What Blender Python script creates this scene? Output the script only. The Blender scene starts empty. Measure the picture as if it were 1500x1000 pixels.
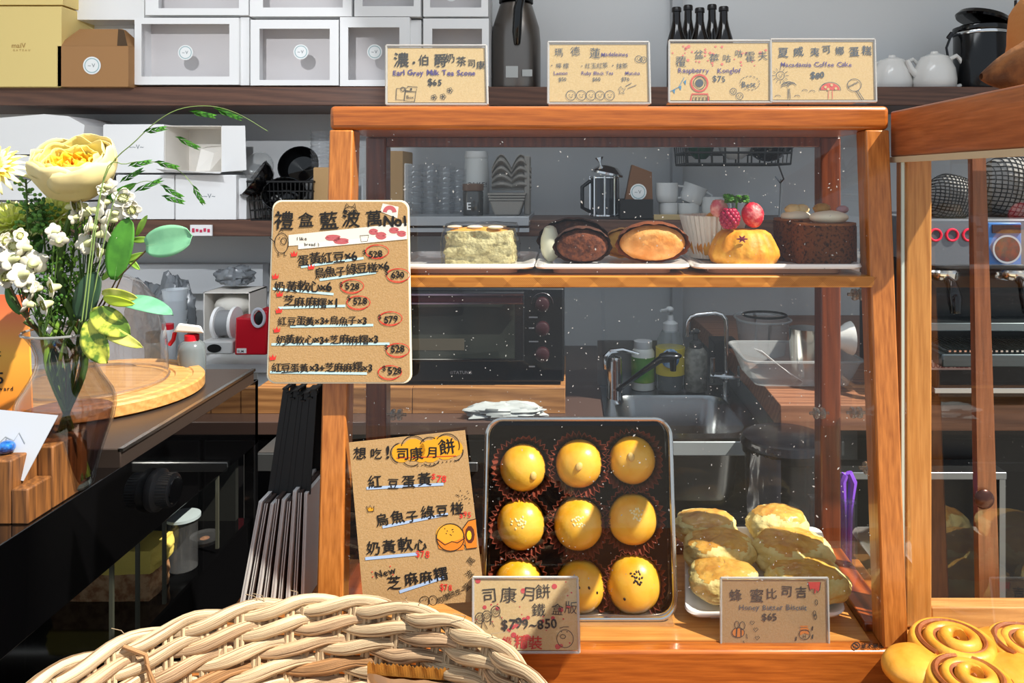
import bpy, math, random
from mathutils import Vector, Matrix, noise
V = Vector
PI = math.pi
sc = bpy.context.scene
COL = sc.collection
rnd = random.Random(7)
H = 1.40            # eye height of the photographer
F = 1100.0          # focal length in pixels of the 1500 wide frame

def P(px, py, d):
    """World point seen at pixel (px, py) at distance d in front of the window."""
    return V(((px - 835.0) * d / F, d, (262.0 - py) * d / F + H))

def X(px, d): return (px - 835.0) * d / F
def Z(py, d): return (262.0 - py) * d / F + H

# ------------------------------------------------------------ camera
cam = bpy.data.cameras.new('camera')
cam_o = bpy.data.objects.new('camera', cam); COL.objects.link(cam_o)
cam_o.location = (0, 0, H); cam_o.rotation_euler = (PI / 2, 0, 0)
cam.sensor_width = 36; cam.lens = 36 * F / 1500
cam.shift_x = (750 - 835) / 1500.0
cam.shift_y = -(500 - 262) / 1500.0
cam.clip_start = 0.02
sc.camera = cam_o

# ------------------------------------------------------------ light
w = bpy.data.worlds.new('world'); sc.world = w; w.use_nodes = True
bg = w.node_tree.nodes['Background']
bg.inputs[0].default_value = (0.80, 0.90, 1.0, 1); bg.inputs[1].default_value = 0.80

def aim(o, target):
    o.rotation_euler = (V(target) - o.location).to_track_quat('-Z', 'Y').to_euler()

sun = bpy.data.lights.new('sun', 'SUN'); sun.energy = 9.3; sun.angle = math.radians(0.6); sun.color = (1.0, 0.93, 0.80)
sun_o = bpy.data.objects.new('sun', sun); COL.objects.link(sun_o)
sun_o.location = (4, -1, 5)
sun_o.rotation_euler = V((-0.74, 0.34, -1.0)).to_track_quat('-Z', 'Y').to_euler()

def spot(name, loc, tgt, power, size_deg, blend, color, radius):
    l = bpy.data.lights.new(name, 'SPOT'); l.energy = power; l.spot_size = math.radians(size_deg)
    l.spot_blend = blend; l.color = color; l.shadow_soft_size = radius
    o = bpy.data.objects.new(name, l); COL.objects.link(o); o.location = loc; aim(o, tgt); return o
# spots added out of view near the window to light the back shelves
spot('shelf_spot', (-0.62, 0.50, H + 0.72), (-1.22, 2.3, H + 0.12), 58, 42, 0.25, (0.95, 0.97, 1.0), 0.012)
spot('counter_spot', (-0.35, 0.72, H + 0.95), (-1.1, 2.2, H - 0.45), 14, 40, 0.5, (0.95, 0.97, 1.0), 0.03)

def area(name, loc, tgt, power, sx, sy, color):
    l = bpy.data.lights.new(name, 'AREA'); l.energy = power; l.shape = 'RECTANGLE'; l.size = sx; l.size_y = sy; l.color = color
    o = bpy.data.objects.new(name, l); COL.objects.link(o); o.location = loc; aim(o, tgt); return o
area('ceiling_fill', (0.1, 1.75, 2.68), (0.1, 1.75, 0), 1.5, 0.9, 0.25, (0.93, 0.97, 1.0))  # two unseen area fills, added to brighten the room and back wall
area('ceiling_fill', (0.25, 1.30, 2.68), (0.25, 2.5, H - 0.45), 4.5, 0.9, 0.2, (0.93, 0.97, 1.0))

vs = sc.view_settings
sc.display_settings.display_device = 'sRGB'
vs.view_transform = 'Standard'; vs.look = 'None'; vs.gamma = 1; vs.use_curve_mapping = False
vs.exposure = 0.0
sc.cycles.use_denoising = True
sc.cycles.max_bounces = 10; sc.cycles.transparent_max_bounces = 24
sc.cycles.caustics_reflective = False; sc.cycles.caustics_refractive = False

# ------------------------------------------------------------ mesh helper
class MB:
    def __init__(s): s.v = []; s.f = []; s.M = None; s.uv = {}
    def add(s, vs, fs, uvs=None):
        b = len(s.v)
        if s.M is not None: vs = [s.M @ V(p) for p in vs]
        s.v += [tuple(p) for p in vs]; s.f += [tuple(b + i for i in f) for f in fs]
        if uvs:
            for i, u in enumerate(uvs): s.uv[b + i] = u
        return s
    def box(s, x0, x1, y0, y1, z0, z1):
        return s.add([V((x, y, z)) for x in (x0, x1) for y in (y0, y1) for z in (z0, z1)],
                     [(0,1,3,2), (4,6,7,5), (0,4,5,1), (2,3,7,6), (0,2,6,4), (1,5,7,3)])
    def hexa(s, p):   # 8 corners: front 4 (bl,br,tr,tl) then back 4
        return s.add(p, [(0,1,2,3), (5,4,7,6), (4,0,3,7), (1,5,6,2), (3,2,6,7), (4,5,1,0)])
    def bar(s, a, b, w, t, up=(0, 0, 1)):
        a, b = V(a), V(b); d = (b - a).normalized(); r = d.cross(V(up)).normalized() * (w / 2); u = r.cross(d).normalized() * (t / 2)
        return s.add([a - r - u, a + r - u, a + r + u, a - r + u, b - r - u, b + r - u, b + r + u, b - r + u],
                     [(3,2,1,0), (4,5,6,7), (0,1,5,4), (1,2,6,5), (2,3,7,6), (3,0,4,7)])
    def tube(s, pts, r, n=8, caps=True, closed=False, flat=1.0):
        pts = [V(p) for p in pts]; m = len(pts)
        rs = [r] * m if not isinstance(r, (list, tuple)) else r
        vs, fs, uvs = [], [], []; prev = None; L = 0
        for i, p in enumerate(pts):
            if closed: t = pts[(i + 1) % m] - pts[i - 1]
            else: t = pts[min(i + 1, m - 1)] - pts[max(i - 1, 0)]
            t = t.normalized() if t.length > 1e-9 else V((0, 0, 1))
            if prev is None:
                a = V((0, 0, 1)) if abs(t.z) < 0.9 else V((1, 0, 0)); nrm = (a - t * a.dot(t)).normalized()
            else: nrm = (prev - t * prev.dot(t)).normalized()
            prev = nrm; b = t.cross(nrm)
            if i: L += (pts[i] - pts[i - 1]).length
            for k in range(n):
                a = 2 * PI * k / n
                vs.append(p + nrm * math.cos(a) * rs[i] * flat + b * math.sin(a) * rs[i]); uvs.append((L, k / n))
        for i in range(m if closed else m - 1):
            j = (i + 1) % m
            for k in range(n):
                fs.append((i * n + k, i * n + (k + 1) % n, j * n + (k + 1) % n, j * n + k))
        if caps and not closed:
            fs.append(tuple(range(n - 1, -1, -1))); fs.append(tuple((m - 1) * n + k for k in range(n)))
        return s.add(vs, fs, uvs)
    def lathe(s, prof, c=(0, 0, 0), n=32, rip=None, M=None):
        c = V(c); vs, fs = [], []
        for j, (r, z) in enumerate(prof):
            for k in range(n):
                a = 2 * PI * k / n; rr = r * (rip(a, j) if rip else 1)
                p = V((rr * math.cos(a), rr * math.sin(a), z))
                vs.append(c + (M @ p if M is not None else p))
        for j in range(len(prof) - 1):
            for k in range(n):
                fs.append((j*n+k, j*n+(k+1)%n, (j+1)*n+(k+1)%n, (j+1)*n+k))
        if prof[0][0] > 1e-6: fs.append(tuple(range(n - 1, -1, -1)))
        if prof[-1][0] > 1e-6: fs.append(tuple((len(prof)-1)*n + k for k in range(n)))
        return s.add(vs, fs)
    def open_lathe(s, prof, c=(0, 0, 0), n=32, rip=None, M=None):
        k0 = len(s.f); s.lathe(prof, c, n, rip, M)
        s.f = s.f[:k0] + [f for f in s.f[k0:] if len(f) == 4]; return s
    def surf(s, fn, nu, nv, cu=False):
        vs = [V(fn(i / (nu if cu else nu - 1), j / (nv - 1))) for j in range(nv) for i in range(nu)]; fs = []
        for j in range(nv - 1):
            for i in range(nu if cu else nu - 1):
                k = (i + 1) % nu; fs.append((j*nu+i, j*nu+k, (j+1)*nu+k, (j+1)*nu+i))
        return s.add(vs, fs)
    def blob(s, c, rx, ry, rz, n=24, m=14, fn=None, M=None):
        c = V(c); vs = []; fs = []
        for j in range(m + 1):
            t = PI * j / m
            for i in range(n):
                a = 2 * PI * i / n; q = V((math.sin(t)*math.cos(a), math.sin(t)*math.sin(a), -math.cos(t)))
                k = fn(q) if fn else 1
                p = V((q.x*rx*k, q.y*ry*k, q.z*rz*k)); vs.append(c + (M @ p if M is not None else p))
        for j in range(m):
            for i in range(n):
                k = (i + 1) % n; fs.append((j*n+i, j*n+k, (j+1)*n+k, (j+1)*n+i))
        return s.add(vs, fs)
    def prism(s, poly, mp, t):  # poly 2D, mp(x,y,h)->3D
        n = len(poly); vs = [V(mp(x, y, 0)) for x, y in poly] + [V(mp(x, y, t)) for x, y in poly]
        return s.add(vs, [tuple(range(n)), tuple(range(2*n-1, n-1, -1))] + [(i, i + n, (i+1) % n + n, (i+1) % n) for i in range(n)])

def build(mb, name, mat, parent=None, root=None, local=False, smooth=40, bevel=0, solid=0, sub=0, kind=None, seg=2):
    me = bpy.data.meshes.new(name)
    off = V((0, 0, 0))
    if root is not None and not local: off = root.location
    me.from_pydata([(x - off.x, y - off.y, z - off.z) for x, y, z in mb.v], [], mb.f)
    if mb.uv:
        uvl = me.uv_layers.new(name='UVMap')
        for l in me.loops: uvl.data[l.index].uv = mb.uv.get(l.vertex_index, (0, 0))
    me.validate(); 
    if isinstance(mat, (list, tuple)):
        for m_ in mat: me.materials.append(m_)
    else: me.materials.append(mat)
    if smooth:
        me.polygons.foreach_set('use_smooth', [True] * len(me.polygons)); me.set_sharp_from_angle(angle=math.radians(smooth))
    o = bpy.data.objects.new(name, me); COL.objects.link(o)
    if bevel:
        b = o.modifiers.new('b', 'BEVEL'); b.width = bevel; b.segments = seg; b.limit_method = 'ANGLE'; b.angle_limit = math.radians(35)
    if solid:
        b = o.modifiers.new('s', 'SOLIDIFY'); b.thickness = solid; b.offset = 0
    if sub:
        b = o.modifiers.new('u', 'SUBSURF'); b.levels = sub; b.render_levels = sub
    p = parent if parent is not None else root
    if p is not None: o.parent = p
    if kind: o['kind'] = kind
    return o

def tag(o, label, cat, group=None):
    o['label'] = label; o['category'] = cat
    if group: o['group'] = group
    return o
def thing(name, label, cat, loc, group=None, rz=0):
    o = bpy.data.objects.new(name, None); COL.objects.link(o); o.location = loc; o.rotation_euler = (0, 0, rz)
    o.empty_display_size = 0.02
    return tag(o, label, cat, group)
def solo(mb, name, mat, label, cat, loc, group=None, local=False, **k):
    """a thing that is one mesh, with its origin at loc"""
    o = build(mb, name, mat, **k); me = o.data
    if not local: me.transform(Matrix.Translation(-V(loc)))
    o.location = loc
    return tag(o, label, cat, group)
def struct(mb, name, mat, **k):
    o = build(mb, name, mat, **k); o['kind'] = 'structure'; return o
def dup(root, loc, label=None, rz=None, scale=None, group=None):
    kids = {}
    for o in list(COL.objects): kids.setdefault(o.parent, []).append(o)
    r = root.copy(); COL.objects.link(r); r.location = loc
    if rz is not None: r.rotation_euler = (0, 0, rz)
    if scale: r.scale = scale if not isinstance(scale, (int, float)) else (scale,) * 3
    if label: r['label'] = label
    if group: r['group'] = group
    def rec(a, b):
        for ch in kids.get(a, []):
            c = ch.copy(); COL.objects.link(c); c.parent = b; rec(ch, c)
    rec(root, r); return r

# ------------------------------------------------------------ materials
def lin(c):
    if isinstance(c, str): c = tuple(int(c[i:i+2], 16) for i in (0, 2, 4))
    r = []
    for x in c[:3]:
        x = x / 255.0; r.append(x / 12.92 if x <= 0.04045 else ((x + 0.055) / 1.055) ** 2.4)
    return (r[0], r[1], r[2], 1)
MC = {}
def mat(name, c='cccccc', rough=0.5, metal=0, spec=0.5, bump=0, bscale=200, c2=None, cscale=30, coat=0, trans=0, ior=1.45, alpha=1, sss=0, emit=0, stretch=None, cmin=0.4, cmax=0.6):
    if name in MC: return MC[name]
    m = bpy.data.materials.new(name); m.use_nodes = True; nt = m.node_tree; b = nt.nodes['Principled BSDF']
    b.inputs['Base Color'].default_value = lin(c); b.inputs['Roughness'].default_value = rough; b.inputs['Metallic'].default_value = metal
    b.inputs['Specular IOR Level'].default_value = spec; b.inputs['Coat Weight'].default_value = coat; b.inputs['IOR'].default_value = ior
    b.inputs['Transmission Weight'].default_value = trans; b.inputs['Alpha'].default_value = alpha
    if sss: b.inputs['Subsurface Weight'].default_value = sss; b.inputs['Subsurface Radius'].default_value = (0.01, 0.007, 0.004)
    if emit: b.inputs['Emission Color'].default_value = lin(c); b.inputs['Emission Strength'].default_value = emit
    if bump or c2:
        tc = nt.nodes.new('ShaderNodeTexCoord'); mp = nt.nodes.new('ShaderNodeMapping'); nt.links.new(tc.outputs['Object'], mp.inputs[0])
        if stretch: mp.inputs['Scale'].default_value = stretch
    if bump:
        n = nt.nodes.new('ShaderNodeTexNoise'); n.inputs['Scale'].default_value = bscale; n.inputs['Detail'].default_value = 4
        nt.links.new(mp.outputs[0], n.inputs['Vector'])
        bp = nt.nodes.new('ShaderNodeBump'); bp.inputs['Strength'].default_value = bump; bp.inputs['Distance'].default_value = 0.002
        nt.links.new(n.outputs[0], bp.inputs['Height']); nt.links.new(bp.outputs[0], b.inputs['Normal'])
    if c2:
        n = nt.nodes.new('ShaderNodeTexNoise'); n.inputs['Scale'].default_value = cscale; n.inputs['Detail'].default_value = 5
        nt.links.new(mp.outputs[0], n.inputs['Vector'])
        r = nt.nodes.new('ShaderNodeValToRGB'); r.color_ramp.elements[0].position = cmin; r.color_ramp.elements[1].position = cmax
        r.color_ramp.elements[0].color = lin(c); r.color_ramp.elements[1].color = lin(c2)
        nt.links.new(n.outputs[0], r.inputs[0]); nt.links.new(r.outputs[0], b.inputs['Base Color'])
    MC[name] = m; return m
def wood(name, c1, c2, axis=0, scale=1.0, rough=0.35, coat=0.15, ring=0.5):
    if name in MC: return MC[name]
    m = bpy.data.materials.new(name); m.use_nodes = True; nt = m.node_tree; b = nt.nodes['Principled BSDF']
    tc = nt.nodes.new('ShaderNodeTexCoord'); mp = nt.nodes.new('ShaderNodeMapping'); nt.links.new(tc.outputs['Object'], mp.inputs[0])
    st = [1, 1, 1]; st[axis] = 0.06; mp.inputs['Scale'].default_value = [s_ * scale for s_ in st]
    n1 = nt.nodes.new('ShaderNodeTexNoise'); n1.inputs['Scale'].default_value = 420; n1.inputs['Detail'].default_value = 3
    n2 = nt.nodes.new('ShaderNodeTexWave'); n2.wave_type = 'BANDS'; n2.bands_direction = 'DIAGONAL'; n2.inputs['Scale'].default_value = 55
    n2.inputs['Distortion'].default_value = 7; n2.inputs['Detail'].default_value = 3; n2.inputs['Detail Scale'].default_value = 1.0
    nt.links.new(mp.outputs[0], n1.inputs['Vector']); nt.links.new(mp.outputs[0], n2.inputs['Vector'])
    mx = nt.nodes.new('ShaderNodeMix'); mx.data_type = 'FLOAT'; mx.inputs[0].default_value = ring
    nt.links.new(n1.outputs[0], mx.inputs[2]); nt.links.new(n2.outputs['Fac'], mx.inputs[3])
    r = nt.nodes.new('ShaderNodeValToRGB'); r.color_ramp.elements[0].position = 0.15; r.color_ramp.elements[1].position = 0.75
    r.color_ramp.elements[0].color = lin(c2); r.color_ramp.elements[1].color = lin(c1)
    nt.links.new(mx.outputs[0], r.inputs[0]); nt.links.new(r.outputs[0], b.inputs['Base Color'])
    bp = nt.nodes.new('ShaderNodeBump'); bp.inputs['Strength'].default_value = 0.12; bp.inputs['Distance'].default_value = 0.001
    nt.links.new(mx.outputs[0], bp.inputs['Height']); nt.links.new(bp.outputs[0], b.inputs['Normal'])
    b.inputs['Roughness'].default_value = rough; b.inputs['Coat Weight'].default_value = coat
    MC[name] = m; return m
def glass(name, tint=(1, 1, 1), ior=1.45, rough=0.0, haze=0.0, hcol=(1, 1, 1)):
    """thin clear sheet: lets light straight through and reflects by Fresnel"""
    if name in MC: return MC[name]
    m = bpy.data.materials.new(name); m.use_nodes = True; nt = m.node_tree; nt.nodes.clear()
    out = nt.nodes.new('ShaderNodeOutputMaterial'); tr = nt.nodes.new('ShaderNodeBsdfTransparent'); tr.inputs[0].default_value = (*tint, 1)
    gl = nt.nodes.new('ShaderNodeBsdfGlossy'); gl.inputs['Roughness'].default_value = rough
    fr = nt.nodes.new('ShaderNodeFresnel'); fr.inputs[0].default_value = ior
    mx = nt.nodes.new('ShaderNodeMixShader'); src = tr
    if haze:
        df = nt.nodes.new('ShaderNodeBsdfDiffuse'); df.inputs[0].default_value = (*hcol, 1); m2 = nt.nodes.new('ShaderNodeMixShader'); m2.inputs[0].default_value = haze
        nt.links.new(tr.outputs[0], m2.inputs[1]); nt.links.new(df.outputs[0], m2.inputs[2]); src = m2
    # back faces see the same Fresnel as front faces
    geo = nt.nodes.new('ShaderNodeNewGeometry'); mi = nt.nodes.new('ShaderNodeMix'); mi.data_type = 'FLOAT'
    mi.inputs[2].default_value = ior; mi.inputs[3].default_value = 1.0 / ior
    nt.links.new(geo.outputs['Backfacing'], mi.inputs[0]); 
    dv = nt.nodes.new('ShaderNodeMath'); dv.operation = 'MAXIMUM'; dv.inputs[1].default_value = ior
    nt.links.new(mi.outputs[0], dv.inputs[0])
    fm = nt.nodes.new('ShaderNodeMix'); fm.data_type = 'FLOAT'
    lw = nt.nodes.new('ShaderNodeLayerWeight'); lw.inputs[0].default_value = 0.5
    # Schlick with |cos|
    pw = nt.nodes.new('ShaderNodeMath'); pw.operation = 'POWER'; pw.inputs[1].default_value = 5.0
    nt.links.new(lw.outputs['Facing'], pw.inputs[0])
    f0 = ((ior - 1) / (ior + 1)) ** 2
    ma = nt.nodes.new('ShaderNodeMath'); ma.operation = 'MULTIPLY_ADD'; ma.inputs[1].default_value = 1 - f0; ma.inputs[2].default_value = f0
    nt.links.new(pw.outputs[0], ma.inputs[0])
    for x in (fr, geo, mi, dv, fm): nt.nodes.remove(x)
    nt.links.new(ma.outputs[0], mx.inputs[0]); nt.links.new(src.outputs[0], mx.inputs[1]); nt.links.new(gl.outputs[0], mx.inputs[2])
    nt.links.new(mx.outputs[0], out.inputs[0]); MC[name] = m; return m

M_wall = mat('wall_paint', 'd9dbdc', 0.85, bump=0.1, bscale=60)
M_white = mat('white_card', 'f2f2f2', 0.6, bump=0.05, bscale=300)
M_white2 = mat('white_card_inside', 'e9e4dc', 0.7)
M_orange = wood('pine_stain', 'bf6c28', '843f12', 0, 1.0, 0.3, 0.25, 0.12)
M_orange_z = wood('pine_stain_upright', 'c67c3a', '8a4a18', 2, 1.0, 0.3, 0.25, 0.12)
M_orange_y = wood('pine_stain_depth', 'b06424', '783e18', 1, 1.0, 0.3, 0.3, 0.45)
M_red = wood('reddish_stain', '7c3e20', '522412', 2, 1.0, 0.3, 0.3, 0.3)
M_floorw = wood('case_floor_wood', 'd89a52', 'b87432', 0, 0.8, 0.4, 0.1, 0.2)
M_shelf = wood('walnut_shelf', '6a4634', '4a2e22', 0, 0.6, 0.45, 0.1, 0.4)
M_glass = glass('clear_glass', (0.97, 0.98, 0.98), 1.5)
M_sideglass = glass('side_glass', (0.93, 0.94, 0.94), 1.75)
M_acryl = glass('acrylic', (0.97, 0.97, 0.97), 1.5, haze=0.02)
M_chrome = mat('chrome', 'd8dadc', 0.12, 1)
M_steel = mat('brushed_steel', '9a9da0', 0.32, 1, bump=0.03, bscale=400)
M_black = mat('black_gloss', '060607', 0.08, spec=0.6)
M_blackm = mat('black_matt', '101011', 0.5)
M_ink = mat('black_ink', '141214', 0.7)
M_redink = mat('red_ink', 'd0302a', 0.7)
M_purple = mat('purple_ink', '4b3a86', 0.7)
M_kraft = mat('kraft_paper', 'b59368', 0.85, bump=0.15, bscale=500, c2='ab8859', cscale=900)
M_kraft_light = mat('kraft_paper_pale', 'dcc08c', 0.85, bump=0.1, bscale=500, c2='d6b881', cscale=600)
# ------------------------------------------------------------ the room
Z0 = 0.0
def plane(x0, x1, y0, y1, z0, z1): return MB().box(x0, x1, y0, y1, z0, z1)
M_floor = mat('floor_vinyl', '4a4440', 0.5, c2='3c3733', cscale=6)
M_dark = mat('dark_recess', '1b1b1d', 0.6)
struct(plane(-2.6, 2.3, 0.62, 2.6, -0.05, 0.0), 'floor', M_floor)
struct(plane(-7, 7, -7.0, 0.62, -0.06, -0.002), 'floor', mat('pavement', '8f8b84', .85, bump=.3, bscale=40, c2='827e77', cscale=8))
struct(plane(-2.6, 2.3, 2.5, 2.6, 0.0, 2.8), 'wall_back', M_wall)
struct(plane(-2.6, -2.5, 1.2, 2.5, 0.0, 2.8), 'wall_left', M_wall)
struct(plane(2.2, 2.3, 1.2, 2.5, 0.0, 2.8), 'wall_right', M_wall)
struct(plane(-2.6, 2.3, 1.25, 2.6, 2.75, 2.85), 'ceiling', mat('ceiling_paint', 'cfcfcd', 0.9))
# pilaster in the back wall, seen behind the hanging basket
struct(plane(X(985, 2.44), X(1000, 2.44), 2.44, 2.5, 0.8, 2.75), 'trim_1', mat('trim_paint', 'b4b7ba', 0.8))
# shelves
def shelf(name, x0, x1, y0, y1, zt, th, label, m=M_shelf):
    mb = MB().box(x0, x1, y0, y1, zt - th, zt)
    return solo(mb, name, m, label, 'shelf', (x0, y0, zt - th), bevel=0.002)
ZA = Z(127, 2.2); ZB = Z(322, 2.2)
shelf('wall_shelf', -2.3, 1.9, 2.2, 2.5, ZA, 0.055, 'long upper walnut wall shelf carrying the window boxes and bottles')
shelf('wall_shelf', -2.3, 0.75, 2.2, 2.5, ZB, 0.048, 'long lower walnut wall shelf carrying flat white boxes and mugs')
mb = MB().box(X(278, 2.19), X(310, 2.19), 2.192, 2.198, Z(345, 2.2), Z(329, 2.2))
lt = solo(mb, 'shelf_label', M_white, 'small white paper label with pink writing on lower shelf edge', 'label', P(294, 337, 2.195))
mb = MB()
for i in range(5): mb.box(X(281 + i * 5.6, 2.19), X(284.6 + i * 5.6, 2.19), 2.1905, 2.192, Z(340 - (i % 2), 2.2), Z(334 + (i % 3), 2.2))
build(mb, 'lettering', mat('pink_ink', 'c8385a', 0.7), root=lt)

# window counter under everything
ZC = H - 0.525
mb = MB().prism([(-.60, .15), (1.3, .15), (1.3, .83), (.40, .83), (.40, 1.04), (-.415, 1.04), (-.415, .62), (-.60, .62)], lambda x, y, k: V((x, y, ZC - k)), .04)
solo(mb, 'window_counter', wood('counter_wood', 'a8662c', '7c4418', 0, 0.7, 0.4, 0.1, 0.15), 'wide wooden window counter under the display case and basket', 'counter', (-0.6, 0.15, ZC - 0.04), bevel=0.003)
struct(plane(-0.41, 0.40, 0.66, 0.98, 0, ZC - 0.042), 'wall_front', mat('front_dark', '2a2623', 0.8))

# ------------------------------------------------------------ main display case
YT, YB, YR = 0.80, 0.755, 0.943          # front at top, front at bottom, rear post front
zt0, zt1 = Z(190, .8), Z(155, .8)
zf = H - 0.4725                           # case floor
XL, XR = -0.2567, 0.3404
case = thing('display_case', 'orange pine bakery display case with sloping glass front and one shelf', 'display case', (0.04, 0.85, ZC))
def cp(mb, name, m, **k): return build(mb, name, m, root=case, **k)
PW = 0.0255
cp(MB().box(XL, XR, YT, 0.970, zt0, zt1), 'top_board', M_orange, bevel=0.005, seg=3)
def yfront(z): return YT + (YB - YT) * (zt0 - z) / (zt0 - zf)
def slant(x0, x1, za, zb, t):   # a post following the sloping front
    a, b = yfront(za), yfront(zb)
    return MB().hexa([V((x0, b, zb)), V((x1, b, zb)), V((x1, a, za)), V((x0, a, za)), V((x0, b + t, zb)), V((x1, b + t, zb)), V((x1, a + t, za)), V((x0, a + t, za))])
for x0 in (XL, XR - PW): cp(slant(x0, x0 + PW, zt0, zf, 0.028), 'front_post', M_orange_z, bevel=0.002)
for x0 in (XL, XR - PW): cp(MB().box(x0, x0 + PW, YR, YR + 0.026, zf, zt0), 'rear_post', M_red, bevel=0.002)
cp(MB().box(XL + PW, XR - PW, YR + 0.002, YR + 0.024, zt0 - 0.012, zt0), 'rear_top_rail', M_red, bevel=0.001)
cp(MB().box(XL - 0.002, XR + 0.002, YB - 0.003, 0.972, ZC + 0.001, zf), 'base', M_orange, bevel=0.003)
cp(MB().box(XL + 0.03, XR - 0.034, YB + 0.012, YR, zf + 0.0002, zf + 0.0015), 'floor_board', M_floorw)
for x0 in (XL, XR - PW - 0.008): cp(MB().box(x0, x0 + PW + 0.008, YB + 0.028, YR, zf, zf + 0.010), 'side_rail', M_red if 0 else wood('side_rail_wood', '9c4c20', '54220c', 1, 0.5, 0.3, 0.3, 0.7), bevel=0.002)
cp(MB().box(XL + PW, XR - PW, YR, YR + 0.022, zf, zf + 0.012), 'rear_bottom_rail', M_red, bevel=0.001)
zs1 = H - 0.102; zs0 = H - 0.1135
# middle shelf; its sawn front edge shows slanting grain
m = wood('shelf_grain', 'd4923e', 'a8621c', 0, 1.0, 0.35, 0.2, 0.12)
cp(MB().box(XL + PW - 0.004, XR - PW + 0.004, 0.786, YR - 0.002, zs0, zs1), 'middle_shelf', m, bevel=0.0008)
mb = MB(); x = XL + PW
while x < XR - PW - 0.004:
    up = 1 if int((x + 1) / 0.03) % 2 else -1
    h = zs1 - zs0; sx = 0.010
    a = (x, zs0 + 0.001) if up > 0 else (x, zs1 - 0.001); b = (x + sx, zs1 - 0.001) if up > 0 else (x + sx, zs0 + 0.001)
    mb.add([V((a[0], .7858, a[1])), V((a[0] + 0.0006, .7858, a[1])), V((b[0] + 0.0006, .7858, b[1])), V((b[0], .7858, b[1]))], [(0, 1, 2, 3)])
    x += 0.0021
cp(mb, 'edge_grain', mat('grain_line', '8a5018', 0.6), kind='stuff', smooth=0)
# glass: front, two sides, rear doors
gy = 0.004
a, b = yfront(zt0) + 0.006, yfront(zf) + 0.006
fg = cp(MB().add([V((XL + PW, b, zf)), V((XR - PW, b, zf)), V((XR - PW, a, zt0)), V((XL + PW, a, zt0))], [(0, 1, 2, 3)]), 'front_glass', M_glass, smooth=0)
for x0 in (XL + 0.012, XR - 0.012):
    cp(MB().add([V((x0, yfront(zf) + 0.028, zf)), V((x0, YR, zf)), V((x0, YR, zt0)), V((x0, yfront(zt0) + 0.028, zt0))], [(0, 1, 2, 3)]), 'side_glass', M_glass, smooth=0)
for (x0, x1) in ((XL + PW + 0.002, 0.040), (0.044, XR - PW - 0.002)):
    cp(MB().add([V((x0, YR + 0.008, zf + 0.014)), V((x1, YR + 0.008, zf + 0.014)), V((x1, YR + 0.008, zs0)), V((x0, YR + 0.008, zs0))], [(0, 1, 2, 3)]), 'rear_door', glass('door_acrylic', (.97, .97, .97), 1.3), smooth=0)
# clear hinges
for px, py, d in ((1275, 685, .80), (1200, 605, .935), (1254, 604, .935), (1257, 431, .86), (581, 607, .935), (514, 690, .80)):
    mb = MB(); c = P(px, py, d)
    for k in (-1, 1):
        M = Matrix.Translation(c + V((k * 0.004, 0, 0))) @ Matrix.Rotation(PI / 2, 4, 'Y')
        mb.M = M; mb.lathe([(0.0065, -0.0025), (0.0072, 0), (0.0065, 0.0025)], n=14)
    mb.M = Matrix.Translation(c) @ Matrix.Rotation(PI / 2, 4, 'Y'); mb.lathe([(0.002, -0.012), (0.002, 0.012)], n=8)
    cp(mb, 'hinge', mat('clear_hinge', 'e8dccc', 0.1, trans=0.8))
# dust on the front glass
mb = MB(); rr = random.Random(3)
for i in range(900):
    x = rr.uniform(XL + PW, XR - PW); z = rr.uniform(zf + 0.05, zt0 - 0.004); y = yfront(z) + 0.0045; s_ = rr.choice((0.00025, 0.0003, 0.0004, 0.0006))
    if i % 14 == 0: s_ *= 1.5
    an = rr.uniform(0, 3.1); l = rr.uniform(1, 2.4)
    u = V((math.cos(an), 0, math.sin(an))) * s_ * l; v = V((-math.sin(an), 0, math.cos(an))) * s_
    c = V((x, y, z)); mb.add([c - u, c - v, c + u, c + v], [(0, 1, 2, 3)])
o = build(mb, 'dust_specks', mat('dust', 'b8b8b8', 0.9), root=case, smooth=0, kind='stuff')

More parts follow.
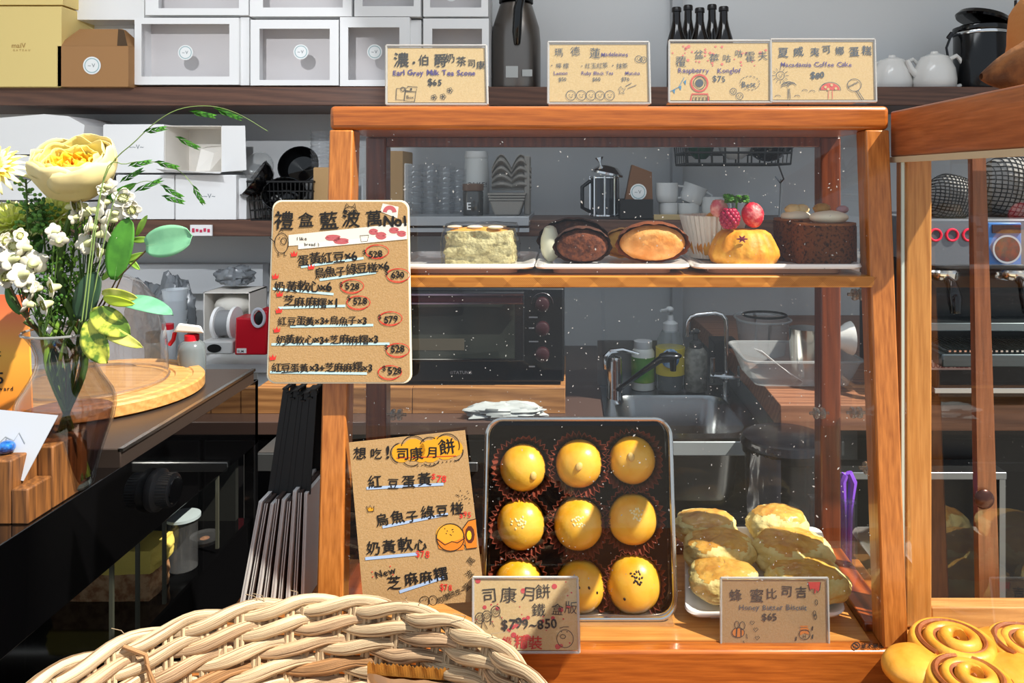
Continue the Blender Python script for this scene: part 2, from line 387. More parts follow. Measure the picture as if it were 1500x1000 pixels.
# ------------------------------------------------------------ card writing tools
GC = {}
def glyph(ch):
    if ch in GC: return GC[ch]
    cu = bpy.data.curves.new('g', 'FONT'); cu.body = ch; cu.size = 1.0; cu.resolution_u = 2
    cu.offset = 0.0 if ord(ch) > 0x2e80 else 0.012
    ob = bpy.data.objects.new('g', cu); me = bpy.data.meshes.new_from_object(ob)
    vs = [(v.co.x, v.co.y) for v in me.vertices]; fs = [tuple(p.vertices) for p in me.polygons]
    adv = (max([v[0] for v in vs]) if vs else 0.25) + 0.05
    if ord(ch) > 0x2e80: adv = 1.0
    if ch == ' ': adv = 0.35
    bpy.data.objects.remove(ob); bpy.data.curves.remove(cu); bpy.data.meshes.remove(me)
    GC[ch] = (vs, fs, adv); return GC[ch]
class Card:
    """a flat card given by three photo corners (top left, top right, bottom left) and their depths; draws in photo pixels"""
    def __init__(s, tl, tr, bl, root):
        s.a = P(*tl); s.u = P(*tr) - s.a; s.v = P(*bl) - s.a; s.root = root
        ax, ay = tr[0] - tl[0], tr[1] - tl[1]; bx, by = bl[0] - tl[0], bl[1] - tl[1]
        D = ax * by - ay * bx; s.inv = (by / D, -bx / D, -ay / D, ax / D); s.o = (tl[0], tl[1])
        s.n = s.v.cross(s.u).normalized()
        if s.n.y > 0: s.n = -s.n
        s.ink = {}; s.r = random.Random(int(tl[0]))
        s.lv = 0
    def at(s, x, y, h=0.0):
        dx, dy = x - s.o[0], y - s.o[1]
        return s.a + s.u * (s.inv[0] * dx + s.inv[1] * dy) + s.v * (s.inv[2] * dx + s.inv[3] * dy) + s.n * h
    def mb(s, col): return s.ink.setdefault(col, MB())
    def text(s, t, x, y, size, col, rot=0, bold=1, track=1.0, jit=1.0, h=0.0006, wide=1.0):
        """x,y = left end of the baseline"""
        m = s.mb(col); cr, sr = math.cos(math.radians(rot)), math.sin(math.radians(rot)); pos = 0
        for ch in t:
            vs, fs, adv = glyph(ch)
            k = size * (1 + s.r.uniform(-0.07, 0.07) * jit); jr = math.radians(s.r.uniform(-5, 5) * jit); jy = s.r.uniform(-0.05, 0.05) * size * jit
            c2, s2 = math.cos(jr), math.sin(jr)
            offs = [(0, 0)] if bold == 0 else ([(0, 0), (0.035 * bold, 0.03 * bold)] if bold <= 1 else [(0, 0), (0.05, 0), (0.025, 0.045), (0.0, 0.05)])
            for q, (ox, oy) in enumerate(offs):
                out = []
                for gx, gy in vs:
                    gx, gy = (gx + ox) * k * wide, (gy + oy) * k
                    gx, gy = gx * c2 - gy * s2, gx * s2 + gy * c2
                    lx, ly = pos + gx, gy + jy
                    out.append(s.at(x + lx * cr + ly * sr, y + lx * sr - ly * cr, h + q * 0.00004))
                m.add(out, fs)
            pos += adv * size * track * wide
        return s
    def line(s, pts, w, col, h=0.0006, closed=False):
        m = s.mb(col); n = len(pts)
        if closed: pts = list(pts) + [pts[0]]; n += 1
        L = []
        for i, (x, y) in enumerate(pts):
            if closed: a, b = (pts[(i - 1) % (n - 1)], pts[(i + 1) % (n - 1)])
            else: a, b = pts[max(i - 1, 0)], pts[min(i + 1, n - 1)]
            dx, dy = b[0] - a[0], b[1] - a[1]; l = math.hypot(dx, dy) or 1; dx, dy = dx / l * w / 2, dy / l * w / 2
            L.append(s.at(x + dy, y - dx, h)); L.append(s.at(x - dy, y + dx, h))
        m.add(L, [(2*i, 2*i+1, 2*i+3, 2*i+2) for i in range(n - 1)]); return s
    def ell(s, cx, cy, rx, ry, w, col, n=18, a0=0, a1=360, h=0.0006):
        pts = [(cx + rx * math.cos(math.radians(a0 + (a1 - a0) * i / n)), cy + ry * math.sin(math.radians(a0 + (a1 - a0) * i / n))) for i in range(n + 1)]
        return s.line(pts, w, col, h)
    def dot(s, cx, cy, r, col, ry=None, n=10, h=0.0005):
        ry = ry or r
        s.mb(col).add([s.at(cx + r * math.cos(2*PI*i/n), cy + ry * math.sin(2*PI*i/n), h) for i in range(n)], [tuple(range(n))]); return s
    def poly(s, pts, col, h=0.0004):
        s.mb(col).add([s.at(x, y, h) for x, y in pts], [tuple(range(len(pts)))]); return s
    def face(s, cx, cy, r, col=None):
        col = col or M_ink
        s.ell(cx, cy, r, r, 0.8, col); s.dot(cx - r * .35, cy - r * .15, .7, col); s.dot(cx + r * .35, cy - r * .15, .7, col)
        s.ell(cx, cy + r * .1, r * .35, r * .3, 0.7, col, 6, 20, 160); return s
    def flush(s):
        nm = {M_ink: 'black_lettering', M_redink: 'red_lettering', M_purple: 'purple_lettering'}
        for c, m in s.ink.items(): build(m, nm.get(c, 'drawing'), c, root=s.root, smooth=0, kind='stuff')

def slab(card, pts, t, m, name, root, h=0.0, smooth=0, bevel=0):
    mb = MB().prism(pts, lambda x, y, k: card.at(x, y, h - k), t)
    return build(mb, name, m, root=root, smooth=smooth, bevel=bevel)
def rrect(x0, y0, x1, y1, r, n=5):
    out = []
    for cx, cy, a0 in ((x0 + r, y0 + r, 180), (x1 - r, y0 + r, 270), (x1 - r, y1 - r, 0), (x0 + r, y1 - r, 90)):
        for i in range(n + 1):
            a = math.radians(a0 + 90 * i / n); out.append((cx + r * math.cos(a), cy + r * math.sin(a)))
    return out

# ------------------------------------------------------------ price cards in acrylic stands
def stand_sign(x0, y0, x1, y1, d, label, tilt=0.012, cardm=None, skew=0):
    """acrylic L stand leaning slightly back with a kraft card inside"""
    base = P((x0 + x1) / 2, y1, d)
    root = thing('price_sign', label, 'sign', base)
    c = Card((x0, y0 - skew, d + tilt), (x1, y0, d + tilt), (x0, y1, d), root)
    slab(c, [(x0 + 2, y0 + 3), (x1 - 2, y0 + 3), (x1 - 2, y1 - 3), (x0 + 2, y1 - 3)], 0.0006, cardm or M_kraft_light, 'card', root)
    # acrylic front and back sheets with bright edges
    st = MB()
    st.prism([(x0, y0), (x1, y0), (x1, y1), (x0, y1)], lambda x, y, k: c.at(x, y, 0.0016 - k), 0.0008)
    st.prism([(x0, y0), (x1, y0), (x1, y1), (x0, y1)], lambda x, y, k: c.at(x, y, -0.0008 - k), 0.0012)
    build(st, 'acrylic_stand', M_acryl, root=root, smooth=0)
    eg = MB()
    me_ = mat('acrylic_edge', 'e6e6e4', 0.12, spec=0.8, trans=0.5)
    for a, b in (((x0, y0), (x1, y0)), ((x0, y0), (x0, y1)), ((x1, y0), (x1, y1)), ((x0, y1), (x1, y1))):
        eg.tube([c.at(*a, 0.0004), c.at(*b, 0.0004)], 0.0013, 6)
    build(eg, 'acrylic_edge', me_, root=root)
    b0, b1 = c.at(x0, y1), c.at(x1, y1)
    ft = MB().box(b0.x, b1.x, b0.y, b0.y + 0.028, b0.z, b0.z + 0.0015)
    build(ft, 'foot', M_acryl, root=root, smooth=0)
    return root, c

dS = 0.812
I, R_, Pu = M_ink, M_redink, M_purple
M_blueink = mat('blue_ink', '3c86b4', .7); M_reddot = mat('red_dot', 'd8524c', .75); M_slate = mat('slate_ink', '44505e', .7); M_pinkd = mat('pink_dot', 'e07a70', .75)
_, c = stand_sign(566, 67, 712, 153, dS, 'kraft price card reading Earl Grey Milk Tea Scone on case top')
for t, x, y, s_ in (('濃', 576, 98, 22), ('•', 604, 98, 14), ('伯', 612, 95, 17), ('爵', 634, 96, 20), ('奶', 652, 91, 15), ('茶', 668, 96, 15), ('司', 684, 98, 12), ('康', 697, 101, 13)):
    c.text(t, x, y, s_, I, bold=1)
c.text('Earl Grey Milk Tea Scone', 575, 111, 10.5, Pu, track=1.0, wide=1.02)
c.text('$65', 626, 126, 13, I, bold=1)
c.line([(581, 130), (594, 129), (592, 147), (580, 146)], 1, I, closed=True).line([(594, 133), (597, 127), (611, 128), (609, 135)], 1, I, closed=True).line([(594, 134), (609, 135), (607, 149), (592, 148)], 1, I, closed=True)
c.text('Box', 595, 145, 6.5, I, bold=0).ell(590, 131, 3, 3, 1, I, 8).dot(602, 131, 1.6, I)
for x, y in ((658, 133), (648, 142), (635, 143)):
    for k in range(5): c.ell(x + 2.6 * math.cos(k * 1.257), y + 2.6 * math.sin(k * 1.257), 1.8, 1.8, .7, I, 7)
    c.dot(x, y, 1, I)
c.flush()
_, c = stand_sign(803, 62, 950, 152, dS, 'kraft price card reading Madeleines on case top')
for t, x, y, s_ in (('瑪', 812, 82, 14), ('德', 836, 81, 15), ('蓮', 863, 83, 16)): c.text(t, x, y, s_, M_slate, bold=0)
c.text('Madeleines', 880, 83, 9, Pu, wide=.95, bold=0)
c.text('・檸檬', 804, 100, 9, M_slate, bold=0, track=1.15).text('・紅玉紅茶', 848, 100, 8.5, M_slate, bold=0).text('・抹茶', 893, 100, 9, M_slate, bold=0)
c.text('Lemon', 811, 110, 7, Pu, bold=0).text('Ruby Black Tea', 851, 110, 7, Pu, bold=0, wide=.98).text('Matcha', 915, 110, 7, Pu, bold=0)
c.text('$50', 818, 119, 7.5, M_slate, bold=0).text('$60', 867, 119, 7.5, M_slate, bold=0).text('$70', 909, 119, 7.5, M_slate, bold=0)
for x, r in ((836, 7), (851, 7), (865, 7), (878, 6.5), (892, 7)): c.face(x, 140 - (r > 7), r, M_slate)
c.face(935, 87, 5, M_slate).face(942, 88, 4.5, M_slate)
c.line([(905, 131), (908, 127), (911, 131), (915, 130), (912, 134), (913, 138), (909, 136), (906, 138), (907, 133)], .8, M_slate, closed=True).line([(915, 127), (924, 122)], .8, M_slate).line([(918, 130), (931, 125)], .8, M_slate)
c.flush()
rt3, c = stand_sign(980, 60, 1128, 150, dS, 'red dotted kraft price card reading Raspberry with Best bubble')
for i in range(34):
    x, y = c.r.uniform(984, 1124), c.r.uniform(68, 97); c.dot(x, y, c.r.uniform(.9, 2.6), M_pinkd, h=0.0003)
for t, x, y, s_ in (('覆', 989, 97, 17), ('盆', 1017, 86, 15), ('莓', 1038, 92, 16), ('咕', 1058, 90, 12), ('咕', 1076, 83, 12), ('霍', 1091, 90, 17), ('夫', 1110, 88, 14)): c.text(t, x, y, s_, M_slate, bold=0)
c.text('Raspberry', 993, 107, 10, Pu, bold=0, wide=1.0).text('Konglof', 1050, 107, 10, Pu, bold=0).text('$75', 1043, 120, 12, M_slate, bold=0)
c.ell(1024, 122, 12, 12, 2.4, M_reddot, 20).ell(1024, 122, 8.5, 9, .8, M_ink, 16).dot(1024, 122, 6, M_slate).line([(1011, 149), (1013, 138), (1036, 138), (1037, 149)], 2, M_reddot)
for k in range(5): c.line([(1014 + k * 5, 148), (1015 + k * 5, 142), (1018 + k * 5, 142), (1018 + k * 5, 148)], .8, M_ink)
c.line([(982, 134), (994, 128), (1002, 114)], .8, M_blueink)
for x, y in ((985, 134), (994, 129), (1001, 121)): c.poly([(x, y - 1), (x + 4, y - 4), (x + 3, y + 4)], M_blueink)
c.face(1073, 134, 4.5, M_slate).face(1082, 141, 5, M_slate)
for k in range(16): c.ell(1097, 122, 14, 10, .8, M_slate, 3, k * 22.5, k * 22.5 + 13)
c.text('Best', 1085, 128, 11, M_slate, bold=0); c.flush()
_, c = stand_sign(1129, 58, 1281, 149, dS, 'kraft price card reading Macadamia Coffee Cake with red toadstool', skew=-1)
for t, x, y, s_ in (('夏', 1139, 84, 15), ('威', 1162, 82, 15), ('夷', 1186, 81, 14), ('可', 1204, 79, 13), ('娜', 1223, 80, 14), ('蛋', 1243, 83, 15), ('糕', 1261, 80, 14)): c.text(t, x, y, s_, M_slate, bold=1)
c.text('Macadamia Coffee Cake', 1143, 98, 9.5, Pu, bold=0, wide=1.03).text('$80', 1186, 115, 13, M_slate, bold=1)
c.face(1143, 111, 6, M_slate)
for k in range(12): a = k * PI / 6; c.line([(1143 + 8 * math.cos(a), 111 + 8 * math.sin(a)), (1143 + 12 * math.cos(a), 111 + 12 * math.sin(a))], .7, M_slate)
c.line([(1154, 145), (1154, 130)], .9, M_slate).line([(1157, 145), (1156, 130)], .9, M_slate)
for a in (200, 230, 270, 310, 340, 160): c.ell(1155 + 6 * math.cos(math.radians(a)), 127 + 4 * math.sin(math.radians(a)), 5, 3, .9, M_slate, 8, 180, 360)
c.ell(1215, 132, 15, 11, .9, M_slate, 14, 175, 365).poly([(1215 + 14 * math.cos(math.radians(a)), 132 + 10 * math.sin(math.radians(a))) for a in range(180, 361, 20)], M_reddot)
for x, y in ((1208, 128), (1217, 125), (1223, 130), (1212, 131)): c.dot(x, y, 2, M_kraft_light, h=.0007)
c.line([(1213, 132), (1212, 145)], .8, M_reddot).line([(1218, 132), (1218, 145)], .8, M_reddot)
c.ell(1250, 125, 10, 9, .8, M_slate).text('Summer', 1241, 129, 5, M_slate, bold=0, rot=-25).line([(1252, 134), (1260, 147)], .9, M_slate).line([(1255, 133), (1263, 146)], .9, M_slate)
for x, y in ((1135, 141), (1163, 141), (1174, 133), (1185, 134)): c.ell(x + 4, y + 1, 4, 2.5, .7, M_slate, 6, 180, 360)
c.flush()
# ------------------------------------------------------------ the large menu board on the left post
root = thing('menu_board', 'large rounded kraft menu board of gift boxes with red circled prices on left post', 'menu board', P(495, 560, .762))
TL, TR, BL = (400, 293, .778), (598, 295, .778), (391, 562, .762)
c = Card(TL, TR, BL, root)
sk_ = lambda ps: [(x - (9 * (y - 293) / 269) * (598 - x) / 198, y) for x, y in ps]
slab(c, sk_(rrect(399, 293, 599, 562, 13)), 0.003, mat('board_edge', 'e4dcc4', 0.5), 'backing_board', root, bevel=0.0008)
slab(c, sk_(rrect(401.5, 295.5, 596.5, 559.5, 12)), 0.0004, M_kraft, 'kraft_sheet', root, h=0.0005)
hh = 0.0009
def ct(t, x, y, s_, col=M_ink, **k): k.setdefault('h', 0.0012); c.text(t, x, y, s_, col, **k)
M_tape = mat('washi_tape', 'b8dce4', .7); M_pinkprint = mat('pink_print', 'b85a60', .7); M_tapew = mat('white_tape', 'e4ddd0', .7)
def qd(x0, y0, x1, y1, w_, col, h=hh):
    c.line([(x0, y0), (x1, y1)], w_, col, h)
for t, x, y, s_ in (('禮', 401, 335, 30), ('盒', 437, 332, 23), ('藍', 468, 336, 27), ('波', 500, 330, 26), ('萬', 536, 332, 24)): ct(t, x, y, s_, bold=1)
ct('No1', 560, 331, 21, bold=2)
c.poly([(561, 298), (584, 303), (582, 320), (557, 310)], M_tapew, h=hh); c.ell(571, 311, 7, 7, 6, M_pinkprint, 12, 180, 360, h=0.0011)
c.poly([(423, 345), (596, 327), (596, 350), (423, 361)], M_tapew, h=hh); c.poly([(437, 358), (596, 344), (596, 351), (437, 366)], mat('tape_pale', 'ece6da', .7), h=hh + 0.0001)
for x, y, a, b in ((488, 349, 16, 4), (500, 354, 16, 4), (547, 340, 8, 4), (558, 346, 9, 5), (577, 338, 9, 4), (588, 343, 8, 4)):
    c.ell(x, y, a * .6, b * .6, b * 1.1, M_pinkprint, 12, h=0.0011)
c.line([(527, 346), (529, 355), (538, 354), (540, 345)], .8, M_ink, closed=True, h=.0011)
ct('I like', 435, 353, 7, bold=0); ct('bread :)', 446, 361, 6.5, bold=0)
# doodles: cat head over the title, standing loaf figure
c.ell(513, 309, 9, 6, 1, M_ink, h=.0011).line([(506, 304), (508, 298), (512, 303), (517, 303), (520, 298), (521, 305)], 1, M_ink, h=.0011).ell(508, 311, 5, 3, 1, M_ink, 10, h=.0011).ell(519, 311, 5, 3, 1, M_ink, 10, h=.0011)
c.ell(413, 357, 10, 15, 1, M_ink, h=.0011).ell(416, 354, 4, 5, 1, M_ink, 10, h=.0011).line([(403, 356), (396, 349), (398, 345)], 1.2, M_ink, h=.0011).line([(408, 371), (408, 376), (411, 376)], 1, M_ink, h=.0011).line([(417, 371), (417, 376), (420, 375)], 1, M_ink, h=.0011).dot(410, 349, .9, M_ink, h=.0011).line([(409, 341), (412, 337), (415, 340)], 1, M_ink, h=.0011)
def crown(x, y): c.poly([(x, y), (x + 8, y - 1), (x + 9, y - 8), (x + 6, y - 4), (x + 4, y - 9), (x + 2, y - 4), (x - 1, y - 7)], M_redink, h=.0011)
rows = [('蛋黃紅豆×6', 436, 390, 18.5, -5, '$528', 531, 378, 552, 369, (441, 392, 532, 379)),
        ('烏魚子綠豆椪×6', 461, 409, 16.5, -7, '$630', 563, 409, 582, 404, (468, 411, 550, 400)),
        ('奶黃軟心×6', 402, 427, 17.5, 1, '$528', 497, 426, 515, 420, (400, 424, 488, 432)),
        ('芝麻麻糬×1', 415, 449, 17, 1, '$528', 508, 447, 524, 444, (408, 452, 505, 449)),
        ('紅豆蛋黃×3+烏魚子×3', 407, 477, 14.2, -0.6, '$579', 552, 474, 570, 467, (425, 479, 545, 477)),
        ('奶黃軟心×3+芝麻麻糬×3', 404, 505, 14.8, -0.5, '$528', 561, 517, 580, 513, (398, 505, 568, 504)),
        ('紅豆蛋黃×3+芝麻麻糬×3', 398, 545, 14.5, -0.5, '$528', 557, 548, 568, 545, (396, 545, 535, 547))]
for t, x, y, s_, rt, pr, px, py, ex, ey, tp in rows:
    qd(*tp, 3.4, M_tape); ct(t, x, y, s_, rot=rt, bold=1, track=.93)
    ct(pr[0], px, py - 5, 10, rot=-5, bold=0); ct(pr[1:], px + 8, py, 13.5, rot=-2, bold=1)
    c.ell(ex, ey, 17, 9.5, 1.0, M_redink, 20, h=.0011).ell(ex - 1, ey + 1, 15.5, 10, .9, M_redink, 14, 30, 280, h=.0011)
    crown(x - 9 if x > 410 else x - 2, y - 13 if x > 410 else y - 17)
c.flush()
# ------------------------------------------------------------ the tilted menu on the glass
root = thing('menu_card', 'tilted kraft card listing mooncakes with a drawn yellow bun on front glass', 'menu card', P(605, 880, .752))
c = Card((511, 648, .772), (681, 630, .772), (528, 888, .754), root)
slab(c, [(511, 648), (681, 630), (706, 880), (533, 892)], 0.0008, M_kraft, 'card', root)
def ct(t, x, y, s_, col=M_ink, **k): c.text(t, x, y, s_, col, **k)
M_yelm = mat('yellow_marker', 'dc9a1c', .7); M_bluet = mat('blue_tape', 'a4bce0', .7); M_orm = mat('orange_marker', 'd87c20', .7)
for x, y, r in ((588, 664, 14), (606, 659, 17), (630, 661, 17), (652, 656, 18), (666, 657, 12), (617, 666, 12), (641, 648, 9)): c.dot(x, y, r, M_yelm, n=14, h=.0003 + r * 1e-6)
for x, y, r, a, b in ((588, 664, 15.5, 110, 260), (606, 656, 18, 190, 330), (630, 655, 15, 200, 300), (655, 653, 18, 215, 380), (663, 661, 15, -10, 80), (630, 668, 15, 30, 130), (603, 668, 15, 50, 140)): c.ell(x, y, r, r, 1.2, M_ink, 12, a, b)
for k in range(11): c.dot(612 + k * 6, 683 - k * .9, .9, M_ink)
for t, x, y, s_ in (('想', 517, 671, 21), ('吃', 542, 671, 17), ('!', 564, 672, 25), ('司', 580, 672, 19), ('康', 600, 674, 22), ('月', 624, 670, 19), ('餅', 643, 666, 24)): ct(t, x, y, s_, rot=-3, bold=1)
c.line([(581, 671), (668, 668)], .9, R_)
for t, x, y, s_ in (('紅', 539, 715, 20), ('豆', 567, 715, 18), ('蛋', 588, 714, 21), ('黃', 611, 712, 21)): ct(t, x, y, s_, rot=-3, bold=1)
c.line([(537, 716), (649, 710)], 4, M_bluet, .0004); ct('$', 631, 702, 11, R_, bold=0); ct('78', 638, 706, 14, R_, rot=3, bold=0)
c.line([(560, 773), (655, 754)], 4, M_bluet, .0004)
for i, (t, s_) in enumerate((('烏', 21), ('魚', 22), ('子', 18), ('綠', 21), ('豆', 19), ('椪', 21))): ct(t, 551 + i * 21.5, 772 - i * 3.6, s_, rot=-6, bold=1)
ct('$95', 671, 759, 11, R_, bold=0)
c.line([(537, 742), (539, 751), (547, 750), (548, 742), (545, 746), (542, 741), (540, 746)], 1, M_ink, closed=True).poly([(538, 745), (540, 750), (547, 749), (547, 745), (542, 744)], M_yelm)
for i, (t, s_) in enumerate((('奶', 21), ('黃', 22), ('軟', 23), ('心', 19))): ct(t, 536 + i * 23, 812 - i * 2, s_, rot=-2, bold=1)
c.line([(535, 819), (611, 812)], 4.4, M_bluet, .0004); ct('$78', 608, 817, 14, R_, bold=0, wide=.85)
ct('New', 551, 848, 15, rot=-18, bold=0); ct('芝', 566, 862, 21, bold=1)
c.line([(584, 867), (648, 846)], 4.4, M_bluet, .0004)
for i, t in enumerate('麻麻糬'): ct(t, 592 + i * 21, 858 - i * 4, 20, rot=-6, bold=1)
ct('$78', 642, 865, 13, R_, bold=0, wide=.85)
for x, y in ((545, 838), (546, 845), (571, 830), (573, 836), (575, 842)): c.dot(x, y, 1, R_)
for i, t in enumerate('萬波藍'): ct(t, 687 - i * 4, 830 + i * 18, 11, rot=-50, bold=0)
for i, t in enumerate('司康餅皮~'): ct(t, 639 + i * 8.5, 884 - i * 4, 10, rot=-22, bold=0)
c.ell(620, 880, 7, 7, .9, M_ink).ell(632, 879, 6, 7, .9, M_ink).dot(618, 878, .8, M_ink).dot(622, 878, .8, M_ink).dot(631, 877, .8, M_ink)
for i in range(15): c.dot(666 + c.r.uniform(0, 22), 718 + c.r.uniform(0, 20), .8, M_ink)
# the drawn bun and its cut half
c.poly([(657 + 20 * math.cos(a * .35), 783 + 15 * math.sin(a * .35)) for a in range(18)], mat('bun_marker', 'e0a02c', .7), .0004)
c.poly([(638, 788), (650, 797), (668, 792), (679, 788), (677, 806), (655, 808), (641, 804)], M_orm, .0005)
c.ell(658, 788, 20, 20, 1.2, M_ink, 24).line([(638, 790), (650, 799), (660, 794), (668, 796), (679, 789)], 1.2, M_ink)
c.poly([(676, 775), (684, 764), (695, 761), (696, 803), (681, 805)], M_orm, .0005).dot(686, 784, 7, mat('bean_marker', '5a2a18', .7), ry=13, h=.0006).dot(685, 785, 3.5, mat('yolk_marker', 'f0c020', .7), ry=7, h=.0007)
c.line([(676, 775), (684, 764), (695, 761)], 1.2, M_ink).line([(696, 803), (681, 805), (677, 798)], 1.2, M_ink)
for i in range(8): c.dot(656 + 6 * math.cos(i), 780 + 5 * math.sin(i * 1.7), .8, M_ink)
c.flush()
# ------------------------------------------------------------ two cards on the case floor
root, c = stand_sign(693, 845, 846, 955, .742, 'red dotted kraft price card for tin boxed mooncakes in front of steel tin', tilt=.012)
for i in range(40): c.dot(c.r.uniform(697, 842), c.r.uniform(850, 948), c.r.choice((1, 1.3, 3, 4)), mat('red_spot', 'd0404a', .75), h=.0003)
for t, x, y, s_ in (('司', 706, 882, 24), ('康', 732, 879, 24), ('月', 763, 876, 22), ('餅', 784, 875, 24), ('鐵', 778, 901, 22), ('盒', 806, 899, 19), ('版', 825, 897, 19)): c.text(t, x, y, s_, I, bold=0)
c.text('$799~850', 733, 921, 20, I, bold=1, wide=.95); c.text('精裝', 752, 948, 20, R_, bold=1); c.text('鐵', 735, 944, 15, R_, bold=0)
for x, y, r in ((703, 905, 8), (713, 902, 8), (726, 895, 8)): c.ell(x, y, r * .8, r, 1, I); c.face(x, y, r * .5, I); c.line([(x - 6, y + 5), (x - 8, y + 20)], .9, I); c.line([(x + 5, y + 5), (x + 11, y + 16)], .9, I)
c.ell(826, 935, 12, 13, 1, I).ell(823, 932, 4, 3, 1, I, 8).dot(821, 925, .9, I).dot(829, 925, .9, I); c.line([(818, 920), (824, 918), (832, 918)], 1, I); c.flush()
root, c = stand_sign(1056, 846, 1212, 947, .765, 'kraft price card reading Honey Butter Biscuit in front of white tray', tilt=.01, cardm=M_kraft)
for t, x, y, s_ in (('蜂', 1068, 880, 20), ('蜜', 1097, 881, 20), ('比', 1121, 876, 16), ('司', 1142, 872, 17), ('吉', 1164, 875, 19)): c.text(t, x, y, s_, I, bold=1)
c.text('Honey Butter Biscuit', 1082, 893, 11, M_slate, bold=0, wide=.98); c.text('$65', 1115, 909, 14, I, bold=1)
c.poly([(1183, 852), (1202, 852), (1200, 864), (1198, 868), (1196, 863), (1193, 870), (1191, 862), (1188, 862), (1186, 865)], M_redink)
c.line([(1183, 852), (1186, 865), (1188, 862), (1191, 870), (1193, 862), (1196, 868), (1200, 864), (1202, 852)], .9, I)
for x, y in ((1195, 882), (1192, 898), (1193, 903)): c.ell(x, y, 2, 4, .9, I, 8)
c.dot(1081, 926, 9, M_orm, ry=7).line([(1079, 919), (1078, 932)], 2, I).line([(1085, 920), (1085, 932)], 2, I).ell(1081, 926, 9, 7, 1, I).ell(1079, 915, 3, 6, 1, I, 8).ell(1087, 916, 4, 6, 1, I, 8)
for x, y in ((1101, 912), (1106, 922), (1108, 934)): c.line([(x, y + 3), (x - 3, y - 1), (x - 1, y - 3), (x, y - 1), (x + 2, y - 3), (x + 4, y - 1)], .9, I, closed=True)
for a, b in (((1093, 928), (1094, 935)), ((1088, 938), (1091, 943)), ((1095, 944), (1098, 945))): c.line([a, b], 1, I)
c.poly([(1172, 919), (1182, 919), (1184, 924), (1170, 924)], M_orm).ell(1177, 929, 8, 7, 1, I).poly([(1170, 922), (1184, 922), (1183, 929), (1177, 927), (1171, 930)], M_orm).line([(1171, 917), (1182, 917)], 2, M_orm); c.text('H', 1174, 934, 7, I, bold=0, jit=0)
for x, y in ((1165, 935), (1189, 920), (1189, 932)): c.line([(x, y - 3), (x - 1, y + 3)], 2, I)
c.flush()
# printed stamp on the case floor
fl = MB()
c = Card((1240, 938, zf * 0 + 0.7775), (1290, 938, 0.7775), (1240, 952, 0.7616), case)
def flo(x, y, h=0): d = (H - zf - 0.0018) * F / (y - 262.0); return V(((x - 835) * d / F, d, zf + 0.0018 + h))
c.at = lambda x, y, h=0: flo(x, y, 0)
c.ell(1254, 945, 5, 4.5, 1.6, M_ink).line([(1252, 944), (1257, 946)], 1.5, M_ink); c.text('建木展示', 1261, 949, 8.5, M_ink, bold=1, jit=0); c.flush()

# ------------------------------------------------------------ plates and cakes on the shelf
M_plate = mat('white_porcelain', 'f4f1ee', 0.15, coat=0.5, spec=0.6)
M_glaze = mat('plate_foot', 'dba98a', 0.3)
def plate(x0, x1, label):
    d0, d1 = 0.792, 0.936; xa, xb = X(x0, d0), X(x1, d0)
    root = thing('rectangular_plate', label, 'plate', ((xa + xb) / 2, (d0 + d1) / 2, zs1), 'white plates on the case shelf')
    cx, cy = (xa + xb) / 2, (d0 + d1) / 2; W, D = (xb - xa) / 2, (d1 - d0) / 2
    def loop(w_, d_, z, r=0.012, n=6):
        out = []
        for sx, sy, a0 in ((1, 1, 0), (-1, 1, 90), (-1, -1, 180), (1, -1, 270)):
            for i in range(n): a = math.radians(a0 + 90 * i / (n - 1)); out.append(V((cx + sx * (w_ - r) + r * math.cos(a), cy + sy * (d_ - r) + r * math.sin(a), z)))
        return out
    def rings(ls):
        mb = MB(); n = len(ls[0]); vs = [p for l in ls for p in l]; fs = [(j*n+i, j*n+(i+1)%n, (j+1)*n+(i+1)%n, (j+1)*n+i) for j in range(len(ls)-1) for i in range(n)]
        fs.append(tuple(range((len(ls)-1)*n, len(ls)*n))); fs.append(tuple(range(n - 1, -1, -1))); return mb.add(vs, fs)
    z = zs1
    build(rings([loop(W - .019, D - .016, z + .0005), loop(W - .0185, D - .0155, z + .0055)]), 'foot', M_glaze, root=root)
    build(rings([loop(W - .018, D - .015, z + .0050), loop(W - .001, D - .001, z + .0070), loop(W, D, z + .0088), loop(W - .001, D - .001, z + .0118), loop(W - .003, D - .003, z + .0122),
                 loop(W - .014, D - .013, z + .0085), loop(W - .016, D - .015, z + .0080)]), 'dish', M_plate, root=root, smooth=50)
    return root
plate(562, 782, 'white rectangular plate on the shelf carrying the earl grey scone')
plate(783, 1013, 'white rectangular plate on the shelf carrying chocolate and lemon madeleines')
plate(1016, 1268, 'white rectangular plate on the shelf carrying the berry cake and brown cake')
zp = zs1 + 0.0085
def nz(p, s_, o=0): return noise.noise(V((p.x * s_ + o, p.y * s_ + o * 1.7, p.z * s_ - o)))
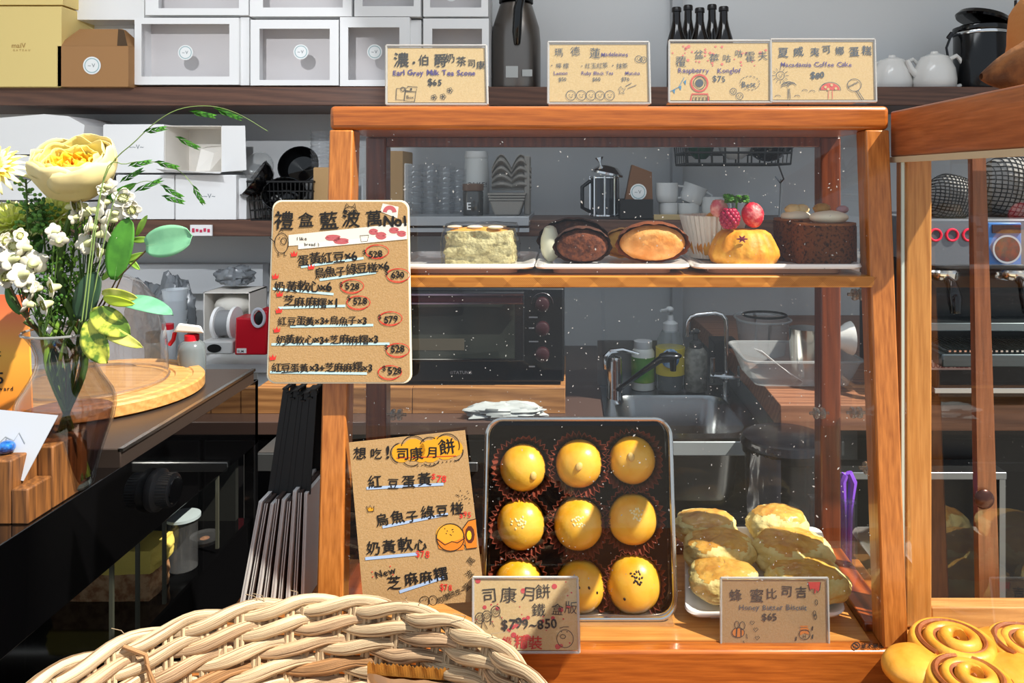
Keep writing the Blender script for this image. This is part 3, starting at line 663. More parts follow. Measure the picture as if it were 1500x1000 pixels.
# earl grey scone: a cut wedge block with iced golden top in clear wrap
M_crumb = mat('pale_crumb', 'c8bd8e', .9, bump=1.0, bscale=350, c2='a2966a', cscale=160)
M_crust = mat('golden_crust', 'e0a850', .6, bump=.4, bscale=200, c2='c88430', cscale=60)
def rockbox(x0, x1, y0, y1, z0, z1, amp, sc_, taper=0, n=14, seed=0, lump=0):
    """a soft crumbly block: cube grid pushed by noise"""
    mb = MB(); cx, cy, cz = (x0+x1)/2, (y0+y1)/2, (z0+z1)/2; hx, hy, hz = (x1-x0)/2, (y1-y0)/2, (z1-z0)/2
    for ax in range(3):
        for sg in (-1, 1):
            vs = []; fs = []
            for i in range(n + 1):
                for j in range(n + 1):
                    u, v = -1 + 2*i/n, -1 + 2*j/n; p = [0, 0, 0]; p[ax] = sg; p[(ax+1)%3] = u; p[(ax+2)%3] = v; p = V(p)
                    q = p.normalized(); r = p * 0.80 + q * (0.20 * 1.25)
                    k = 1 + amp * nz(p, sc_, seed) + amp * .5 * nz(p, sc_ * 2.7, seed + 5)
                    if lump: k += lump * max(0, nz(p, 1.7, seed + 9))
                    tp = 1 - taper * (p.z + 1) / 2
                    vs.append(V((cx + r.x*hx*k*tp, cy + r.y*hy*k*tp, max(z0, cz + r.z*hz*k))))
            for i in range(n):
                for j in range(n):
                    a = i*(n+1)+j; f = (a, a+n+1, a+n+2, a+1); fs.append(f if sg > 0 else f[::-1])
            mb.add(vs, fs)
    return mb
sx0, sx1 = X(650, .82), X(752, .82)
root = thing('scone', 'pale green earl grey scone with almond icing in clear wrap on left plate', 'scone', ((sx0+sx1)/2, .85, zp))
mb = rockbox(sx0, sx1, .815, .885, zp, Z(337, .84), .10, 2.4, taper=.08, n=24, seed=2)
build(mb, 'crumb', M_crumb, root=root, smooth=60)
mb = MB(); mb.surf(lambda u, v: V((sx0 + .004 + u * (sx1 - sx0 - .012), .820 + v * .06, Z(337, .84) - .001 + .004 * math.sin(PI * u) * math.sin(PI * min(1, v + .1)) + .0015 * noise.noise(V((u * 5, v * 5, 1))) - (.006 if v == 0 else 0))), 16, 8)
build(mb, 'crust', M_crust, root=root, solid=.002)
mb = MB(); rr = random.Random(5)
for i in range(7):
    u = rr.uniform(.1, .8); v = rr.uniform(.05, .7); mb.blob((sx0 + u * (sx1 - sx0), .822 + v * .05, Z(333, .84) + .001), .009, .006, .0022, 12, 6)
build(mb, 'icing', mat('white_icing', 'f2e6cc', .4), root=root)
wr = rockbox(sx0 - .004, sx1 + .004, .811, .889, zp, Z(327, .84), .05, 2.0, taper=.05, n=10, seed=4)
build(wr, 'clear_wrapper', glass('film', (.985, .985, .985), 1.35, rough=.08), root=root, smooth=60)

# madeleines: ribbed shell shape
def madeleine(name, cx, cy, z, w_, h_, t, col, tilt, label, group, yaw=0, rough=True, lit='', hump=.5, shellm=None):
    root = thing(name, label, 'madeleine', (cx, cy, z), group)
    M = Matrix.Rotation(yaw, 4, 'Z') @ Matrix.Rotation(tilt, 4, 'X')
    mb = MB()
    def fn(u, v):   # u across the shell 0..1, v along 0..1 ; shell side (back) ribbed
        a = (u - .5) * PI; r = math.sin(PI * min(v, 1) ** .8) ** .6 if 0 < v < 1 else 0
        return a, r
    n = 48; rings_ = 12; vs = []; fs = []
    def outline(a):  # fan outline with scallops
        rx = w_ / 2; rz = h_ / 2; k = 1; return V((rx * math.cos(a) * k, rz * math.sin(a) * k * (1 if math.sin(a) > 0 else .85)))
    for side in (-1, 1):
        mb2vs = []
        for j in range(rings_ + 1):
            q = j / rings_
            for i in range(n):
                a = 2 * PI * i / n; o = outline(a) * q * ((.93 if side < 0 else (1 + .07 * abs(math.cos(a * 7)))))
                if side < 0: o.y -= h_ * .035
                dep = math.sqrt(max(0, 1 - q ** 2.4)) * t * (hump if side < 0 else 1)
                if side > 0: dep = (dep + .0005) * (1 - .35 * abs(math.cos(a * 7)) * q); dep -= .0065 * (q > .93)
                p = V((o.x, side * dep, o.y)); p += V((0, -.002 if rough else 0, 0)) * noise.noise(p * 160) * (1 if side < 0 else .3)
                mb2vs.append(M @ p)
        f = [(j*n+i, j*n+(i+1)%n, (j+1)*n+(i+1)%n, (j+1)*n+i) for j in range(rings_) for i in range(n)]
        mb.add(mb2vs, f if side > 0 else [x[::-1] for x in f])
    zmin = min(p[2] for p in mb.v); nv = len(mb.v) // 2
    allv = [(x + cx, y + cy, zz - zmin + z) for x, y, zz in mb.v]; af = mb.f
    for nm_, lo, m_ in (('crumb_face', 0, col), ('shell', nv, shellm or col)):
        part = MB(); part.v = allv[lo:lo + nv]; part.f = [tuple(i - lo for i in f) for f in af if lo <= f[0] < lo + nv]
        build(part, nm_, m_, root=root, smooth=70)
    return root, zmin
M_choc = mat('chocolate_sponge', '4a2418', .9, bump=1.0, bscale=260, c2='6e3a22', cscale=200)
M_chocd = mat('dark_chocolate_sponge', '3c2018', .8, bump=.8, bscale=300, c2='54301f', cscale=120)
M_lem = mat('golden_sponge', 'd88a3c', .6, bump=.5, bscale=260, c2='e8a45c', cscale=60, sss=.05)
M_lem2 = mat('golden_sponge_back', 'e09a34', .6, bump=.4, bscale=260, c2='eab458', cscale=60)
r1, _ = madeleine('madeleine', X(840, .865), .868, zp, .080, .052, .016, M_chocd, .30, 'dark brown chocolate madeleine standing behind, white icing at its left side', 'x', rough=True)
del r1['group']
mb = MB(); mb.blob((X(806, .855), .852, zp + .020), .011, .010, .021, 16, 10, fn=lambda q: 1 + .1 * nz(q, 3))
build(mb, 'icing', mat('pale_icing', 'd8d8c0', .4), root=r1)
r2, _ = madeleine('madeleine', X(853, .83), .830, zp, .062, .044, .014, M_choc, .35, 'rough reddish brown chocolate madeleine in front on middle plate', 'x', rough=True, hump=1.0, shellm=M_chocd); del r2['group']
r3, _ = madeleine('madeleine', X(916, .875), .885, zp, .052, .038, .012, M_lem2, .3, 'small part of yellow lemon madeleine behind the orange one', 'x'); del r3['group']
r4, _ = madeleine('madeleine', X(956, .835), .838, zp, .079, .050, .015, M_lem, .42, 'golden orange lemon madeleine in front on middle plate', 'x', hump=1.0, shellm=mat('toasted_shell', '7a4020', .6, bump=.4, bscale=260)); del r4['group']

# berry cakes
def kougelhopf(cx, cy, z, R, h, label, full=True):
    root = thing('berry_cake', label, 'cake', (cx, cy, z))
    prof = [(R * .80, 0), (R * .93, h * .05), (R * 1.0, h * .24), (R * .98, h * .40), (R * .86, h * .66), (R * .74, h * .86), (R * .60, h * .97), (R * .40, h * .99), (R * .2, h * .93), (0, h * .92)]
    mb = MB(); mb.lathe(prof, (cx, cy, z), 96, lambda a, j: 1 + (.045 * abs(math.cos(a * 8)) - .02) * (1 if 2 <= j <= 6 else .2))
    mb.v = [tuple(V(p) + V((1, 1, .5)) * .0012 * noise.noise(V(p) * 120)) for p in mb.v]
    build(mb, 'cake_body', mat('yellow_cake', 'e8a838', .55, bump=.35, bscale=220, c2='d88a22', cscale=70, sss=.05), root=root, smooth=60)
    return root
zc = Z(337, .83)
r5 = kougelhopf(X(1090, .835), .838, zp, .0385, zc - zp + .001, 'yellow ribbed berry cake in front, topped with strawberry, raspberry and parsley')
mb = MB(); cc = P(1087, 350, .803)
for k in range(6):
    a = k * 1.05; mb.tube([cc, cc + V((math.cos(a) * .006, -.0005, math.sin(a) * .004))], [.0016, .0006], 5)
build(mb, 'berry_jam_split', mat('jam', '7a2c40', .4), root=r5)
# raspberry: drupelets
mb = MB(); rc = P(1069, 320, .822)
for j in range(6):
    t = -.9 + j * .36; rr_ = math.sqrt(max(0, 1 - t * t * .8))
    for i in range(9):
        a = i * .698 + j * .35; mb.blob(rc + V((math.cos(a) * rr_ * .0085, math.sin(a) * rr_ * .0085, t * .009)), .0034, .0034, .0034, 8, 5)
build(mb, 'raspberry', mat('raspberry_red', 'a01840', .35, sss=.1), root=r5)
mb = MB(); M_ = Matrix.Rotation(-.25, 4, 'Y')
mb.blob(P(1102, 312, .83), .0125, .010, .0165, 20, 14, fn=lambda q: 1.0 - .25 * max(0, q.z) + .03 * nz(q, 6), M=M_)
build(mb, 'strawberry', mat('strawberry_red', 'd02a40', .35, bump=.5, bscale=500, c2='ee8a88', cscale=90, sss=.1, cmin=.5, cmax=.62), root=r5)
mb = MB(); mb.blob(P(1053, 305, .845), .010, .008, .010, 14, 10, fn=lambda q: 1 + .2 * nz(q, 3))
build(mb, 'strawberry', mat('strawberry_pale', 'd8606a', .4, c2='f0b0a0', cscale=100), root=r5)
mb = MB(); rr = random.Random(2); pc = P(1079, 294, .83)
for i in range(70):
    a = rr.uniform(0, 6.28); e = rr.uniform(-.3, 1.3); r = rr.uniform(.006, .0115)
    p = pc + V((math.cos(a) * r * 1.15, math.sin(a) * r * .8, math.sin(e) * r * .6))
    mb.blob(p, .0026, .0022, .0014, 6, 4, fn=lambda q: 1 + .5 * nz(q, 3, i))
mb.tube([pc, P(1078, 318, .83)], .0012, 5)
build(mb, 'parsley_sprig', mat('parsley_green', '4a8a1c', .6, c2='2c5c10', cscale=120), root=r5, smooth=0)
r6 = kougelhopf(X(1046, .885), .89, zp + .004, .030, .042, 'second berry cake mostly hidden, wrapped in a white fluted paper cup')
mb = MB(); pcx, pcy = X(1046, .885), .89
mb.open_lathe([(.026, 0), (.0385, .050)], (pcx, pcy, zp + .001), 160, lambda a, j: 1 + .035 * math.sin(a * 40))
build(mb, 'paper_cup', mat('white_paper', 'f0e8da', .8), root=r6, smooth=0, solid=.0004)
mb = MB(); mb.blob(P(1048, 322, .87), .013, .011, .010, 14, 8, fn=lambda q: 1 + .1 * nz(q, 3))
build(mb, 'orange_slice', mat('orange_fruit', 'f0a030', .4), root=r6)
# coffee cakes: round cut brown sponge with cream dabs
M_brown = mat('coffee_sponge', '6a3c1e', .95, bump=1.0, bscale=330, c2='2f180c', cscale=320, cmin=.5, cmax=.66)
M_browntop = mat('coffee_top', '8a5630', .8, bump=.6, bscale=250)
M_cream = mat('cream', 'ece2c8', .45, sss=.08)
def coffee(cx, cy, R, h, label, creams, nuts):
    root = thing('coffee_cake', label, 'cake', (cx, cy, zp))
    prof = [(R * .985, 0), (R, h * .08), (R * .99, h * .5), (R * 1.0, h * .9), (R * .97, h * .985)]
    mb = MB(); mb.lathe([(0, 0)] + prof, (cx, cy, zp), 64); mb.v = [tuple(V(p) + V((1, 1, 0)) * .0016 * noise.noise(V(p) * 210)) for p in mb.v]
    build(mb, 'sponge', M_brown, root=root, smooth=60)
    mb = MB(); mb.lathe([(R * .99, h * .95), (R * .985, h), (R * .5, h * 1.01), (0, h * 1.01)], (cx, cy, zp), 48)
    build(mb, 'crust', M_browntop, root=root)
    for p, rx in creams:
        mb = MB(); mb.blob(p + V((0, 0, .002)), rx, rx * .8, .0078, 28, 12, fn=lambda q: 1 + .05 * nz(q, 1.5, rx * 99)); build(mb, 'cream_dab', M_cream, root=root)
    for p, col, s_ in nuts:
        mb = MB(); mb.blob(p + V((0, 0, .001)), s_ * 1.15, s_ * .9, s_ * .75, 14, 9, fn=lambda q: 1 + .18 * nz(q, 2.5, s_ * 999)); build(mb, 'nut', col, root=root)
    return root
M_nut = mat('macadamia', 'e4cc98', .6, bump=.5, bscale=300); M_nutb = mat('roasted_nut', 'a47a3c', .6, bump=.5, bscale=300)
h1 = Z(327, .82) - zp
coffee(X(1175, .873), .873, .0325, h1 + .003, 'rear left brown coffee cake with a cream dab and pale nuts', [(P(1166, 320, .865), .0175)], [(P(1162, 308, .865), M_nut, .0085), (P(1174, 308, .866), M_nut, .008)])
coffee(X(1209, .835), .840, .0345, h1, 'front right brown coffee cake with a cream dab and a brown nut', [(P(1214, 321, .832), .0215)], [(P(1204, 307, .838), M_nutb, .0085), (P(1234, 308, .838), mat('petal', 'b08a90', .6), .006)])

# ------------------------------------------------------------ steel tin with nine mooncakes
bx0, bx1 = X(706, .80), X(991, .80)
tw = bx1 - bx0; th_ = tw * .985; ta = math.radians(13)
tc_ = V(((bx0 + bx1) / 2, .80, Z(907, .80)))
TM = Matrix.Translation(tc_) @ Matrix.Rotation(-ta, 4, 'X')   # local x right, z up along the opening, -y out
tin = thing('mooncake_tin', 'square steel tin leaning back and holding nine yellow mooncakes', 'tin', tc_)
def loop(w0, h0, r, y, dz=0, n=7):
    out = []
    for sx, sz, a0 in ((1, 1, 0), (-1, 1, 90), (-1, -1, 180), (1, -1, 270)):
        for i in range(n): a = math.radians(a0 + 90 * i / (n - 1)); out.append(V((sx * (w0 / 2 - r) + r * math.cos(a), y, th_ / 2 + sz * (h0 / 2 - r) + r * math.sin(a))))
    return out
def ringmesh(ls, cap=False):
    mb = MB(); mb.M = TM; n = len(ls[0]); mb.add([p for l in ls for p in l], [(j*n+i, (j+1)*n+i, (j+1)*n+(i+1)%n, j*n+(i+1)%n) for j in range(len(ls)-1) for i in range(n)] + ([tuple(range((len(ls)-1)*n, len(ls)*n))] if cap else [])); return mb
r = .018
M_tin = mat('tin_steel', 'b8b8b6', .22, 1)
build(ringmesh([loop(tw - .004, th_ - .004, r, .001), loop(tw - .004, th_ - .004, r, .046)] , False), 'wall', M_tin, root=tin, solid=.0012)
build(ringmesh([loop(tw - .006, th_ - .006, r, .0455), loop(tw - .02, th_ - .02, r, .0458)], True), 'bottom', M_tin, root=tin)
rim = MB(); rim.M = TM; rim.tube(loop(tw - .001, th_ - .001, r, 0, n=9), .0024, 8, closed=True); build(rim, 'rolled_rim', mat('rim_steel', 'd0cfcc', .18, 1), root=tin)
M_cup = mat('brown_paper_cup', '74301e', .7)
M_line = mat('tin_liner', '20100c', .8)
build(MB().add([TM @ p for p in loop(tw - .006, th_ - .006, r, .038)], [tuple(range(28))]), 'liner', M_line, root=tin)
M_bun = mat('mooncake_glaze', 'e39c12', .33, coat=.25, bump=.12, bscale=160, c2='ecb840', cscale=25, sss=.08)
buns = [[(762, 702, 37), (849, 696, 38), (932, 691, 37)], [(760, 783, 38), (848, 783, 39), (931, 776, 39)], [(757, 868, 38), (850, 870, 39), (931, 866, 42)]]
M_alm = mat('almond', 'd8b468', .5); M_ses = mat('white_sesame', 'f0dca0', .5); M_bses = mat('black_sesame', '120c0a', .4)
tops = {(0, 0): 'a', (0, 1): 'a', (0, 2): 'a', (1, 0): 's', (1, 1): 's', (1, 2): 's', (2, 0): 'k', (2, 1): 'd', (2, 2): 'b'}
desc = {'a': 'topped with one almond', 's': 'topped with white sesame', 'k': 'mostly hidden by card', 'd': 'with loose black sesame', 'b': 'with black sesame cluster'}
rowname = ['top', 'middle', 'bottom']; colname = ['left', 'centre', 'right']
for j in range(3):
    for i in range(3):
        px, py, pr = buns[j][i]
        lx = (px - 848.5) / 285.0 * tw * 1.0; lz = (907 - py) / 279.0 * th_
        R = .0268 * (pr / 38.0)
        cw = TM @ V((lx, .018, lz)); yv = (TM.to_3x3() @ V((0, -1, 0))).normalized()
        cup = MB(); Mx = TM @ Matrix.Translation((lx, .037, lz)) @ Matrix.Rotation(PI / 2, 4, 'X')
        cup.M = Mx; sd = rnd.random() * 9
        cup.open_lathe([(.0255, 0), (.0295, .014), (.0338, .0285)], (0, 0, 0), 132, lambda a, k: 1 + (.015, .035, .062)[k] * math.sin(a * 33) * (1 + .5 * math.sin(a * 5 + sd)) + (.03 * math.sin(a * 4 + sd) if k == 2 else 0))
        cu = solo(cup, 'paper_cup', M_cup, f'fluted brown paper cup under the {rowname[j]} {colname[i]} mooncake', 'paper cup', tuple(Mx.translation), 'brown paper cups in the tin', smooth=0, solid=.0003)
        root = thing('mooncake', f'yellow glazed mooncake in {rowname[j]} row {colname[i]} of the tin, {desc[tops[(j, i)]]}', 'mooncake', tuple(cw), 'mooncakes in the steel tin')
        mb = MB(); RM = TM.to_3x3().to_4x4()
        mb.blob(cw, R, R * .80, R * (1.0 + rnd.uniform(-.03, .03)), 40, 24, fn=lambda q: 1 + .025 * nz(q, 1.3, i * 3 + j) , M=RM)
        build(mb, 'bun', M_bun, root=root, smooth=80)
        k = tops[(j, i)]; out = TM.to_3x3() @ V((0, -1, 0))
        def on(dx, dz):  # a point on the bun's front surface, offsets in pixels
            x, z = dx * .80 / F, -dz * .80 / F; q = max(0, 1 - (x / R) ** 2 - (z / R) ** 2); y = -R * .80 * math.sqrt(q)
            nrm = V((x / R / R, y / (R * .8) ** 2, z / R / R)).normalized()
            return cw + RM.to_3x3() @ V((x, y, z)), (RM.to_3x3() @ nrm)
        def seed(dx, dz, l, w2, m_, nm, ang):
            p, nn = on(dx, dz); q = nn.to_track_quat('Z', 'Y').to_matrix().to_4x4() @ Matrix.Rotation(ang, 4, 'Z')
            return MB().blob(p, w2, l, w2 * .55, 10, 8, fn=lambda s: 1 - .25 * max(0, s.y), M=q)
        if k == 'a':
            dx, dz, ag = {0: (17, 8, .1), 1: (0, 0, -.5), 2: (-4, -9, .3)}[i]; build(seed(dx, dz, .0058, .0040, 0, '', ag), 'almond_seed', M_alm, root=root)
        elif k in 'sb':
            mb = MB(); r3 = random.Random(i + 40)
            cx_, cz_ = {('s', 0): (-3, -8), ('s', 1): (0, -8), ('s', 2): (4, -11), ('b', 2): (3, -15)}[(k, i)]
            pts = []
            for q in range(400):
                a_, b_ = r3.gauss(0, 5.0), r3.gauss(0, 5.5)
                if all(math.hypot(a_ - m1, b_ - m2) > 2.7 for m1, m2 in pts) and math.hypot(a_, b_) < 11: pts.append((a_, b_))
                if len(pts) > 15: break
            for a_, b_ in pts:
                t_ = seed(cx_ + a_, cz_ + b_, .0017, .0011, 0, '', r3.uniform(0, 3)); mb.add(t_.v, t_.f)
            if k == 'b': t_ = seed(-16, 13, .0020, .0015, 0, '', .3); mb.add(t_.v, t_.f)
            build(mb, 'sesame_seeds', M_ses if k == 's' else M_bses, root=root)
        elif k == 'd':
            mb = MB()
            for a_, b_, g in ((-3, -16, .3), (-2, -7, .6), (13, -6, .4), (25, 2, .2), (-6, 4, .1)): t_ = seed(a_, b_, .0020, .0013, 0, '', g); mb.add(t_.v, t_.f)
            build(mb, 'sesame_seeds', M_bses, root=root)
# clear easel under the tin
mb = MB(); mb.box(X(700, .80), X(985, .80), .79, .86, zf + .0018, zf + .0045); bk = TM @ V((0, .05, .02)); tp_ = TM @ V((0, .0475, .12))
mb.hexa([bk + V((-.05, -.002, -.016)), bk + V((.05, -.002, -.016)), tp_ + V((.05, 0, 0)), tp_ + V((-.05, 0, 0)), bk + V((-.05, .001, -.016)), bk + V((.05, .001, -.016)), tp_ + V((.05, .003, 0)), tp_ + V((-.05, .003, 0))])
solo(mb, 'tin_easel', M_acryl, 'clear acrylic easel propping the steel tin up', 'stand', (X(850, .8), .82, zf + .002), smooth=0)

# ------------------------------------------------------------ tray with six biscuits
tz0, tz1, ty0, ty1 = H - .4640, H - .4370, .792, .932
fx0, fx1, rx0, rx1 = X(1003, .792), X(1241, .792), X(1003, .932), X(1203, .932)
tray = thing('serving_tray', 'white porcelain tray of honey biscuits tilted up at the back', 'tray', ((fx0 + fx1) / 2, (ty0 + ty1) / 2, tz0))
def tp(u, v, h=0):
    return V(((fx0 + (rx0 - fx0) * v) * (1 - u) + (fx1 + (rx1 - fx1) * v) * u, ty0 + (ty1 - ty0) * v, tz0 + (tz1 - tz0) * v + h))
def rr2(e, rad=.09, n=6):
    out = []
    for cx, cy, a0 in ((1 - rad, 1 - rad, 0), (rad, 1 - rad, 90), (rad, rad, 180), (1 - rad, rad, 270)):
        for i in range(n): a = math.radians(a0 + 90 * i / (n - 1)); x = cx + rad * math.cos(a); y = cy + rad * math.sin(a); out.append((.5 + (x - .5) * e, .5 + (y - .5) * e))
    return out
mb = MB(); ls = [[tp(u, v, h) for u, v in rr2(e)] for e, h in ((.84, -.004), (.97, .000), (1.0, .004), (.99, .0062), (.96, .0058), (.88, .002), (.84, .0012))]
n = 24; mb.add([p for l in ls for p in l], [(j*n+i, j*n+(i+1)%n, (j+1)*n+(i+1)%n, (j+1)*n+i) for j in range(6) for i in range(n)] + [tuple(range(6*n, 7*n)), tuple(range(n-1, -1, -1))])
build(mb, 'dish', M_plate, root=tray, smooth=50)
mb = MB(); mb.box(rx0 + .02, rx1 - .02, .90, .915, zf + .002, tz1 - .006); build(mb, 'riser', M_acryl, root=tray, smooth=0)
mb = MB(); mb.box(fx0 + .03, fx1 - .03, .805, .812, zf + .002, tz0 - .001); build(mb, 'foot', M_plate, root=tray, smooth=0)
bis = [(1035, 790, 45, 34, .912, 'back left'), (1139, 783, 42, 34, .912, 'back right'), (1053, 824, 49, 36, .866, 'middle left'), (1159, 824, 55, 36, .866, 'middle right'), (1062, 872, 50, 41, .822, 'front left'), (1183, 872, 55, 41, .822, 'front right')]
dsc = {'back left': 'lumpy golden glazed', 'back right': 'rounded cracked', 'middle left': 'brown tinted smooth', 'middle right': 'broad orange glazed', 'front left': 'pale yellow sunlit', 'front right': 'pale yellow sunlit'}
for i, (px, py, rx, rz, d, nm) in enumerate(bis):
    cc = P(px, py, d); vpos = (d - ty0) / (ty1 - ty0); zb = tz0 + (tz1 - tz0) * vpos + .004
    root = thing('biscuit', f'{dsc[nm]} honey butter biscuit, {nm} on the tray', 'biscuit', (cc.x, d, zb), 'honey biscuits on the white tray')
    hx = rx * 1.04 * d / F; ztop = Z(py - rz - 3, d); hz = ztop - zb
    def fnb(q, o=i * 7.3):
        k = .5 + .5 * (abs(q.x) ** 3 + abs(q.y) ** 3 + abs(q.z) ** 3) ** (-1 / 3); k += .13 * nz(q, 1.6, o) + .07 * nz(q, 4.2, o) + .02 * nz(q, 11, o)
        cr = abs(nz(q, 2.3, o + 3)); 
        if cr < .06: k -= .06 * (1 - cr / .06)
        return k
    mb = MB(); mb.blob((cc.x, d, zb + hz * .48), hx, hx * .78, hz * .60, 64, 40, fn=fnb)
    mb.v = [(x, y, max(z, zb + .0003)) for x, y, z in mb.v]
    build(mb, 'dough', mat('biscuit_dough', 'dccb8a', .7, bump=.5, bscale=240, c2='c8a552', cscale=45, cmin=.42, cmax=.7, sss=.04), root=root, smooth=80)
    # browned glazed cap
    cap = MB(); cap.blob((cc.x, d, zb + hz * .48), hx * 1.004, hx * .784, hz * .604, 64, 40, fn=fnb)
    keep = [f for f in cap.f if all(cap.v[k_][2] > zb + hz * (.86 + .22 * noise.noise(V(cap.v[k_]) * 60)) for k_ in f)]
    cap.f = keep
    build(cap, 'browned_top', mat('biscuit_glaze', 'd3a24a', .35, coat=.3, bump=.5, bscale=200, c2='bb8030', cscale=50), root=root, smooth=80)
# ------------------------------------------------------------ back shelves: boxes
D = 2.2
M_pwin = glass('window_film', (.97, .97, .98), 1.3)
M_stick = mat('sticker_white', 'f0f2f2', .5); M_stickb = mat('sticker_teal', '9ab8bc', .6)
M_grey_ink = mat('grey_ink', '8c9296', .7)
def sticker(root, px, py, y, r_px, d=None, par=None):
    d = d or y; c = V((X(px, d), y, Z(py, d))); r = r_px * d / F
    mb = MB(); M = Matrix.Rotation(PI / 2, 4, 'X'); mb.lathe([(r, 0), (r, .0006)], c, 28, M=M)
    s = build(mb, 'round_sticker', M_stick, root=root, smooth=0, parent=par)
    mb = MB(); 
    for k in range(24):
        a, b = 2*PI*k/24, 2*PI*(k+1)/24
        mb.add([c + V((math.cos(t) * q, -.0009, math.sin(t) * q)) for t, q in ((a, r*.84), (b, r*.84), (b, r*.74), (a, r*.74))], [(0, 1, 2, 3)])
    build(mb, 'ring_print', M_stickb, root=root, parent=s, smooth=0)
    mb = MB(); vs, fs, adv = glyph('~'); vs2, fs2, adv2 = glyph('V'); k = r * .6
    mb.add([c + V((-r * .45 + x * k, -.0009, -r*.2 + z * k)) for x, z in vs], fs); mb.add([c + V((x * k, -.0009, -r * .2 + z * k)) for x, z in vs2], fs2)
    build(mb, 'logo_print', M_grey_ink, root=root, parent=s, smooth=0); return s
def window_box(x0, y0, x1, y1, wx0, wy0, wx1, wy1, st, label, depth=.12, side=0, d=D):
    """card box standing on its edge, front lid cut open with a film window; px coordinates"""
    xa, xb, za, zb = X(x0, d), X(x1, d), Z(y1, d), Z(y0, d); wa, wb, wc, wd = X(wx0, d), X(wx1, d), Z(wy1, d), Z(wy0, d)
    root = thing('cake_box', label, 'box', ((xa + xb) / 2, d, za), 'white window cake boxes on the upper shelf')
    mb = MB(); t = .003; mb.box(xa, wa, d, d + t, za, zb); mb.box(wb, xb, d, d + t, za, zb); mb.box(wa, wb, d, d + t, za, wc); mb.box(wa, wb, d, d + t, wd, zb)
    build(mb, 'front_frame', M_white, root=root, smooth=0)
    mb = MB(); mb.box(xa, xa + .002, d + t, d + depth, za, zb); mb.box(xb - .002, xb, d + t, d + depth, za, zb); mb.box(xa + .002, xb - .002, d + t, d + depth, za, za + .002); mb.box(xa + .002, xb - .002, d + t, d + depth, zb - .002, zb)
    build(mb, 'side_panel', M_white, root=root, smooth=0)
    mb = MB(); mb.box(xa + .002, xb - .002, d + .085, d + .088, za + .002, zb - .002); build(mb, 'back_panel', mat('box_back', 'ddd8d6', .7), root=root, smooth=0)
    mb = MB(); mb.add([V((wa, d + .0035, wc)), V((wb, d + .0035, wc)), V((wb, d + .0035, wd)), V((wa, d + .0035, wd))], [(0, 1, 2, 3)]); build(mb, 'window_film', M_pwin, root=root, smooth=0)
    if st: sticker(root, st[0], st[1], d - .0008, st[2] if len(st) > 2 else 11, d)
    return root
window_box(197, 26, 350, 124, 207, 35, 336, 112, (272, 77), 'white window cake box with sticker beside the brown handled box, lower row')
window_box(367, 29, 496, 125, 380, 42, 483, 117, (441, 76), 'white window cake box second in the lower row')
window_box(498, 25, 600, 126, 510, 40, 585, 117, (549, 76), 'narrow white window cake box third in the lower row')
window_box(620, 27, 716, 126, 633, 42, 706, 117, None, 'white window cake box at the right end of the lower row')
window_box(213, -70, 364, 22, 232, -60, 350, 12, None, 'white window cake box cut by frame top, left in the upper row')
window_box(366, -70, 515, 24, 385, -60, 502, 11, None, 'white window cake box cut by frame top, second in upper row')
window_box(519, -70, 616, 24, 531, -60, 606, 9, None, 'white window cake box cut by frame top, third in upper row')
window_box(620, -70, 715, 24, 630, -60, 705, 11, (661, -9), 'white window cake box cut by frame top, beside the steel jug')
def plainbox(x0, y0, x1, y1, d, depth, label, name='cake_box', m=None, grp=None, logo=None, cat='box'):
    xa, xb, za, zb = X(x0, d), X(x1, d), Z(y1, d), Z(y0, d)
    root = thing(name, label, cat, ((xa + xb) / 2, d, za), grp)
    build(MB().box(xa, xb, d, d + depth, za, zb), 'carton', m or M_white, root=root, bevel=.0008)
    mb = MB().box(xa + .001, xb - .001, d + .004, d + depth - .004, zb, zb + .0022); build(mb, 'lid_flap', m or M_white, root=root, smooth=0)
    if logo:
        mb = MB(); x, y, s_ = logo; k = s_ * d / F; pos = 0
        for ch in '~~V~':
            vs, fs, adv = glyph(ch); mb.add([V((X(x, d) + (pos + gx) * k, d - .0004, Z(y, d) + gy * k)) for gx, gy in vs], fs); pos += adv
        build(mb, 'logo_print', M_grey_ink, root=root, smooth=0)
    return root
plainbox(109, -60, 211, 29, 2.24, .14, 'plain white closed carton above and behind brown handled box')
plainbox(110, 32, 196, 125, 2.32, .12, 'plain white closed carton standing behind brown handled box')
# folded side cartons between the window boxes
plainbox(351, 26, 365, 125, 2.215, .1, 'thin white carton edge between first and second window box')
plainbox(601, 30, 617, 125, 2.215, .1, 'thin white carton edge between third and last window box')
# cream gift boxes
M_creambox = mat('cream_box', 'e8cf86', .6, bump=.1, bscale=300)
g = plainbox(-30, 10, 90, 127, 2.17, .20, 'large cream yellow gift box with gold printed name on upper shelf', 'gift_box', M_creambox)
mb = MB(); pos = 0
for t, px, py, s_ in (('maiV', 17, 70, 10), ('GATEAU', 19, 75, 4)):
    pos = 0
    for ch in t:
        vs, fs, adv = glyph(ch); k = s_ * 2.17 / F; mb.add([V((X(px, 2.17) + (pos + gx) * k, 2.1692, Z(py, 2.17) + gy * k)) for gx, gy in vs], fs); pos += adv + (.45 if s_ < 6 else 0)
build(mb, 'gold_print', mat('gold_ink', 'b08c4c', .5), root=g, smooth=0)
g = plainbox(-30, -60, 92, 7, 2.17, .20, 'second cream yellow gift box stacked on top, cut by frame top', 'gift_box', M_creambox)
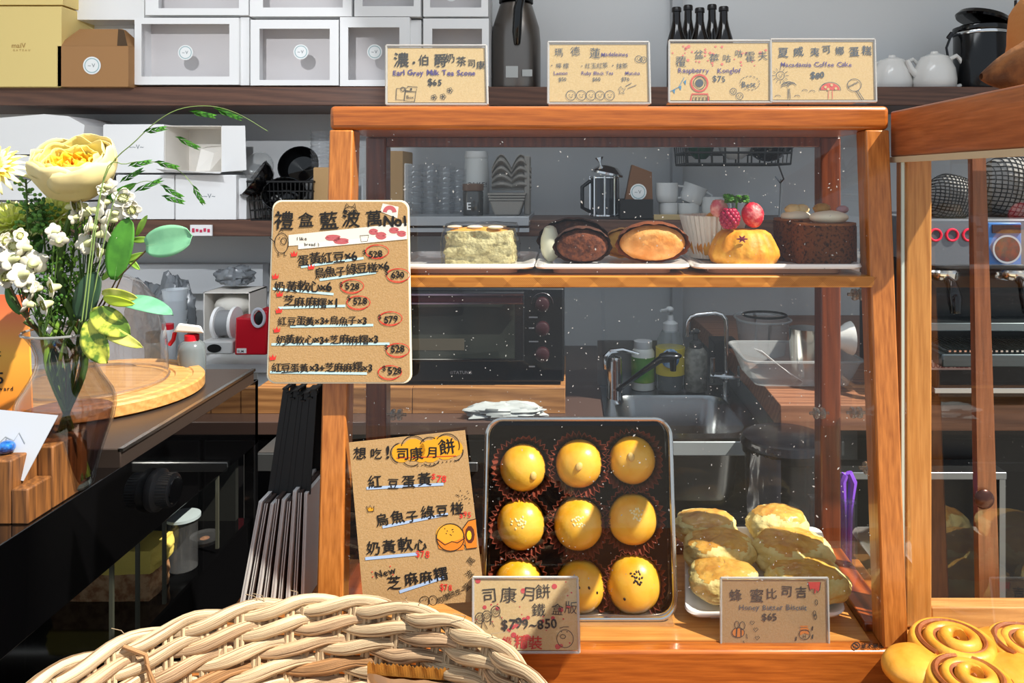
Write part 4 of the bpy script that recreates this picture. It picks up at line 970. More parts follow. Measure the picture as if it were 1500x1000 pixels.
# brown handled box
M_kbox = mat('brown_card', 'a87c50', .8, bump=.1, bscale=400)
xa, xb, za = X(84, 2.17), X(188, 2.17), Z(127, 2.17); zt = Z(67, 2.17); zr = Z(41, 2.2); d0, d1 = 2.17, 2.28
root = thing('gable_box', 'brown kraft handled carton with round sticker on upper shelf', 'box', ((xa + xb) / 2, 2.2, ZA))
mb = MB(); mb.box(xa, xb, d0, d1, za, zt); build(mb, 'carton', M_kbox, root=root, smooth=0, bevel=.001)
mb = MB(); xr0, xr1 = X(112, 2.2), X(174, 2.2)
mb.hexa([V((xa, d0, zt)), V((xb, d0, zt)), V((xr1, 2.215, zr)), V((xr0, 2.215, zr)), V((xa, d1, zt)), V((xb, d1, zt)), V((xr1, 2.235, zr)), V((xr0, 2.235, zr))]); build(mb, 'sloped_lid', M_kbox, root=root, smooth=0)
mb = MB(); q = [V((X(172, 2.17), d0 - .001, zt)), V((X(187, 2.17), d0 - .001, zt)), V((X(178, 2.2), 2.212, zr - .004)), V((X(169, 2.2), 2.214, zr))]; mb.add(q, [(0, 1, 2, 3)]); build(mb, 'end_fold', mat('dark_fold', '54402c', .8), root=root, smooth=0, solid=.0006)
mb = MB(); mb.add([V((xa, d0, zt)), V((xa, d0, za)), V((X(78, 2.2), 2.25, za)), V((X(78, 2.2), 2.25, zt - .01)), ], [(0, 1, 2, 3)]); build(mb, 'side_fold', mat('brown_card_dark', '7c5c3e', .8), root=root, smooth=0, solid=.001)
sticker(root, 135, 96, 2.1692, 13, 2.17)

# lower shelf left
zb_ = ZB
for i, (x0, y0, x1, y1, sl) in enumerate(((-40, 190, 128, 226, 1), (-40, 232, 128, 262, 0), (-40, 268, 128, 298, 0), (-40, 300, 130, 321, 0))):
    d = 2.19 + .006 * i; xa, xb, zz0, zz1 = X(x0, d), X(x1, d), Z(y1, d), Z(y0 - (0 if sl else 4), d)
    nm = ['topmost flat white lidded box', 'second flat white box from the top', 'third flat white box from the top', 'lowest flat white box'][i] + ' in the stack behind the rose'
    root = thing('flat_box', nm, 'box', ((xa + xb) / 2, d, zz0), 'flat white boxes stacked on the lower shelf')
    if i == 0:
        mb = MB(); h = Z(167, d); xm = X(64, d); xm2 = X(100, d)
        mb.prism([(xa, zz0), (X(118, d), zz0), (X(124, d), Z(183, d)), (xm2, Z(170, d)), (xm, h), (xa, Z(176, d))], lambda x, z, k: V((x, d + k, z)), .2)
        build(mb, 'lid', M_white, root=root, smooth=0)
    else: build(MB().box(xa, xb, d, d + .2, zz0 + .01, zz1), 'carton', M_white, root=root, bevel=.001)
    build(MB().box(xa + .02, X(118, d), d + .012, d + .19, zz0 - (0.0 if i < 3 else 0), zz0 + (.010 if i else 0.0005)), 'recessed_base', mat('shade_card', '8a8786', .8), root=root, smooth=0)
plainbox(128, 190, 150, 321, 2.3, .12, 'white carton edge standing behind the stack of flat boxes')
plainbox(151, 183, 240, 253, 2.2, .16, 'closed white carton with small grey logo left of the opened carton', logo=(188, 218, 9))
plainbox(170, 257, 255, 321, 2.2, .16, 'closed white carton below left, behind the wax flowers')
plainbox(257, 257, 346, 321.5, 2.2, .16, 'closed white carton below the opened one, small grey logo', logo=(293, 290, 9))
plainbox(348, 262, 361, 321, 2.22, .12, 'narrow side of a white carton beside black wire basket')
# opened carton
root = thing('opened_box', 'opened white carton showing its pale inside above another carton', 'box', (X(285, 2.2), 2.2, Z(252, 2.2)))
xa, xb, za, zb = X(241, 2.2), X(325, 2.2), Z(252, 2.2), Z(184, 2.2)
mb = MB(); t = .002
mb.box(xa, xa + t, 2.2, 2.34, za, zb); mb.box(xb - t, xb, 2.2, 2.34, za, zb); mb.box(xa, xb, 2.2, 2.34, za, za + t); mb.box(xa, xb, 2.2, 2.34, zb - t, zb); mb.box(xa, xb, 2.338, 2.34, za, zb)
build(mb, 'carton', M_white2, root=root, smooth=0)
mb = MB(); mb.add([V((xb, 2.2, za)), V((X(361, 2.17), 2.17, Z(249, 2.17))), V((X(359, 2.17), 2.17, Z(184, 2.17))), V((xb, 2.2, zb))], [(0, 1, 2, 3)]); build(mb, 'side_flap', M_white, root=root, smooth=0, solid=.001)
mb = MB(); mb.add([V((X(240, 2.2), 2.2, za)), V((xb, 2.2, za)), V((X(322, 2.14), 2.14, Z(254, 2.14))), V((X(228, 2.14), 2.14, Z(247, 2.14)))], [(0, 1, 2, 3)]); build(mb, 'lower_flap', M_white, root=root, smooth=0, solid=.001)
mb = MB(); mb.hexa([V((X(282, 2.2), 2.22, za + .003)), V((X(302, 2.2), 2.22, za + .003)), V((X(302, 2.2), 2.25, Z(223, 2.2))), V((X(282, 2.2), 2.25, Z(217, 2.2))), V((X(282, 2.2), 2.3, za + .003)), V((X(318, 2.2), 2.3, za + .003)), V((X(318, 2.2), 2.3, Z(210, 2.2))), V((X(282, 2.2), 2.3, Z(212, 2.2)))]); build(mb, 'inner_fold', M_white2, root=root, smooth=0)

# ------------------------------------------------------------ items on the upper shelf, right part
def circ(c, r, n=24, y=1): return [c + V((r * math.cos(2*PI*i/n), y * r * math.sin(2*PI*i/n), 0)) for i in range(n)]
root = thing('thermal_jug', 'tall dark steel thermal jug with black handle beside the white boxes', 'jug', (X(756, 2.3), 2.3, ZA))
c = V((X(756, 2.3), 2.3, ZA)); k = 2.3 / F
mb = MB(); mb.lathe([(35*k, 0), (36*k, 4*k), (36*k, 70*k), (34*k, 92*k), (24*k, 124*k), (19*k, 132*k)], c, 40); build(mb, 'body', mat('dark_steel', '77716c', .28, 1, bump=.03, bscale=300), root=root)
mb = MB(); mb.lathe([(20*k, 131*k), (25*k, 128*k), (24*k, 150*k), (18*k, 162*k), (0, 165*k)], c, 32); build(mb, 'collar', M_blackm, root=root)
mb = MB(); mb.tube([c + V((14*k, -.03, 140*k)), c + V((12*k, -.088, 136*k)), c + V((6*k, -.095, 110*k)), c + V((4*k, -.086, 78*k)), c + V((4*k, -.078, 62*k))], [.012, .013, .014, .014, .010], 10); build(mb, 'handle', M_black, root=root)
mb = MB(); mb.box(X(740, 2.2), X(758, 2.2), 2.222, 2.2232, Z(112, 2.2), Z(95, 2.2)); mb.box(X(764, 2.2), X(779, 2.2), 2.224, 2.2252, Z(110, 2.2), Z(100, 2.2)); build(mb, 'label', mat('jug_label', 'b8bab8', .6), root=root, smooth=0, kind='stuff')
def bottle(px, top, d, label):
    c = V((X(px, d), d, ZA)); k = d / F; h = Z(top, d) - ZA
    root = thing('beer_bottle', label, 'bottle', c, 'dark brown bottles behind the dotted card')
    mb = MB(); r = .030; mb.lathe([(r*.9, 0), (r, .004), (r, h*.52), (r*.93, h*.60), (r*.55, h*.76), (r*.42, h*.84), (r*.40, h*.95)], (0, 0, 0), 24); build(mb, 'glass_body', mat('brown_glass', '0e0706', .08, spec=.7), root=root, local=True)
    mb = MB(); mb.lathe([(r*.40, h*.94), (r*.50, h*.945), (r*.50, h*.985), (r*.44, h), (0, h)], (0, 0, 0), 20); build(mb, 'cap', mat('black_cap', '181414', .3), root=root, local=True)
for px, top, d, nm in ((991, 11, 2.27, 'leftmost dark brown bottle of five on the upper shelf'), (1008, 8, 2.37, 'second dark brown bottle, rear, from the left of five'), (1025, 12, 2.27, 'middle dark brown bottle of the five, standing in front'),
                   (1043, 7, 2.37, 'tallest dark brown bottle of five, fourth from left'), (1060, 10, 2.27, 'rightmost dark brown bottle of five on the upper shelf')): bottle(px, top, d, nm)
M_pot = mat('pot_white', 'e6e4e0', .2, coat=.3)
def teapot(px, d, s_, label, hs=1):
    c = V((X(px, d), d, ZA)); k = d / F * s_
    root = thing('teapot', label, 'teapot', c, 'white teapots on the upper shelf')
    mb = MB(); mb.lathe([(26*k, 0), (29*k, 3*k), (30*k, 14*k), (28*k, 30*k), (22*k, 43*k), (20*k, 46*k)], (0, 0, 0), 36); build(mb, 'body', M_pot, root=root, local=True)
    mb = MB(); mb.lathe([(20*k, 45*k), (19*k, 48*k), (12*k, 51*k), (6*k, 53*k), (5*k, 56*k), (0, 57*k)], (0, 0, 0), 28); build(mb, 'lid', M_pot, root=root, local=True)
    mb = MB(); mb.tube([(20*k, 0, 44*k), (32*k, 0, 50*k), (38*k, 0, 44*k), (50*k, 0, 20*k), (50*k, 0, 13*k), (44*k, 0, 8*k), (27*k, 0, 3*k)], [3.2*k]*7, 8); build(mb, 'handle', M_pot, root=root, local=True)
    mb = MB(); mb.tube([(-24*k, 0, 20*k), (-34*k, 0, 30*k), (-40*k, 0, 44*k)], [6*k, 4.5*k, 3.4*k], 10); build(mb, 'spout', M_pot, root=root, local=True)
teapot(1262, 2.36, .92, 'white teapot partly behind the rightmost card')
teapot(1307, 2.33, .95, 'middle white teapot of the three')
teapot(1369, 2.28, 1.0, 'right white teapot beside the black canister')
# black canister with clamp lid
c = V((X(1436, 2.3), 2.3, ZA)); k = 2.3 / F
root = thing('coffee_canister', 'black clamp lid canister on upper shelf, lid tipped open', 'canister', c)
mb = MB(); mb.lathe([(35*k, 0), (36*k, 3*k), (36*k, 84*k), (35*k, 86*k)], c, 40); build(mb, 'body', mat('black_enamel', '07080c', .18), root=root)
mb = MB(); mb.lathe([(37*k, 85*k), (38*k, 87*k), (37*k, 92*k), (30*k, 95*k)], c, 40); build(mb, 'rim', M_black, root=root)
mb = MB(); mb.lathe([(37*k, 80*k), (37.6*k, 82*k), (37*k, 84*k)], c, 40); build(mb, 'metal_band', M_chrome, root=root)
mb = MB(); LM = Matrix.Rotation(.28, 4, 'Y'); mb.lathe([(36*k, 0), (38*k, 3*k), (34*k, 9*k), (0, 12*k)], c + V((3*k, 0, 101*k)), 40, M=LM); build(mb, 'lid', M_black, root=root)
mb = MB(); mb.tube([c + V((-37*k, -.01, 82*k)), c + V((-46*k, -.01, 78*k)), c + V((-52*k, -.01, 62*k)), c + V((-50*k, -.01, 50*k))], .004, 6); mb.tube([c + V((-44*k, -.01, 84*k)), c + V((-50*k, -.01, 76*k))], .006, 6); build(mb, 'clamp', mat('dark_metal', '3c3c3e', .3, 1), root=root)
mb = MB(); mb.tube([c + V((36*k, -.02, 82*k)), c + V((46*k, -.02, 92*k)), c + V((46*k, -.02, 130*k))], .0045, 6); build(mb, 'hinge_wire', mat('dark_metal', '3c3c3e', .3, 1), root=root)
c = V((X(1500, 2.4), 2.4, ZA)); root = thing('glass_jar', 'clear glass jar behind the black canister at frame edge', 'jar', c)
mb = MB(); mb.lathe([(34*k, 0), (36*k, 4*k), (36*k, 84*k), (28*k, 96*k)], c, 32); build(mb, 'body', mat('jar_glass', 'aab4b4', .1, trans=.7), root=root)
mb = MB(); mb.lathe([(30*k, 97*k), (30*k, 108*k), (0, 110*k)], c, 32); build(mb, 'lid', M_steel, root=root)

# ------------------------------------------------------------ lower shelf right part, seen through the case
def wirebasket(name, label, x0, x1, y0, y1, z0, z1, nx, ny, nz_, mm, flare=1.0, wr=.0022, grp=None):
    root = thing(name, label, 'basket', ((x0+x1)/2, (y0+y1)/2, z0), grp); cx, cy = (x0+x1)/2, (y0+y1)/2
    def q(x, y, z): f = 1 + (flare - 1) * (z - z0) / (z1 - z0); return V((cx + (x - cx) * f, cy + (y - cy) * f, z))
    for k in range(nz_):
        z = z0 + (z1 - z0) * k / (nz_ - 1); mb = MB(); mb.tube([q(x0, y0, z), q(x1, y0, z), q(x1, y1, z), q(x0, y1, z)], wr * (1.6 if k == nz_ - 1 else 1), 6, closed=True); build(mb, 'ring_wire', mm, root=root)
    mb = MB()
    for i in range(nx):
        x = x0 + (x1 - x0) * i / (nx - 1); mb.tube([q(x, y0, z1), q(x, y0, z0), q(x, y1, z0), q(x, y1, z1)], wr * .8, 5)
    for i in range(1, ny - 1):
        y = y0 + (y1 - y0) * i / (ny - 1); mb.tube([q(x0, y, z1), q(x0, y, z0), q(x1, y, z0), q(x1, y, z1)], wr * .8, 5)
    build(mb, 'upright_wires', mm, root=root, kind='stuff'); return root
wirebasket('wire_basket', 'black wire basket of dark pans on the lower shelf beside white cartons', X(368, 2.2), X(455, 2.2), 2.2, 2.34, ZB, Z(266, 2.2), 16, 5, 5, M_blackm, 1.1)
def bowl(c, r, h, M, m_, label, name='black_bowl', cat='bowl', grp=None, t=.002):
    root = thing(name, label, cat, c, grp)
    mb = MB(); mb.open_lathe([(r*.35, 0), (r*.75, h*.25), (r*.95, h*.7), (r, h), (r*.97, h), (r*.92, h*.7), (r*.70, h*.3), (0.0001, h*.08)], (0, 0, 0), 36, M=M); build(mb, 'shell', m_, root=root, local=True)
    mb = MB(); mb.tube([M @ V((r * math.cos(a), r * math.sin(a), h)) for a in [2*PI*i/30 for i in range(30)]], r * .03, 6, closed=True); build(mb, 'rim', m_, root=root, local=True); return root
RX, RY = (lambda a: Matrix.Rotation(a, 4, 'X')), (lambda a: Matrix.Rotation(a, 4, 'Y'))
bowl(V((X(395, 2.25), 2.24, Z(275, 2.2))), .062, .05, RY(-.9) @ RX(.4), M_black, 'tilted glossy black pan with bright rim, left in wire basket', 'black_pan', 'pan')
bowl(V((X(436, 2.25), 2.3, Z(250, 2.2))), .060, .05, RX(1.2), M_black, 'upright round black pan at the back of wire basket', 'black_pan', 'pan')
bowl(V((X(424, 2.25), 2.22, Z(300, 2.2))), .060, .055, RX(.9) @ RY(.2), M_black, 'dark glossy pan low in front of wire basket', 'black_pan', 'pan')
bowl(V((X(372, 2.2), 2.26, Z(248, 2.2))), .045, .03, RX(1.3), glass('bowl_glass', (.92, .93, .93), 1.6, .05, .06), 'clear glass bowl standing behind the black pans', 'glass_bowl')
M_clearp = glass('clear_plastic', (.93, .94, .95), 1.55, .05, .04, (.8, .8, .82))
def cupstack(px, py0, py1, d, rpx, n, label, name='cup_stack', m_=None):
    c = V((X(px, d), d, Z(py1, d))); k = d / F
    root = thing(name, label, 'cups', c)
    for i in range(n):
        z = (py1 - py0) * k * i / n; mb = MB(); mb.open_lathe([(rpx * .85 * k, z), (rpx * k, z + (py1 - py0) * k / n * 1.2), (rpx * 1.04 * k, z + (py1 - py0) * k / n * 1.3)], (0, 0, 0), 24)
        build(mb, 'cup', m_ or M_clearp, root=root, local=True)
    return root
cupstack(470, 193, 245, 2.25, 15, 9, 'stack of clear plastic lids on a kraft carton left of the case')
plainbox(459, 246, 492, 321, 2.21, .14, 'kraft carton under clear lids beside the black wire basket', 'kraft_box', M_kraft)
plainbox(563, 222, 590, 321, 2.22, .14, 'kraft carton standing behind the left rear post', 'kraft_box', M_kraft)
plainbox(590, 240, 594, 321, 2.24, .10, 'thin pale carton edge beside the plastic tubs')
# clear tubs, four stacks
for i, (px, top, n) in enumerate(((607, 244, 9), (630, 243, 9), (653, 246, 9), (672, 250, 8))):
    nm = ['left stack of clear plastic tubs behind the case shelf', 'second stack of clear plastic tubs', 'third stack of clear plastic tubs', 'right stack of clear plastic tubs beside the white bottle'][i]
    cupstack(px, top, 314, 2.3 + .02 * (i % 2), 14, n, nm, 'tub_stack')
# metal tray edge the things stand on
root = thing('steel_rack', 'pale steel rack ledge on lower shelf under tubs and egg trays', 'rack', (X(680, 2.15), 2.2, Z(338, 2.15)))
build(MB().box(X(545, 2.15), X(775, 2.15), 2.15, 2.48, Z(331, 2.15), Z(317, 2.15)), 'ledge', mat('pale_steel', 'b8bcc0', .35, .6), root=root, bevel=.002)
build(MB().box(X(545, 2.15), X(775, 2.15), 2.152, 2.19, Z(340, 2.15), Z(334, 2.15)), 'lower_lip', mat('pale_steel', 'b8bcc0', .35, .6), root=root)
zr_ = Z(317, 2.15)
c = V((X(698, 2.33), 2.33, zr_)); k = 2.33 / F
root = thing('white_bottle', 'white plastic bottle with grey lettering and pale lid behind the jar', 'bottle', c)
mb = MB(); mb.lathe([(18*k, 0), (19*k, 3*k), (18.5*k, 50*k), (17*k, 78*k), (16.5*k, 82*k)], c, 32); build(mb, 'body', mat('bottle_white', 'c8cac8', .4), root=root)
mb = MB(); mb.lathe([(17*k, 81*k), (17.5*k, 83*k), (16*k, 91*k), (0, 92*k)], c, 32); build(mb, 'lid', mat('lid_white', 'd0d0ce', .5), root=root)
def put_text(root, t, px, py, d, size, m_, name='lettering', y=None):
    mb = MB(); pos = 0; k = size * d / F
    for ch in t:
        vs, fs, adv = glyph(ch); mb.add([V((X(px, d) + (pos + gx) * k, (y or d), Z(py, d) + gy * k)) for gx, gy in vs], fs); pos += adv
    return build(mb, name, m_, root=root, smooth=0)
put_text(root, 'CAKE!', 683, 274, 2.28, 10, mat('dark_grey_ink', '3a3a3c', .7), y=2.286)
c = V((X(693, 2.22), 2.22, zr_)); k = 2.22 / F
root = thing('spice_jar', 'small dark glass jar with brown lid and letter E', 'jar', c)
mb = MB(); mb.lathe([(14*k, 0), (15*k, 2*k), (15*k, 34*k), (13*k, 37*k)], c, 28); build(mb, 'body', mat('dark_jar_glass', '40403e', .08, spec=.8), root=root)
mb = MB(); mb.lathe([(15*k, 36*k), (15.5*k, 38*k), (15.5*k, 46*k), (0, 47*k)], c, 28); build(mb, 'lid', mat('brown_lid', '6a5244', .4), root=root)
put_text(root, 'E', 683, 307, 2.19, 15, M_white)
# egg trays of grey pulp
M_pulp = mat('grey_pulp', '8e8a84', .95, bump=.4, bscale=200)
root = thing('egg_tray', 'lower grey pulp egg tray lying flat under the upright one', 'egg tray', (X(742, 2.2), 2.2, zr_))
k = 2.2 / F
mb = MB(); cx = X(742, 2.2)
mb.hexa([V((cx - 18*k, 2.2, zr_)), V((cx + 18*k, 2.2, zr_)), V((cx + 25*k, 2.2, zr_ + 22*k)), V((cx - 25*k, 2.2, zr_ + 22*k)), V((cx - 18*k, 2.3, zr_)), V((cx + 18*k, 2.3, zr_)), V((cx + 25*k, 2.3, zr_ + 22*k)), V((cx - 25*k, 2.3, zr_ + 22*k))]); build(mb, 'base', M_pulp, root=root, bevel=.004)
for i in range(3): build(MB().box(cx - (26+i)*k, cx + (26+i)*k, 2.198 - .001*i, 2.3, zr_ + (22 + 4*i)*k, zr_ + (25 + 4*i)*k), 'stacked_rim', M_pulp, root=root, bevel=.001)
root = thing('egg_tray', 'upright grey pulp egg tray with two jagged peaks of cups', 'egg tray', (X(748, 2.24), 2.24, zr_))
def eggf(u, v):
    x = -26 + 58 * u; pk = abs(math.sin(u * PI * 2)) ; z = 36 + v * (32 + 20 * pk); yy = .03 * math.sin(v * PI * 9) * .3 * (.3 + pk) - .02 * pk
    return V((X(746, 2.26) + x * 2.26 / F, 2.27 + yy, zr_ + z * 2.26 / F))
mb = MB(); mb.surf(eggf, 40, 60); build(mb, 'cup_sheet', M_pulp, root=root, smooth=0, solid=.002)
build(MB().box(X(768, 2.26), X(776, 2.26), 2.25, 2.33, zr_, zr_ + 86 * 2.26 / F), 'side_edge', M_pulp, root=root, bevel=.003)

zr2 = ZB
c = V((X(885, 2.28), 2.28, ZB)); k = 2.28 / F
root = thing('french_press', 'chrome and glass french press with tilted plunger lid on lower shelf', 'french press', c)
mb = MB(); mb.lathe([(20*k, 6*k), (20*k, 62*k)], c, 28); build(mb, 'beaker', mat('smoky_glass', '3a3c40', .06, .5), root=root)
mb = MB()
for i in range(8):
    a = i * PI / 4; mb.tube([c + V((20.5*k*math.cos(a), 20.5*k*math.sin(a), 4*k)), c + V((20.5*k*math.cos(a), 20.5*k*math.sin(a), 62*k))], 1.6*k, 5)
for z in (3, 58): mb.lathe([(20*k, z*k), (21.6*k, (z+1)*k), (21.6*k, (z+3)*k), (20*k, (z+4)*k)], c, 28)
build(mb, 'frame', M_chrome, root=root)
mb = MB(); mb.tube([c + V((-20*k, 0, 55*k)), c + V((-32*k, -.005, 46*k)), c + V((-32*k, -.005, 16*k)), c + V((-20*k, 0, 10*k))], 3*k, 8); build(mb, 'handle', M_black, root=root)
mb = MB(); LM = RY(.2); mb.lathe([(24*k, 0), (24*k, 3*k), (14*k, 12*k), (4*k, 14*k)], c + V((4*k, 0, 64*k)), 28, M=LM); build(mb, 'lid', M_chrome, root=root)
mb = MB(); mb.lathe([(1.5*k, 12*k), (2*k, 20*k), (7*k, 27*k), (0, 28*k)], c + V((-2*k, 0, 63*k)), 20, M=RY(-.2)); build(mb, 'plunger_knob', M_chrome, root=root)
root = thing('kraft_card', 'brown kraft box end with round white sticker leaning in black holder', 'box', (X(935, 2.24), 2.24, ZB + .03))
mb = MB(); mb.prism([(X(916, 2.24), Z(292, 2.24)), (X(926, 2.24), Z(241, 2.24)), (X(955, 2.24), Z(252, 2.24)), (X(956, 2.24), Z(292, 2.24))], lambda x, z, k: V((x, 2.24 + k, z)), .05); build(mb, 'carton', mat('brown_card_mid', '7a5438', .8), root=root, smooth=0, bevel=.001)
sticker(root, 935, 281, 2.2392, 12, 2.24)
root = thing('black_holder', 'matt black open holder with the kraft box in it', 'holder', (X(935, 2.2), 2.21, ZB))
x0, x1 = X(909, 2.2), X(957, 2.2); z1 = Z(292, 2.2)
mb = MB(); mb.box(x0, x1, 2.205, 2.209, ZB, z1); mb.box(x0, x1, 2.306, 2.31, ZB, z1); mb.box(x0, x0 + .004, 2.209, 2.306, ZB, z1); mb.box(x1 - .004, x1, 2.209, 2.306, ZB, z1); build(mb, 'side_wall', M_blackm, root=root, smooth=0)
build(MB().box(x0, x1, 2.205, 2.31, ZB, ZB + .004), 'base', M_blackm, root=root)
# bamboo tray and mugs
root = thing('bamboo_tray', 'pale bamboo tray under the white mugs', 'tray', (X(1012, 2.2), 2.28, ZB))
build(MB().box(X(958, 2.2), X(1062, 2.2), 2.205, 2.36, ZB, ZB + .006), 'board', mat('bamboo', 'b8a070', .5), root=root, bevel=.002)
build(MB().box(X(958, 2.2), X(1062, 2.2), 2.200, 2.205, ZB, ZB + .016), 'lip', mat('bamboo', 'b8a070', .5), root=root, bevel=.001)
zt_ = ZB + .0065
M_mug = mat('mug_white', 'd0d2d2', .25)
def mug(px, d, z, r, h, hand, label, M=None, name='mug'):
    M = M or Matrix.Identity(4); c = V((X(px, d), d, z)); root = thing(name, label, 'mug', c, 'white mugs on the lower shelf')
    mb = MB(); mb.open_lathe([(.0001, .003), (r*.8, .003), (r*.84, 0), (r*.95, h*.1), (r, h*.4), (r, h), (r*.94, h), (r*.92, h*.3), (.0001, h*.12)], (0, 0, 0), 30, M=M); build(mb, 'cup', M_mug, root=root, local=True)
    if hand:
        mb = MB(); mb.tube([M @ V(p) for p in ((hand*r*.95, 0, h*.85), (hand*r*1.5, 0, h*.8), (hand*r*1.6, 0, h*.5), (hand*r*1.4, 0, h*.25), (hand*r*.95, 0, h*.2))], r * .11, 8); build(mb, 'handle', M_mug, root=root, local=True)
mug(977, 2.25, zt_ + .044, .033, .058, 1, 'tall white mug stacked on another at left end of bamboo tray')
mug(979, 2.25, zt_, .028, .043, 0, 'short white cup under the tall mug at left')
mug(1010, 2.26, zt_ + .042, .036, .055, 1, 'tilted white cup balanced on another cup', Matrix.Rotation(.35, 4, 'Y'))
mug(1008, 2.26, zt_, .034, .042, 1, 'white cup carrying the tilted cup')
mug(1044, 2.25, zt_, .034, .060, 1, 'single white mug at right end of bamboo tray')
mug(1085, 2.3, ZB, .027, .075, 0, 'narrow white tumbler beyond the bamboo tray')
# hanging basket with bowls
hb = wirebasket('hanging_basket', 'black wire basket hanging under upper shelf with bowls inside', X(1005, 2.1), X(1158, 2.1), 2.1, 2.3, Z(240, 2.1), Z(190, 2.1), 9, 6, 4, M_blackm, 1.05, .0032)
mb = MB()
for x in (X(1000, 2.1), X(1164, 2.1)):
    for y in (2.16, 2.24): mb.tube([(x, y, Z(192, 2.1)), (x, y, ZA - .053)], .003, 6)
build(mb, 'hanger_wires', M_blackm, root=hb, kind='stuff')
bowl(V((X(1028, 2.15), 2.17, Z(232, 2.1))), .045, .07, RY(0), mat('green_glass', '1f4a38', .2), 'dark green cup inside the hanging basket', 'green_cup', 'cup')
bowl(V((X(1080, 2.15), 2.18, Z(232, 2.1))), .055, .07, RY(0), M_mug, 'white bowl inside the hanging basket', 'white_bowl')
c = V((X(1130, 2.14), 2.18, Z(236, 2.1)))
root = thing('black_teapot', 'round glossy black teapot at right in the hanging basket', 'teapot', c)
mb = MB(); mb.blob(c + V((0, 0, .045)), .055, .055, .045, 28, 16); build(mb, 'body', M_black, root=root)
mb = MB(); mb.tube([c + V((.05, 0, .03)), c + V((.075, 0, .05)), c + V((.08, 0, .07))], .008, 8); build(mb, 'spout', M_black, root=root)
mb = MB(); mb.lathe([(.03, .085), (.02, .094), (.008, .097), (.008, .106), (0, .108)], c, 20); build(mb, 'lid', M_black, root=root)
# hook and whisk under the basket
root = thing('hanging_spatula', 'slim white handled spatula hanging from a hook under the basket', 'spatula', P(1143, 300, 2.3))
mb = MB(); mb.tube([P(1140, 240, 2.2), P(1148, 262, 2.25), P(1143, 268, 2.28), P(1136, 258, 2.28)], .0025, 6); build(mb, 'hook', M_steel, root=root)
mb = MB(); mb.bar(P(1145, 262, 2.3), P(1141, 345, 2.3), .014, .006); build(mb, 'handle', mat('white_plastic', 'bcc0c2', .4), root=root, bevel=.002)
# ------------------------------------------------------------ back counter with sink, oven and table
ZK = H - 0.55
M_top = mat('steel_top', '6c6f72', .3, 1, bump=.03, bscale=300); M_cab = mat('dark_cabinet', '161517', .35)
kc = thing('kitchen_counter', 'dark back counter under the oven and sink with dull steel top', 'counter', (0.2, 1.8, 0))
M_ktop = mat('counter_laminate', '4b3a34', .3)
sx0_, sx1_ = X(886, 1.93), X(1098, 1.75)

build(MB().box(-.78, sx0_, 1.70, 2.48, ZK - .03, ZK), 'worktop', M_ktop, root=kc, bevel=.002)
build(MB().box(-.78, sx0_, 1.74, 2.48, .08, ZK - .032), 'cabinet', M_cab, root=kc)
for x0 in (-.77, -.36): build(MB().box(x0, x0 + (.40), 1.728, 1.74, .12, ZK - .05), 'cabinet_door', M_cab, root=kc, bevel=.003)
build(MB().box(X(560, 1.72), X(700, 1.72), 1.715, 1.727, Z(690, 1.72), Z(676, 1.72)), 'handle_rail', M_steel, root=kc, bevel=.002)
# sink unit
sk = thing('sink_unit', 'stainless steel sink with rounded basin and pale front apron', 'sink', (.18, 1.75, ZK))
xa, xb = sx0_ - .01, X(1115, 1.58) + .02; ya, yb = 1.58, 1.99
bx0, bx1, by0, by1 = X(905, 1.7) , X(1090, 1.66), 1.615, 1.90
def rrz(x0, x1, y0, y1, r, z, n=6):
    out = []
    for cx, cy, a0 in ((x1 - r, y1 - r, 0), (x0 + r, y1 - r, 90), (x0 + r, y0 + r, 180), (x1 - r, y0 + r, 270)):
        for i in range(n): a = math.radians(a0 + 90 * i / (n - 1)); out.append(V((cx + r * math.cos(a), cy + r * math.sin(a), z)))
    return out
def loft(ls, cap=True):
    mb = MB(); n = len(ls[0]); mb.add([p for l in ls for p in l], [(j*n+i, j*n+(i+1)%n, (j+1)*n+(i+1)%n, (j+1)*n+i) for j in range(len(ls)-1) for i in range(n)] + ([tuple(range((len(ls)-1)*n, len(ls)*n))] if cap else [])); return mb
build(loft([rrz(xa, xb, ya, yb, .004, ZK - .002), rrz(xa, xb, ya, yb, .004, ZK + .004), rrz(bx0, bx1, by0, by1, .05, ZK + .003), rrz(bx0 + .006, bx1 - .006, by0 + .006, by1 - .006, .05, ZK - .008),
            rrz(bx0 + .02, bx1 - .02, by0 + .02, by1 - .02, .05, ZK - .15), rrz(bx0 + .05, bx1 - .05, by0 + .05, by1 - .05, .04, ZK - .16)]), 'basin', mat('sink_steel', '8d9194', .25, 1), root=sk, smooth=50)
build(MB().box(xa, xb, ya - .002, ya + .012, ZK - .032, ZK - .002), 'apron', mat('apron_steel', 'a6aeb2', .4, .4), root=sk, bevel=.002)
build(MB().box(xa + .01, xb - .01, ya + .04, yb, .08, ZK - .17), 'cabinet', M_cab, root=sk)
for x0 in (xa + .015, (xa + xb) / 2 + .003): build(MB().box(x0, x0 + (xb - xa) / 2 - .02, ya + .028, ya + .04, .12, ZK - .19), 'cabinet_door', mat('steel_door', '3a3b3d', .3, .8), root=sk, bevel=.003)
build(MB().box(X(875, 1.99), X(962, 1.99), 1.985, 1.99, ZK + .004, Z(498, 1.99)), 'splash_panel', M_steel, root=sk)
mb = MB(); c = V(((bx0 + bx1) / 2, 1.75, ZK - .155)); mb.blob(c + V((-.03, 0, .05)), .06, .05, .05, 20, 12)
solo(mb, 'steel_bowl', mat('wet_steel', '9aa0a4', .2, .8), 'upturned steel bowl lying in the sink basin', 'bowl', tuple(c))
